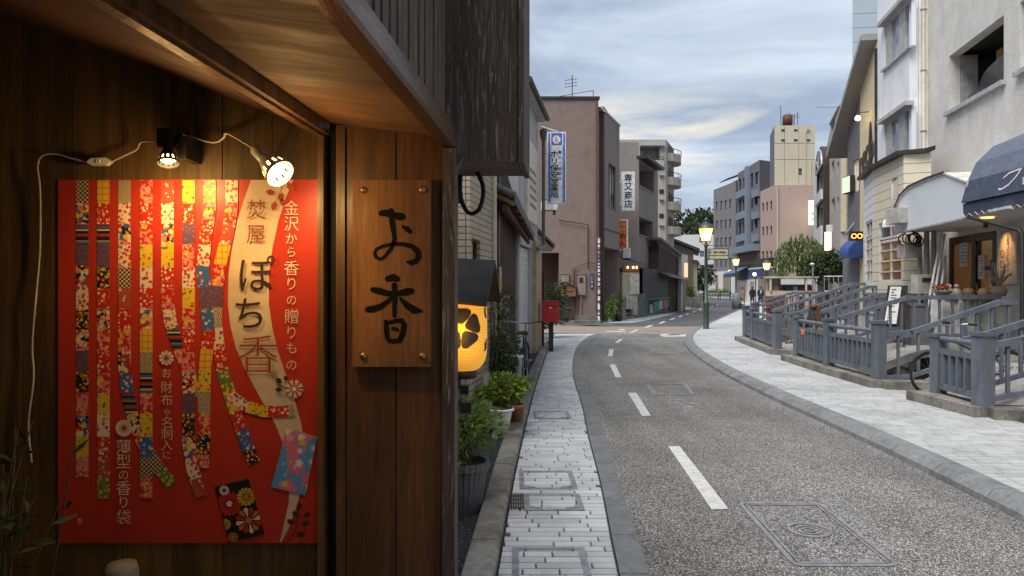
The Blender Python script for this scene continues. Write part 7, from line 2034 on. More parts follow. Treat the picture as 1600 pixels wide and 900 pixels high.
GB = root('green_hoarding', 'dark speckled hoarding panel at the near end of the mesh fence', 'hoarding', P(1004, 492, 38))
mb = MB().use(M('speckled_panel', (.07, .075, .075), .7, col2=(.25, .26, .27), scale=12, lo=.5, hi=.6)); a = fG.u(998); b = fG.u(1009.5); fG.box(mb, a, b, .05, fG.z(1004, 459), -.06, 0); mb.build('panel', parent=GB)
mb = MB().use(mgr); fG.box(mb, b+.003, b+.07, .05, fG.z(1004, 459), -.06, .02); mb.build('edge', parent=GB)

# apartment block behind
AB = root('apartment_block', 'tall beige apartment block with rounded side balconies behind the left row', 'apartment block', (11, 56, 0))
fa = Fac((8.2, 55), ((1040.5-800)/F*55, 55)); fb_ = Fac(((1040.5-800)/F*55, 55), ((1040.5-800)/F*55+1.5, 58.8))
m_apt = M('apartment_render', (.44, .395, .34), .85, col2=(.39, .35, .30), dirt=(.25, .22, .19))
zt = fa.z(1020, 218); ha = fa.r(1000, 1019.5, 237, 252); 
hs = [(fa.u(1003), fa.u(1020), fa.z(1010, 250.5), fa.z(1010, 237.5))]
lg = (fa.u(1000), fa.u(1031), fa.z(1010, 250), fa.z(1010, 229), 1.0)
mb = MB().use(m_apt); fa.wall(mb, 0, fa.len, 0, zt, [lg], 1.0); fb_.wall(mb, 0, fb_.len, 0, zt); shell(mb, [(8.2, 55), (fa.B.x, 55), (fb_.B.x, fb_.B.y), (6, 62)], 0, zt, skip=(0, 1)); mb.build('wall', parent=AB)
mb = MB().use(m_apt); fa.box(mb, lg[0]-.1, lg[1]+.1, lg[2], lg[3], -1.2, -1.02); mb.build('balcony_back', parent=AB)
mb = MB().use(m_curtain); fa.box(mb, lg[0]+.2, lg[0]+1.0, lg[2]+.1, lg[3]-.2, -1.018, -.99); mb.build('balcony_window', parent=AB)
mb = MB().use(m_dark); fa.box(mb, lg[0], lg[1]+.3, lg[2]+.18, lg[2]+.23, .1, .14); fa.box(mb, lg[0], lg[1]+.3, lg[2]-.02, lg[2]+.02, .1, .14)
for k in range(5): u = lg[0]+(lg[1]+.3-lg[0])*k/4; fa.box(mb, u-.02, u+.02, lg[2]-.02, lg[2]+.2, .105, .135)
mb.build('balcony_rail', parent=AB)
mb = MB().use(m_apt); fa.box(mb, lg[0]-.1, lg[1]+.3, lg[2]-.55, lg[2]-.04, .003, .16); mb.build('balcony_front', parent=AB)
mb = MB().use(m_frame); fa.box(mb, lg[0], lg[1]+.35, lg[3]+.02, lg[3]+.16, .0, .3); mb.build('balcony_roof', parent=AB)
for yt in (274, 312, 352, 392):
    if yt < 400:
        u0_, u1_2 = fa.u(1030), fa.u(1037)
        mb = MB().use(m_frame); fa.box(mb, u0_, u1_2, fa.z(1033, yt+.5), fa.z(1033, yt-2), .003, .22); mb.build('ledge', parent=AB)
        mb = MB().use(m_dark); fa.box(mb, u0_, u1_2, fa.z(1033, yt+28), fa.z(1033, yt+22), .003, .06); mb.build('small_window', parent=AB)
for yt in (237, 273, 311, 348):
    q = [fb_.pt(fb_.len*.15, 0), fb_.pt(fb_.len*.95, 0)]
    z0_, z1_ = fb_.z(1048, yt+20), fb_.z(1048, yt+8)
    mb = MB().use(m_apt); n0 = fb_.n.to_3d(); pts = [q[0]]+[q[0].lerp(q[1], .5)+n0*.85*math.sin(PI*k/6)+(q[1]-q[0])*(-.5*math.cos(PI*k/6)) for k in range(7)]+[q[1]]
    mb.prism([(p.x, p.y, z0_) for p in pts], (0, 0, z1_-z0_)); bl = mb.build('balcony', parent=AB)
    mb = MB().use(m_dark)
    mb.tube([(p.x, p.y, z1_+.33) for p in pts], .03, 5); 
    for p in pts[1:-1]: mb.tube([(p.x, p.y, z1_), (p.x, p.y, z1_+.33)], .02, 4)
    mb.build('balcony_rail', parent=bl)
    mb = MB().use(m_dark); fb_.box(mb, fb_.len*.3, fb_.len*.8, z1_, z1_+.85, .003, .03); mb.build('balcony_door', parent=AB)
# beige gabled house and hedge
BG = root('beige_gabled_house', 'beige rendered house with a dark tiled roof past the white shopfront', 'house', (16, 62, 0))
m_bg = M('beige_brown_render', (.235, .19, .135), .85, col2=(.21, .17, .12)); Yg = 60
x0, x1 = (1035-800)/F*Yg, (1083.5-800)/F*Yg
zl, zr = P(0, 372, Yg).z, P(0, 391, Yg).z
mb = MB().use(m_bg); mb.prism([(x0, Yg, 0), (x1, Yg, 0), (x1, Yg, zr), (x0, Yg, zl)], (2, 8, 0)); mb.build('wall', parent=BG)
mb = MB().use(m_kawara); mb.prism([(x0-.5, Yg-.4, zl+.25), (x1+.45, Yg-.4, zr-.12), (x1+.45, Yg-.4, zr+.12), (x0-.5, Yg-.4, zl+.5)], (2.2, 9, 0)); mb.prism([(x1-.1, Yg-.3, zr-1.0), (x1+.4, Yg-.3, zr-1.15), (x1+.4, Yg-.3, zr-.95), (x1-.1, Yg-.3, zr-.8)], (2.2, 8.6, 0)); mb.build('roof', parent=BG)
mb = MB().use(m_cream); mb.box((x1+.01, Yg+.1, 0), (x1+.35, Yg+.5, zr-.8)); mb.build('corner_pier', parent=BG)
def hedge(label, x0, y0, x1, y1, zb, h, w, seed, n=700):
    rr = random.Random(seed); R.seed(seed); mb = MB().use(m_lf1)
    for k in range(n):
        t = rr.random(); mb.leaf((x0+(x1-x0)*t+rr.uniform(-w, w), y0+(y1-y0)*t+rr.uniform(-w, w), zb+h*rr.random()), (rr.uniform(-1, 1), rr.uniform(-1, 1), rr.uniform(-.3, 1)), .09, .16)
    mb.box((x0, min(y0, y1)-w*.4, zb), (x1, max(y0, y1)+w*.4, zb+h*.75)) if abs(x1-x0) > .5 else None
    tag(mb.build('clipped_hedge', origin=((x0+x1)/2, y0, zb), recalc=False), label, 'hedge')
p, q = P(1072, 466, 58), P(1083, 466, 58)
mb = MB().use(m_conc); mb.box((p.x-.3, 57.6, 0), (q.x+.1, 58.6, .85)); mb.box((q.x+.11, 57.8, 0), (q.x+.75, 58.5, 1.0)); tag(mb.build('planter_wall', origin=(p.x, 58, 0)), 'low concrete planter wall holding the clipped hedge', 'planter wall')
hedge('clipped bright green hedge in the concrete planter beside the beige house', p.x+.1, 58.1, q.x, 58.1, .86, .85, .25, 31, 420)

# ------------------------------------------------------------------ far end of the street
def tree(name, label, x, y, h, crown, n, lmat, ls, seed, trunk=.12, cz=None, group=None, willow=False):
    rr = random.Random(seed); R.seed(seed); r = root(name, label, 'tree', (x, y, 0), group=group)
    mb = MB().use(m_bark); cz = cz or h-crown[2]
    mb.tube([(x, y, 0), (x+.03, y, cz*.5), (x+.06, y, cz)], [trunk, trunk*.75, trunk*.5], 8); limbs = []
    for k in range(7):
        a = rr.uniform(0, 6.28); tip = Vector((x+crown[0]*.75*math.cos(a), y+crown[1]*.75*math.sin(a), cz+crown[2]*rr.uniform(-.2, .8))); b = Vector((x+.04, y, cz*rr.uniform(.55, .95)))
        mb.tube([b, b.lerp(tip, .5)+Vector((0, 0, .1*crown[2])), tip], [trunk*.4, trunk*.25, trunk*.08], 5); limbs.append(tip)
    mb.build('trunk', parent=r)
    mb = MB().use(lmat)
    if willow:
        for s in range(150):
            a, q = rr.uniform(0, 6.28), rr.random()**.6; top = Vector((x+crown[0]*q*math.cos(a), y+crown[1]*q*math.sin(a), cz+crown[2]*(1-q*q*.75)*rr.uniform(.8, 1.05)))
            ln = rr.uniform(.8, 2.3)*(.5+.5*q); m_ = int(ln*15)
            for k in range(m_):
                p = top+Vector((math.cos(a)*.12*k/m_, math.sin(a)*.12*k/m_, -ln*k/m_)); mb.leaf(p, (rr.uniform(-.5, .5), rr.uniform(-.5, .5), -1), ls*.35, ls*rr.uniform(.8, 1.4))
    else:
        lumps = [(t, rr.uniform(.3, .55)) for t in limbs]+[(Vector((x+rr.gauss(0, .4)*crown[0], y+rr.gauss(0, .4)*crown[1], cz+crown[2]*rr.gauss(.2, .4))), rr.uniform(.3, .6)) for _ in range(8)]
        for k in range(n):
            c, s = lumps[k % len(lumps)]; v = Vector((rr.gauss(0, 1), rr.gauss(0, 1), rr.gauss(0, 1))).normalized()*s*rr.uniform(.5, 1)**.5
            p = c+Vector((v.x*crown[0], v.y*crown[1], v.z*crown[2])); mb.leaf(p, v+Vector((rr.uniform(-.7, .7), rr.uniform(-.7, .7), rr.uniform(-.7, .5))), ls*.5*rr.uniform(.7, 1.3), ls*rr.uniform(.7, 1.3))
    mb.build('crown', parent=r, recalc=False)
m_bark = M('bark', (.07, .055, .04), .9, bump=.5)
m_lfw = leafmat('willow_leaf', (.08, .12, .04), (.17, .21, .08), (.30, .33, .16)); m_lfd = leafmat('dark_tree_leaf', (.018, .032, .014), (.045, .07, .025), (.07, .085, .03))
tree('willow_tree', 'drooping pale green willow in front of the pink building', 13.75, 33.5, 4.5, (1.15, 1.1, 1.0), 0, m_lfw, .20, 41, cz=3.2, willow=True)
tree('leafy_tree', 'dark bushy tree between the willow and the blue awning', 13.1, 29.5, 3.4, (.85, .8, .85), 2000, m_lfd, .17, 42, cz=2.3)
tree('street_tree', 'dark rounded tree beside the far white building', 19.6, 72, 3.9, (1.0, 1.0, 1.6), 1400, m_lfd, .30, 43, cz=2.2)
bushy('planting_bed', 'dark green planting spilling over beside the white stall', 'shrub', (13.0, 27.0, 1.1), (.55, .5, .5), 500, m_lf2, .16, .06, seed=44)
# wooded hill
mb = MB().use(M('hill_ground', (.03, .045, .02), .95)); nx, ny = 40, 14
def hz(x, y): return max(0, 17*math.exp(-((x-50)/34)**2-((y-215)/45)**2)+4*math.sin(x*.13)*math.exp(-((y-215)/45)**2))
vs = [(x, y, hz(x, y)-1) for y in frange(150, 290, 140/ny) for x in frange(-60, 140, 200/nx)]
w = nx+1; mb.add(vs, [(j*w+i, j*w+i+1, (j+1)*w+i+1, (j+1)*w+i) for j in range(ny) for i in range(nx)], True); tag(mb.build('hill'), kind='structure')
mb = MB().use(leafmat('hill_leaf', (.022, .035, .018), (.05, .07, .03), (.085, .105, .05))); rr = random.Random(51); R.seed(51)
for k in range(120):
    x, y = rr.uniform(18, 72), rr.uniform(172, 225); z = hz(x, y); cr = rr.uniform(1.6, 3.2); hgt = rr.uniform(3, 6)
    for j in range(70):
        v = Vector((rr.gauss(0, 1), rr.gauss(0, 1), rr.gauss(0, 1))).normalized(); p = Vector((x+v.x*cr, y+v.y*cr, z+hgt*.5+v.z*cr*rr.uniform(.8, 1.5))); mb.leaf(p, v+Vector((rr.uniform(-.6, .6), rr.uniform(-.6, .6), .1)), .9*rr.uniform(.7, 1.3), 1.3*rr.uniform(.7, 1.3))
tag(mb.build('hill_forest', recalc=False), 'dark green wood covering the far hill', 'forest', kind='stuff')

# far buildings
def building(name, label, pts, z1, mat, fr=()):
    """footprint pts (counter order), fr: list of (edge index, [window px rects], nx, ny)"""
    r = root(name, label, 'building', (pts[0][0], pts[0][1], 0)); mb = MB().use(mat); facs = []
    skip = [e[0] for e in fr]
    shell(mb, pts, 0, z1, skip=skip)
    for (e, wins, nx, ny, gm) in fr:
        f = Fac(pts[e], pts[(e+1) % len(pts)]); hs = []
        for (x0, y0, x1, y1) in wins:
            h = f.r(x0, x1, y0, y1); hs.append((max(h[0], .05), min(h[1], f.len-.05), max(h[2], .1), min(h[3], z1-.1)))
        f.wall(mb, 0, f.len, 0, z1, hs, .18); facs.append((f, hs, nx, ny, gm))
    mb.build('wall', parent=r)
    for f, hs, nx, ny, gm in facs:
        for h in hs: window(f, r, h, m_dark, gm, nx, ny, .06, .16)
    return r, [x[0] for x in facs]
m_gl2 = glassmat('grey_sky_glass', (.12, .14, .16), .05)
m_wfar = M('white_far_render', (.62, .62, .62), .8, col2=(.56, .56, .56), dirt=(.45, .45, .45))
Yw = 125; xw0, xw1 = (1066-800)/F*Yw, (1132-800)/F*Yw
building('white_building', 'plain white building with small windows in the far background', [(xw0, Yw), (xw1, Yw-2), (xw1+2, Yw+10), (xw0, Yw+10)], P(0, 367, Yw).z, m_wfar,
         [(0, [(1093, 370, 1098, 379), (1093.5, 392, 1100, 401), (1093, 414, 1100, 423), (1106, 434, 1117, 440)], 1, 1, m_gl2)])
mb = MB().use(M('brown_board', (.06, .045, .04), .7)); rect(mb, 1105, 413, 1116, 418.5, 122, .3); tag(mb.build('brown_signboard', origin=P(1110, 418, 122)), 'dark brown board on the far white building', 'board')
# brick grey building
m_bgrey = brickmat('grey_brick', (.20, .185, .185), (.245, .225, .22), (.16, .15, .15), .5, .25, .03, bump=.3)
def on(px, Y): return ((px-800)/F*Y, Y)
b0 = on(1149.5, 104); b1 = on(1115, 113.4)
wn = [(x, y, x+3.6, y+14) for y0, ys_ in ((315, (0, -1.2, -2.4, -3.6)), (345, (0, -1, -2, -3)), (372, (0, -.6, -1.2, -1.8)), (403, (0, 0, 0, 0))) for x, y in [(1118.5+6.9*i, y0+ys_[i]) for i in range(4)]]
r, fs = building('grey_brick_building', 'grey brick building with rows of tall narrow windows far down the street', [b1, b0, (b0[0]+6, b0[1]+1), (b1[0]+6, b1[1]+4)], P(0, 283, 104).z, m_bgrey, [(0, wn, 1, 1, m_gl2)])
f = fs[0]; mb = MB().use(m_wfar); f.box(mb, .1, f.len-.1, 0, f.z(1130, 424), .01, .12); g = mb.build('pale_ground_floor', parent=r)
for p0, p1 in ((1119, 1123.5), (1131, 1141)): mb = MB().use(m_glasslit); f.box(mb, *sorted((f.u(p0), f.u(p1))), .2, f.z(1130, 429), .121, .14); mb.build('shop_window', parent=r)
mb = MB().use(M('brown_pier', (.10, .065, .05), .8)); q = [(b0[0], b0[1]-.4), on(1156, 103.6)]; mb.prism([(*q[0], 0), (*q[1], 0), (q[1][0], q[1][1]+2, 0), (q[0][0], q[0][1]+1.9, 0)], (0, 0, P(0, 282, 104).z)); mb.build('brown_end_wall', parent=r)
# blue grey building
m_blue = M('blue_grey_panel', (.20, .24, .29), .6, col2=(.17, .205, .25), dirt=(.14, .16, .19)); m_dblue = M('slate_wall', (.165, .165, .185), .8)
c0_, c1_ = on(1187, 70.2), on(1153, 78.5)
wn = [(x, y+d, x+w_, y+h+d) for y in (278, 311, 347) for (x, w_, h, d) in ((1154.5, 3.5, 19, 1.0), (1160.5, 4, 18, 0), (1172.5, 4.2, 22, -7), (1179.5, 6, 18, -9))]
r, fs = building('blue_grey_building', 'blue-grey balconied building with dark blue awnings at street level', [c1_, c0_, on(1212, 71.5), (on(1212, 71.5)[0], 80)], P(0, 249, 70).z, m_dblue, [(0, wn, 1, 1, glassmat('dark_far_glass', (.03, .035, .045)))])
f = fs[0]
for y in (297, 331, 366):
    for p0, p1 in ((1154, 1168), (1178.5, 1187)):
        u0_, u1_2 = sorted((f.u(p0), f.u(p1))); mb = MB().use(m_blue); f.box(mb, u0_, u1_2, f.z((p0+p1)/2, y+11), f.z((p0+p1)/2, y), .004, .3); mb.build('balcony_panel', parent=r)
mb = MB().use(m_blue); u0_, u1_2 = sorted((f.u(1168.5), f.u(1171.5))); f.box(mb, u0_, u1_2, f.z(1170, 395), P(0, 249, 70).z, .004, .35); mb.build('blue_fin', parent=r)
mb = MB().use(m_blue); f.box(mb, -.2, f.len+.1, f.z(1168, 395), f.z(1168, 385), .005, .9); mb.build('blue_band', parent=r)
mb = MB().use(m_brown2); f.box(mb, .2, f.len, f.z(1168, 414), f.z(1168, 396), -.3, .2); mb.build('brown_band', parent=r)
mb = MB().use(M('awning_blue', (.10, .15, .22), .8)); u0_, u1_2 = sorted((f.u(1152), f.u(1171))); p = [f.pt(u0_, f.z(1160, 418), .1), f.pt(u1_2, f.z(1160, 418), .1), f.pt(u1_2, f.z(1160, 428), 1.5), f.pt(u0_, f.z(1160, 428), 1.5)]; mb.prism(p, (0, 0, .08)); mb.use(m_navy); f.box(mb, u0_, u1_2, f.z(1160, 433), f.z(1160, 428), 1.4, 1.5); mb.build('front_awning', parent=r)
mb = MB().use(m_wfar); f.box(mb, 0, f.len, 0, f.z(1168, 437), .004, .1); mb.build('shopfront', parent=r)
for p0, p1 in ((1156, 1166), (1174, 1180)): mb = MB().use(m_glasslit); f.box(mb, *sorted((f.u(p0), f.u(p1))), .3, f.z(1168, 440), .102, .12); mb.build('shop_window', parent=r)
mb = MB().use(m_dark); p = P(1150, 276, 80); mb.prism([p+Vector((-1.0, 0, -.3)), p+Vector((1.2, 0, .5)), p+Vector((1.2, 3, .5)), p+Vector((-1.0, 3, -.3))], (0, 0, .1)); mb.build('roof_canopy', parent=r)
# pink building and the cream tower on it
m_pink = M('pink_render', (.46, .335, .285), .85, col2=(.42, .305, .26), dirt=(.34, .25, .21)); m_pinkl = M('pale_pink_render', (.44, .36, .34), .85, col2=(.40, .33, .31))
d0, d1 = on(1211, 62), on(1188, 66.2)
r, fs = building('pink_building', 'pink rendered building with rows of three windows and a bright sign', [d1, d0, on(1274, 62), (on(1274, 62)[0]+3, 72), (d1[0]+3, 74)], P(0, 289, 62).z, m_pink,
                 [(0, [(x, y+dd, x+3.2, y+14+dd) for y, s_ in ((314, 1.6), (353, .7), (392, .3)) for x, dd in ((1190.5, 2*s_), (1196.5, s_), (1203, 0))], 1, 1, m_gl2)])
f = fs[0]; mb = MB().use(m_cream); p = P(1215, 293, 61.9); mb.tube([(p.x, 61.92, P(0, 292, 62).z), (p.x, 61.92, .2)], .07, 6); mb.build('drainpipe', parent=r)
mb = MB().use(m_dark); f.box(mb, -.6, f.len, f.z(1198, 414), f.z(1198, 404), .05, .5); mb.build('balcony', parent=r)
mb = MB().use(m_wfar); f.box(mb, -.8, f.len+.5, f.z(1198, 420), f.z(1198, 418), .05, .9); f.box(mb, 0, f.len, 0, f.z(1198, 421), .02, .2); mb.build('shop_fascia', parent=r)
mb = MB().use(M('deep_blue_sign', (.05, .06, .20), .5)); f.box(mb, 0, f.len*.9, f.z(1198, 432), f.z(1198, 422), .92, 1.0); bs = mb.build('blue_sign', parent=r)
mb = MB().use(m_glasslit); f.box(mb, .5, f.len-.3, .4, f.z(1198, 436), .202, .25); mb.build('shop_window', parent=r)
TW = root('cream_tower', 'tall cream tower block with two rows of small vents above the pink building', 'building', (25, 62.3, 0))
m_tow = M('cream_panel', (.60, .53, .40), .8, col2=(.56, .495, .37), dirt=(.44, .38, .28)); z0_, z1_ = P(0, 288.5, 62).z, P(0, 196, 62.2).z
xa, xb = on(1210, 62.2)[0], on(1273.5, 62.2)[0]
mb = MB().use(m_tow); ft = Fac((xa, 62.2), (xb, 62.2)); vents = [ft.r(x-3, x+3, y, y+5) for y in (202, 217.5) for x in (1223.5, 1243.5, 1263.5)]; dw = ft.r(1247.5, 1253, 263, 273.5)
ft.wall(mb, 0, ft.len, z0_-.2, z1_, vents+[dw], .15); mb.use(m_dblue); shell(mb, [(xa, 62.2), (xb, 62.2), (xb+1, 70), on(1203, 66.5)], z0_-.5, z1_, skip=(0,)); mb.build('wall', parent=TW)
for v in vents: 
    mb = MB().use(m_grey); ft.box(mb, v[0], v[1], v[2], v[3], -.16, -.12); mb.use(m_dark); ft.box(mb, v[0]+.01, v[1]-.01, v[3]-.10, v[3]-.01, -.115, -.08); mb.build('vent', parent=TW)
window(ft, TW, dw, m_dark, m_gl2, 1, 1, .05, .13)
mb = MB().use(m_tow)
for px, yt, yb in ((1258, 205, 288), (1266.5, 250, 288)): p = P(px, yt, 62.15); mb.tube([(p.x, 62.12, p.z), (p.x, 62.12, P(0, yb, 62.1).z)], .05, 6)
p, q = P(1258, 205, 62.1), P(1267, 203, 62.1); mb.tube([p, q], .04, 6); mb.build('pipes', parent=TW)
mb = MB().use(m_dark)
for yy in (224, 249.5): ft.box(mb, 0.02, ft.len-.02, ft.z(1243, yy), ft.z(1243, yy)+.03, -.008, .006)
for px in (1226, 1248): u = ft.u(px); ft.box(mb, u-.012, u+.012, z0_, z1_-.1, -.008, .005)
mb.build('panel_joints', parent=TW)
WT = root('water_tank', 'rusty brown roof water tank on top of the cream tower', 'water tank', P(1230.5, 196, 64))
p = P(1230.5, 195.5, 64); mb = MB().use(M('rust', (.13, .045, .022), .8, col2=(.20, .09, .05))); hh = P(0, 180, 64).z-p.z; mb.lathe([(0, 0), (.44, 0), (.44, hh*.92), (.38, hh), (0, hh*1.02)], p, 20); mb.build('tank', parent=WT)
mb = MB().use(m_dark); mb.tube([p+Vector((.6, 0, 0)), p+Vector((.6, 0, hh)), p+Vector((.45, 0, hh*1.05))], .04, 5); mb.tube([p+Vector((.15, 0, hh)), p+Vector((.15, 0, hh*1.25))], .03, 5); mb.tube([p+Vector((-.1, 0, hh)), p+Vector((-.1, 0, hh*1.15))], .05, 5); mb.build('pipework', parent=WT)
mb = MB().use(m_mast); p, q = P(1220, 195.5, 64), P(1220, 165, 64); mb.tube([p, q], .03, 5); tag(mb.build('lightning_rod', origin=p), 'thin lightning rod left of the rusty water tank', 'lightning rod')
aerial('dish aerial mast right of the rusty water tank', 1246, 175, 195.5, 64, .9)
LSg = root('bright_sign', 'bright yellow-white upright sign hung on the pink wall', 'shop sign', P(1270, 350, 60.5))
mb = MB().use(emitmat('lit_sign_face', (1, .93, .62), .95)); rect(mb, 1265.5, 313, 1274, 351, 60.5, .3); bd = mb.build('sign_box', parent=LSg)
sgl([(c, 1269.7, yy, s_) for c, yy, s_ in (('や', 321, 3), ('き', 324.5, 3), ('魚', 334, 6.5), ('亭', 343, 6.5))], m_ink, 'lettering', bd, 60.49, .012)
# arched window building, beige building, tall glazed tower
m_bf = M('brown_frame_wall', (.085, .06, .052), .7)
AR = root('arch_window_building', 'narrow brown building with a big arched window over the street', 'building', (15.5, 35, 0))
fA_ = Fac(on(1286.5, 34.5), on(1276, 38.2)); zt = fA_.z(1283, 226); e0, e1 = fA_.A, fA_.B
mb = MB().use(m_bf); u0_, u1_2 = .15, fA_.len-.15
hs = [(u0_, u1_2, fA_.z(1281, 328), fA_.z(1281, 262)), (u0_, u1_2, fA_.z(1281, 372), fA_.z(1281, 310)), (u0_, u1_2, 2.4, 3.2)]
hs = [(u0_, u1_2, fA_.z(1282, 300), fA_.z(1282, 263)), (u0_, u1_2, fA_.z(1282, 355), fA_.z(1282, 317))]
fA_.wall(mb, 0, fA_.len, 0, zt-1.2, hs, .2)
n = 12; arc = [fA_.pt(fA_.len/2-fA_.len/2*math.cos(PI*k/n), zt-1.2+1.2*math.sin(PI*k/n)) for k in range(n+1)]
mb.poly(arc)
bk = [p+Vector((5, .6, 0)) for p in arc]
for k in range(n): mb.poly([arc[k], arc[k+1], bk[k+1], bk[k]])
mb.poly([fA_.pt(0, 0), fA_.pt(0, zt-1.2), fA_.pt(0, zt-1.2)+Vector((5, .6, 0)), fA_.pt(0, 0)+Vector((5, .6, 0))]); mb.build('wall', parent=AR)
for h in hs: window(fA_, AR, h, m_frame, m_gl2, 2, 1, .08, .18)
mb = MB().use(m_wfar)
for ha, hb in ((fA_.z(1282, 316), fA_.z(1282, 301)), (fA_.z(1282, 385), fA_.z(1282, 356))): fA_.box(mb, u0_, u1_2, ha, hb, .005, .12)
mb.build('white_panel', parent=AR)
mb = MB().use(m_frame)
ring_ = [fA_.pt(fA_.len/2-(fA_.len/2-.25)*math.cos(PI*k/n), zt-1.15+.95*math.sin(PI*k/n), .05) for k in range(n+1)]; mb.tube(ring_, .06, 5)
for k in (3, 6, 9): mb.tube([fA_.pt(fA_.len/2, zt-1.2, .05), ring_[k]], .05, 5)
mb.tube([ring_[0], ring_[-1]], .06, 5); mb.build('arch_glazing_bars', parent=AR)
mb = MB().use(m_wfar); p = P(1271, 300, 40); mb.prism([(*on(1271, 40), 0), (*on(1279, 40), 0), (*on(1281, 46), 0), (*on(1274, 46), 0)], (0, 0, P(0, 275, 40).z)); tag(mb.build('white_edge_building', m_wfar, origin=(p.x, 40, 0)), 'thin slice of a white building behind the arched window building', 'building')
m_bei = M('pinkish_beige_render', (.44, .39, .36), .85, col2=(.41, .365, .335), dirt=(.33, .29, .27))
BE = root('beige_building', 'pinkish-beige building with a lit corner pillar beside the gable roof', 'building', (14, 30, 0))
f1 = Fac(on(1313.5, 30), on(1297.5, 33.6)); f2 = Fac(on(1313.5, 30), on(1349, 30)); zt = f1.z(1313, 166)
hs = [f1.r(1299, 1304.5, 180, 225), f1.r(1298.8, 1303.5, 252, 278), f1.r(1299, 1304.5, 310, 330)]; h2 = [f1.r(1308, 1311, 253, 271), f1.r(1308, 1311, 308, 326)]
mb = MB().use(m_bei); f1.wall(mb, 0, f1.len, 0, zt, hs+h2, .15); f2.wall(mb, 0, f2.len, 0, zt-.2); shell(mb, [f1.B, f1.A, f2.B, (f2.B.x+2, 38)], 0, zt-.2, skip=(0, 1)); mb.build('wall', parent=BE)
for h in hs+h2: window(f1, BE, h, m_frame, m_gl2, 1, 1, .05, .13)
mb = MB().use(m_creamw); f2.box(mb, .003, .2, 4, zt+.15, .003, .10); mb.build('corner_pillar', parent=BE)  # pillar in a cream paler than the beige wall
mb = MB().use(m_frame); p = f1.pt(.2, zt, .1); mb.tube([p, p+Vector((-.9, .2, .05))], .02, 5); f1.box(mb, 0, f1.len, zt, zt+.06, -.2, .08); mb.build('roof_edge', parent=BE)
LS2 = root('lit_lantern_sign', 'cream glowing box sign projecting from the beige building above the dark tree', 'shop sign', P(1297, 390, 29.3))
mb = MB().use(emitmat('cream_sign_face', (1, .86, .6), .75)); rect(mb, 1292.5, 362, 1299, 391, 29.3, .25); bd = mb.build('sign_box', parent=LS2)
sgl([(c, 1295.7, yy, 4.2) for c, yy in zip('酒処', (370, 377))], m_pbrown, 'lettering', bd, 29.29)
mb = MB().use(m_wframe); rect(mb, 1294, 351, 1301, 361, 29.6, .2); tag(mb.build('switch_box', origin=P(1297, 361, 29.6)), 'small pale box on the beige building above the glowing cream sign', 'box')
TT = root('panelled_tower', 'tall pale blue-grey panelled tower rising behind the cream shop roof', 'tower', (16, 30, 0))
m_pan = ribbed('pale_blue_panels', (.42, .49, .53), .62, .015, .3, (.36, .42, .46), True, .05, .6)
mb = MB().use(m_pan); x0 = (1332-800)/F*31; shell(mb, [(x0, 31), (x0+9, 29.5), (x0+10, 38), (on(1334, 39)[0], 39)], 0, 22); mb.build('panel_wall', parent=TT)

# ------------------------------------------------------------------ stall, lamps, people, small street things
STL = root('market_stall', 'cream and red market stall hung with white banners by the trees', 'market stall', (12, 29, 0))
Y0 = 29.0; X = lambda px: (px-800)/F*Y0; Z = lambda py: P(0, py, Y0).z
m_redb = M('red_band', (.20, .055, .042), .7); m_creamb = M('cream_board', (.60, .52, .40), .7, dirt=(.4, .33, .25))
mb = MB().use(m_creamb); mb.box((X(1203), Y0, Z(463)), (X(1276), Y0+.5, Z(454.5))); mb.build('counter_band', parent=STL)
mb = MB().use(m_redb); mb.box((X(1203), Y0+.02, .1), (X(1226), Y0+.45, Z(463)-.003)); mb.build('red_skirt', parent=STL)
mb = MB().use(m_creamb); mb.box((X(1201), Y0-.1, Z(434.5)), (X(1279), Y0+.55, Z(432))); mb.build('roof_board', parent=STL)
for px in (1203.5, 1259, 1275): mb = MB().use(m_wframe); mb.box((X(px)-.03, Y0-.06, Z(455)), (X(px)+.03, Y0-.003, Z(434.6))); mb.build('post', parent=STL)
for x0, x1 in ((1219, 1255.5), (1260.5, 1271.5)): mb = MB().use(m_paperw); mb.box((X(x0), Y0-.08, Z(444.5)), (X(x1), Y0-.065, Z(435.5))); mb.build('white_banner', parent=STL)
mb = MB().use(m_beige); mb.box((X(1204), Y0+.46, Z(454)), (X(1275), Y0+.5, Z(435))); mb.build('beige_back', parent=STL)  # beige board closing the back of the stall
for x0, x1, mt in ((1206, 1218, m_orw), (1230, 1241, M('green_goods', (.03, .09, .06), .6)), (1241, 1248, m_sglb), (1250, 1272, m_redb)): mb = MB().use(mt); mb.box((X(x0), Y0+.1, Z(454.4)), (X(x1), Y0+.45, Z(447))); mb.build('goods', parent=STL)
def steel_fence(label, a, b, h, n, mat, zb=0.1):
    a, b = Vector(a), Vector(b); r = root('steel_fence', label, 'fence', a)
    mb = MB().use(mat)
    for z in (h, h*.5): mb.tube([a+Vector((0, 0, z)), b+Vector((0, 0, z))], .025, 6)
    for k in range(n+1): p = a.lerp(b, k/n); mb.tube([p, p+Vector((0, 0, h))], .02, 5)
    mb.build('bars', parent=r)
steel_fence('pale steel fence between the stall and the blue awning', (12.2, 27.5, .9), (14.3, 26.5, .9), 1.15, 14, m_alu)
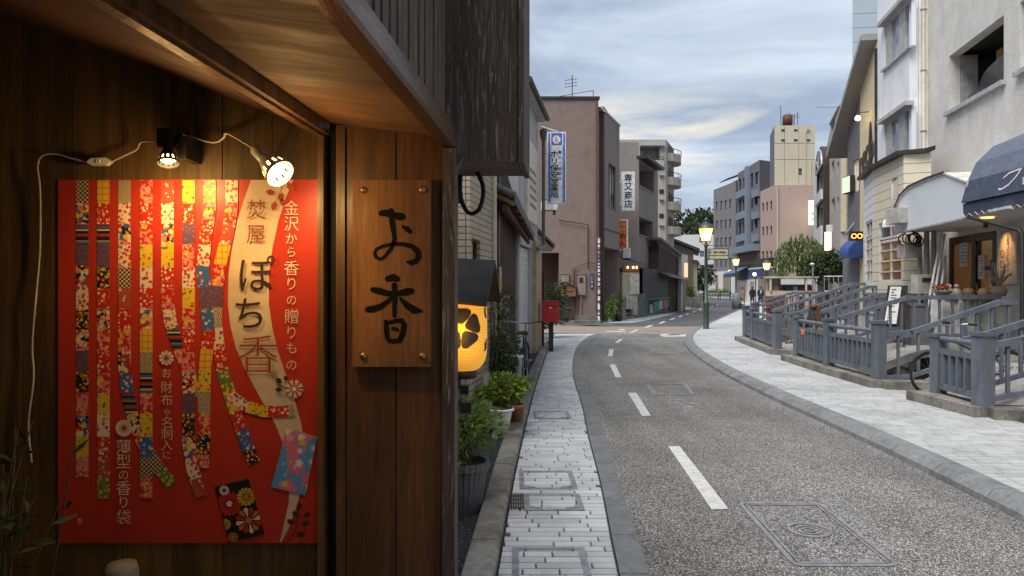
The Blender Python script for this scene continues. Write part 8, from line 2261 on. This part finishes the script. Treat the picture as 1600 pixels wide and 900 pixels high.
def far_lamp(r, x, y, h, s=1.0):
    mb = MB().use(m_lampg)
    mb.lathe([(.13*s, .0), (.13*s, .10), (.105*s, .14), (.10*s, 1.0*s), (.115*s, 1.02*s), (.115*s, 1.08*s), (.07*s, 1.12*s), (.055*s, h-1.05*s), (.075*s, h-1.03*s), (.075*s, h-.98*s), (.045*s, h-.94*s), (.045*s, h-.86*s)], (x, y, 0), 16); mb.build('post', parent=r)
    mb = MB().use(m_lampg)
    for sg in (-1, 1): mb.tube([(x, y, h-.98*s), (x+sg*.12*s, y, h-.95*s), (x+sg*.16*s, y, h-.82*s)], .012, 5)
    mb.build('scroll_bracket', parent=r)
    mb = MB().use(m_lampglass); z0, z1 = h-.84*s, h-.36*s; a, b = .115*s, .215*s
    q0 = [(x+i*a, y+j*a, z0) for i, j in ((-1, -1), (1, -1), (1, 1), (-1, 1))]; q1 = [(x+i*b, y+j*b, z1) for i, j in ((-1, -1), (1, -1), (1, 1), (-1, 1))]
    mb.add(q0+q1, [(0, 3, 2, 1), (4, 5, 6, 7)]+[(i, (i+1) % 4, 4+(i+1) % 4, 4+i) for i in range(4)], False); mb.build('lantern_glass', parent=r)
    mb = MB().use(m_lampb)
    for i in range(4): mb.tube([q0[i], q1[i]], .014*s, 4); mb.tube([q1[i], q1[(i+1) % 4]], .016*s, 4); mb.tube([q0[i], q0[(i+1) % 4]], .014*s, 4)
    mb.build('lantern_frame', parent=r)
    mb = MB().use(m_lampg); mb.lathe([(.30*s, z1), (.29*s, z1+.03*s), (.15*s, z1+.17*s), (.10*s, z1+.19*s), (.10*s, z1+.27*s), (.12*s, z1+.28*s), (.05*s, z1+.34*s), (.015*s, z1+.42*s), (0, z1+.42*s)], (x, y, 0), 16); mb.build('lantern_cap', parent=r)
m_lampg = M('lamp_green_iron', (.05, .07, .06), .45, metal=.3, col2=(.075, .095, .085), spec=.5); m_lampb = M('lamp_brass', (.30, .16, .03), .4, metal=.5)
def lampglass():
    m, t, b = newmat('lamp_glow')
    tc = N(t, 'ShaderNodeTexCoord'); sp = N(t, 'ShaderNodeSeparateXYZ'); L(t, tc.outputs['Generated'], sp.inputs[0])
    v = N(t, 'ShaderNodeVectorMath', operation='DISTANCE'); L(t, tc.outputs['Generated'], v.inputs[0]); v.inputs[1].default_value = (.5, .5, .5)
    c = ramp(t, v.outputs['Value'], [(.25, (1, .72, .30)), (.75, (1, .42, .05))]); L(t, c, b.inputs['Emission Color']); L(t, c, b.inputs['Base Color'])
    L(t, math_n(t, 'MULTIPLY', ramp(t, v.outputs['Value'], [(.3, 1.0), (.8, .28)]), 3.6), b.inputs['Emission Strength']); return m
m_lampglass = lampglass()
LP = root('street_lamp', 'tall green iron street lamp with a lit lantern and a small sign arm', 'street lamp', (7.14, 25.9, .1), group='gas-style street lamps')
far_lamp(LP, 7.14, 25.9, 4.16)
c = Vector((7.14, 25.9, 0)); z0, z1 = P(0, 403.5, 25.9).z, P(0, 390.5, 25.9).z
mb = MB().use(m_lampg); mb.tube([c+Vector((.05, 0, z1+.16)), c+Vector((.86, 0, z1+.16))], .012, 5); mb.tube([c+Vector((.05, 0, z0-.06)), c+Vector((.12, 0, z0-.06))], .02, 5); mb.build('sign_arm', parent=LP)
mb = MB().use(m_lampg); xs0, xs1 = (1107-800)/F*25.9, (1138-800)/F*25.9; mb.box((xs0, 25.87, z0-.05), (xs1, 25.93, z1+.05)); bd = mb.build('sign_panel', parent=LP)
mb = MB().use(M('lamp_sign_cream', (.66, .58, .38), .5, fine=.03)); zm = z0+(z1-z0)*.32; mb.box((xs0+.03, 25.862, zm+.015), (xs1-.03, 25.868, z1+.02)); mb.box((xs0+.03, 25.862, z0-.02), (xs1-.03, 25.868, zm-.015)); mb.build('cream_face', parent=bd)
sgl([('←', 1110.5, 394.3, 5, .02)]+[(ch, 1116+3.4*i, 394.3, 3.8, .01) for i, ch in enumerate('香林坊商店街')], m_ink, 'lettering', bd, 25.858)
for i, (px, py, Y, lab) in enumerate(((1150, 408.5, 60, 'lit street lamp behind the thick grey-blue cylinder, before the brown end wall'), (1141, 424, 92, 'small distant lit street lamp before the pale ground floor of the brick building'), (1198, 415, 56, 'lit street lamp in front of the pink building'))):
    x = (px-800)/F*Y; zc = H-(py-450)/F*Y; r = root('street_lamp', lab, 'street lamp', (x, Y, .1), group='gas-style street lamps'); far_lamp(r, x, Y, zc+.6, 1.12)
GLb = root('globe_lamp', 'white globe lamp on a dark pole by the blue shop awning', 'street lamp', (25, 70, 0)); p = P(1179, 428.5, 61)
mb = MB().use(emitmat('white_globe', (1, .9, .68), 1.6)); mb.ball(p, .16); mb.build('globe', parent=GLb); mb = MB().use(m_dark); mb.tube([(p.x+.1, 61, 0), (p.x+.1, 61, p.z), p], .04, 6); mb.build('pole', parent=GLb)
PL = root('pole_light', 'small white spotlight on a grey pole before the dark tree', 'street light', (12.5, 27.6, 0)); p = P(1270, 415, 27.6)
mb = MB().use(m_alu); mb.tube([(p.x, 27.6, .0), (p.x, 27.6, p.z)], .03, 6); mb.build('pole', parent=PL); mb = MB().use(m_wframe); mb.ball(p+Vector((-.02, 0, .05)), .085, sc=(1.1, 1, .7)); mb.build('lamp_head', parent=PL)

def person(label, px, pfoot, height, rz, coat, trousers, hair, stride=.22, arm=.1, Y=None):
    """walking figure: one continuous skinned body, hair and clothes as children"""
    Y = Y or 1.6*F/(pfoot-450); x = (px-800)/F*Y; s = height/1.72
    r = root('person', label, 'person', (x, Y, 0.0), rz)
    V = {'pelvis': (0, 0, .92), 'waist': (0, .01, 1.08), 'chest': (0, .0, 1.30), 'neck': (0, -.01, 1.47), 'head': (0, -.03, 1.56), 'crown': (0, -.03, 1.68)}
    E = [('pelvis', 'waist'), ('waist', 'chest'), ('chest', 'neck'), ('neck', 'head'), ('head', 'crown')]
    rad = {'pelvis': .15, 'waist': .135, 'chest': .165, 'neck': .055, 'head': .092, 'crown': .075}
    for sd_, sg in (('l', -1), ('r', 1)):
        st = stride*sg
        V['hip'+sd_] = (sg*.09, 0, .86); V['knee'+sd_] = (sg*.10, -st*.5-.04, .48); V['ankle'+sd_] = (sg*.10, -st*.95+.05*(sg > 0), .09+(.05 if sg < 0 else 0)); V['toe'+sd_] = (sg*.11, -st*.95-.13, .045+(.02 if sg < 0 else 0))
        V['sh'+sd_] = (sg*.185, 0, 1.40); V['el'+sd_] = (sg*(.24+arm*.3), st*.35, 1.12); V['wr'+sd_] = (sg*(.24+arm*.2), st*.6-.06, .88); V['hand'+sd_] = (sg*(.24+arm*.2), st*.65-.08, .79)
        E += [('pelvis', 'hip'+sd_), ('hip'+sd_, 'knee'+sd_), ('knee'+sd_, 'ankle'+sd_), ('ankle'+sd_, 'toe'+sd_), ('chest', 'sh'+sd_), ('sh'+sd_, 'el'+sd_), ('el'+sd_, 'wr'+sd_), ('wr'+sd_, 'hand'+sd_)]
        for k, q in (('hip', .105), ('knee', .068), ('ankle', .05), ('toe', .045), ('sh', .075), ('el', .052), ('wr', .038), ('hand', .042)): rad[k+sd_] = q
    names = list(V); me = bpy.data.meshes.new('body'); me.from_pydata([Vector(V[k])*s for k in names], [(names.index(a), names.index(b)) for a, b in E], [])
    o = bpy.data.objects.new('body', me); C.objects.link(o); md = o.modifiers.new('skin', 'SKIN')
    for i, k in enumerate(names): d = me.skin_vertices[0].data[i]; d.radius = (rad[k]*s, rad[k]*s*(.72 if k in ('chest', 'waist', 'pelvis') else 1)); d.use_root = (k == 'pelvis')
    sm = o.modifiers.new('sub', 'SUBSURF'); sm.levels = 2; sm.render_levels = 2
    dg = bpy.context.evaluated_depsgraph_get(); m2 = bpy.data.meshes.new_from_object(o.evaluated_get(dg)); o.modifiers.clear(); o.data = m2
    for mt in (m_skin, coat, trousers, m_dark): m2.materials.append(mt)
    for p in m2.polygons:
        c_ = p.center/s; hand = abs(c_.x) > .2 and c_.z < .87
        p.material_index = 3 if c_.z < .10 else (0 if (c_.z > 1.475 or hand) else (1 if c_.z > .80 or abs(c_.x) > .21 else 2)); p.use_smooth = True
    o.parent = r; WM[o.name] = WM[r.name]
    mb = MB().use(hair); q = WM[r.name]; hc = q @ (Vector((0, -.015, 1.625))*s); mb.ball(hc, .105*s, 12, 8, (1, 1.05, .95)); mb.build('hair', parent=r)
    mb = MB().use(coat); vs = []; prof = [(.16, 1.44), (.205, 1.30), (.185, 1.10), (.20, .95), (.225, .74)]
    for rd, z in prof:
        for j in range(14): t = 2*PI*j/14; vs.append(q @ (Vector((rd*math.cos(t), rd*.68*math.sin(t), z))*s))
    mb.add(vs, [(i*14+j, i*14+(j+1) % 14, (i+1)*14+(j+1) % 14, (i+1)*14+j) for i in range(4) for j in range(14)], True); mb.build('jacket', parent=r)
    mb = MB().use(m_skin); mb.ball(q @ (Vector((0, -.125, 1.595))*s), .016*s, 8, 5); mb.build('nose', parent=r)
    return r
m_skin = M('skin', (.50, .30, .22), .6, fine=0); cl = lambda n_, c_: M(n_, c_, .85)
person('person in a long beige coat walking beside the pole with the grey cylinder', 1160, 478.5, 1.68, .2, cl('beige_coat', (.34, .25, .19)), cl('khaki_trousers', (.25, .20, .13)), cl('brown_hair', (.08, .05, .04)))
person('person in dark clothes walking with a bag, left of the man in a suit', 1175.5, 476.5, 1.70, -.1, cl('charcoal_coat', (.025, .026, .03)), cl('black_trousers', (.02, .02, .022)), cl('black_hair', (.02, .018, .018)))
pm_ = person('person in a navy suit with a pale shirt walking towards the railings', 1188, 479, 1.72, .05, cl('navy_suit', (.022, .032, .06)), cl('navy_trousers', (.02, .028, .05)), cl('dark_hair', (.025, .02, .02)))
w = WM[pm_.name]; mb = MB().use(m_sgw); mb.prism([w @ Vector((-.05, -.150, 1.42)), w @ Vector((.05, -.150, 1.42)), w @ Vector((.03, -.150, 1.12)), w @ Vector((-.03, -.150, 1.12))], w.to_3x3() @ Vector((0, .02, 0))); mb.build('shirt_front', parent=pm_)
person('person in a brown jacket walking far away near the guard rail', 1124, 469, 1.58, PI, cl('brown_jacket', (.20, .13, .09)), cl('dark_trousers', (.02, .02, .025)), cl('grey_hair', (.35, .33, .30)))
p = P(1150, 482, 50); mb = MB().use(M('grey_cabinet_blue', (.20, .24, .27), .5)); mb.lathe([(0, 0), (.27, 0), (.27, 1.05), (.22, 1.12), (0, 1.14)], (p.x, 50, .1), 20); tag(mb.build('grey_bollard', origin=(p.x, 50, .1)), 'thick grey-blue cylinder standing on the far pavement corner', 'bollard')
p = P(1159, 477, 48); bushy('corner_plant', 'small green plant at the far pavement corner by the grey cylinder', 'plant', (p.x, 48, .35), (.2, .2, .2), 120, m_lf2, .14, .07, seed=61, h0=.1)
GR = root('guard_rail', 'long pale guard rail across the far bend of the road', 'guard rail', (24, 100, 0)); mb = MB().use(m_alu)
a, b = Vector((on(1078, 98)[0], 98, 0)), Vector((on(1150, 94)[0], 94, 0))
for z in (.85, .45): mb.bar(a+Vector((0, 0, z)), b+Vector((0, 0, z)), .06, .14)
for k in range(16): p = a.lerp(b, k/15); mb.bar(p, p+Vector((0, 0, .95)), .08, .08, (1, 0, 0))
mb.build('rails', parent=GR)
hedge('long low hedge behind the far guard rail', on(1103, 100)[0], 100, on(1138, 98)[0], 98, .5, .95, .4, 62, 700)
# people's corner: little far details
mb = MB().use(M('rust_leaf', (.16, .05, .03), .8)); p = P(1200, 484, 18.9); mb.cbox(p, (.18, .10, .10), .4); tag(mb.build('brown_bundle', origin=p), 'small red-brown bundle resting on the rail of the third bridge', 'bundle')
bpy.context.view_layer.update()
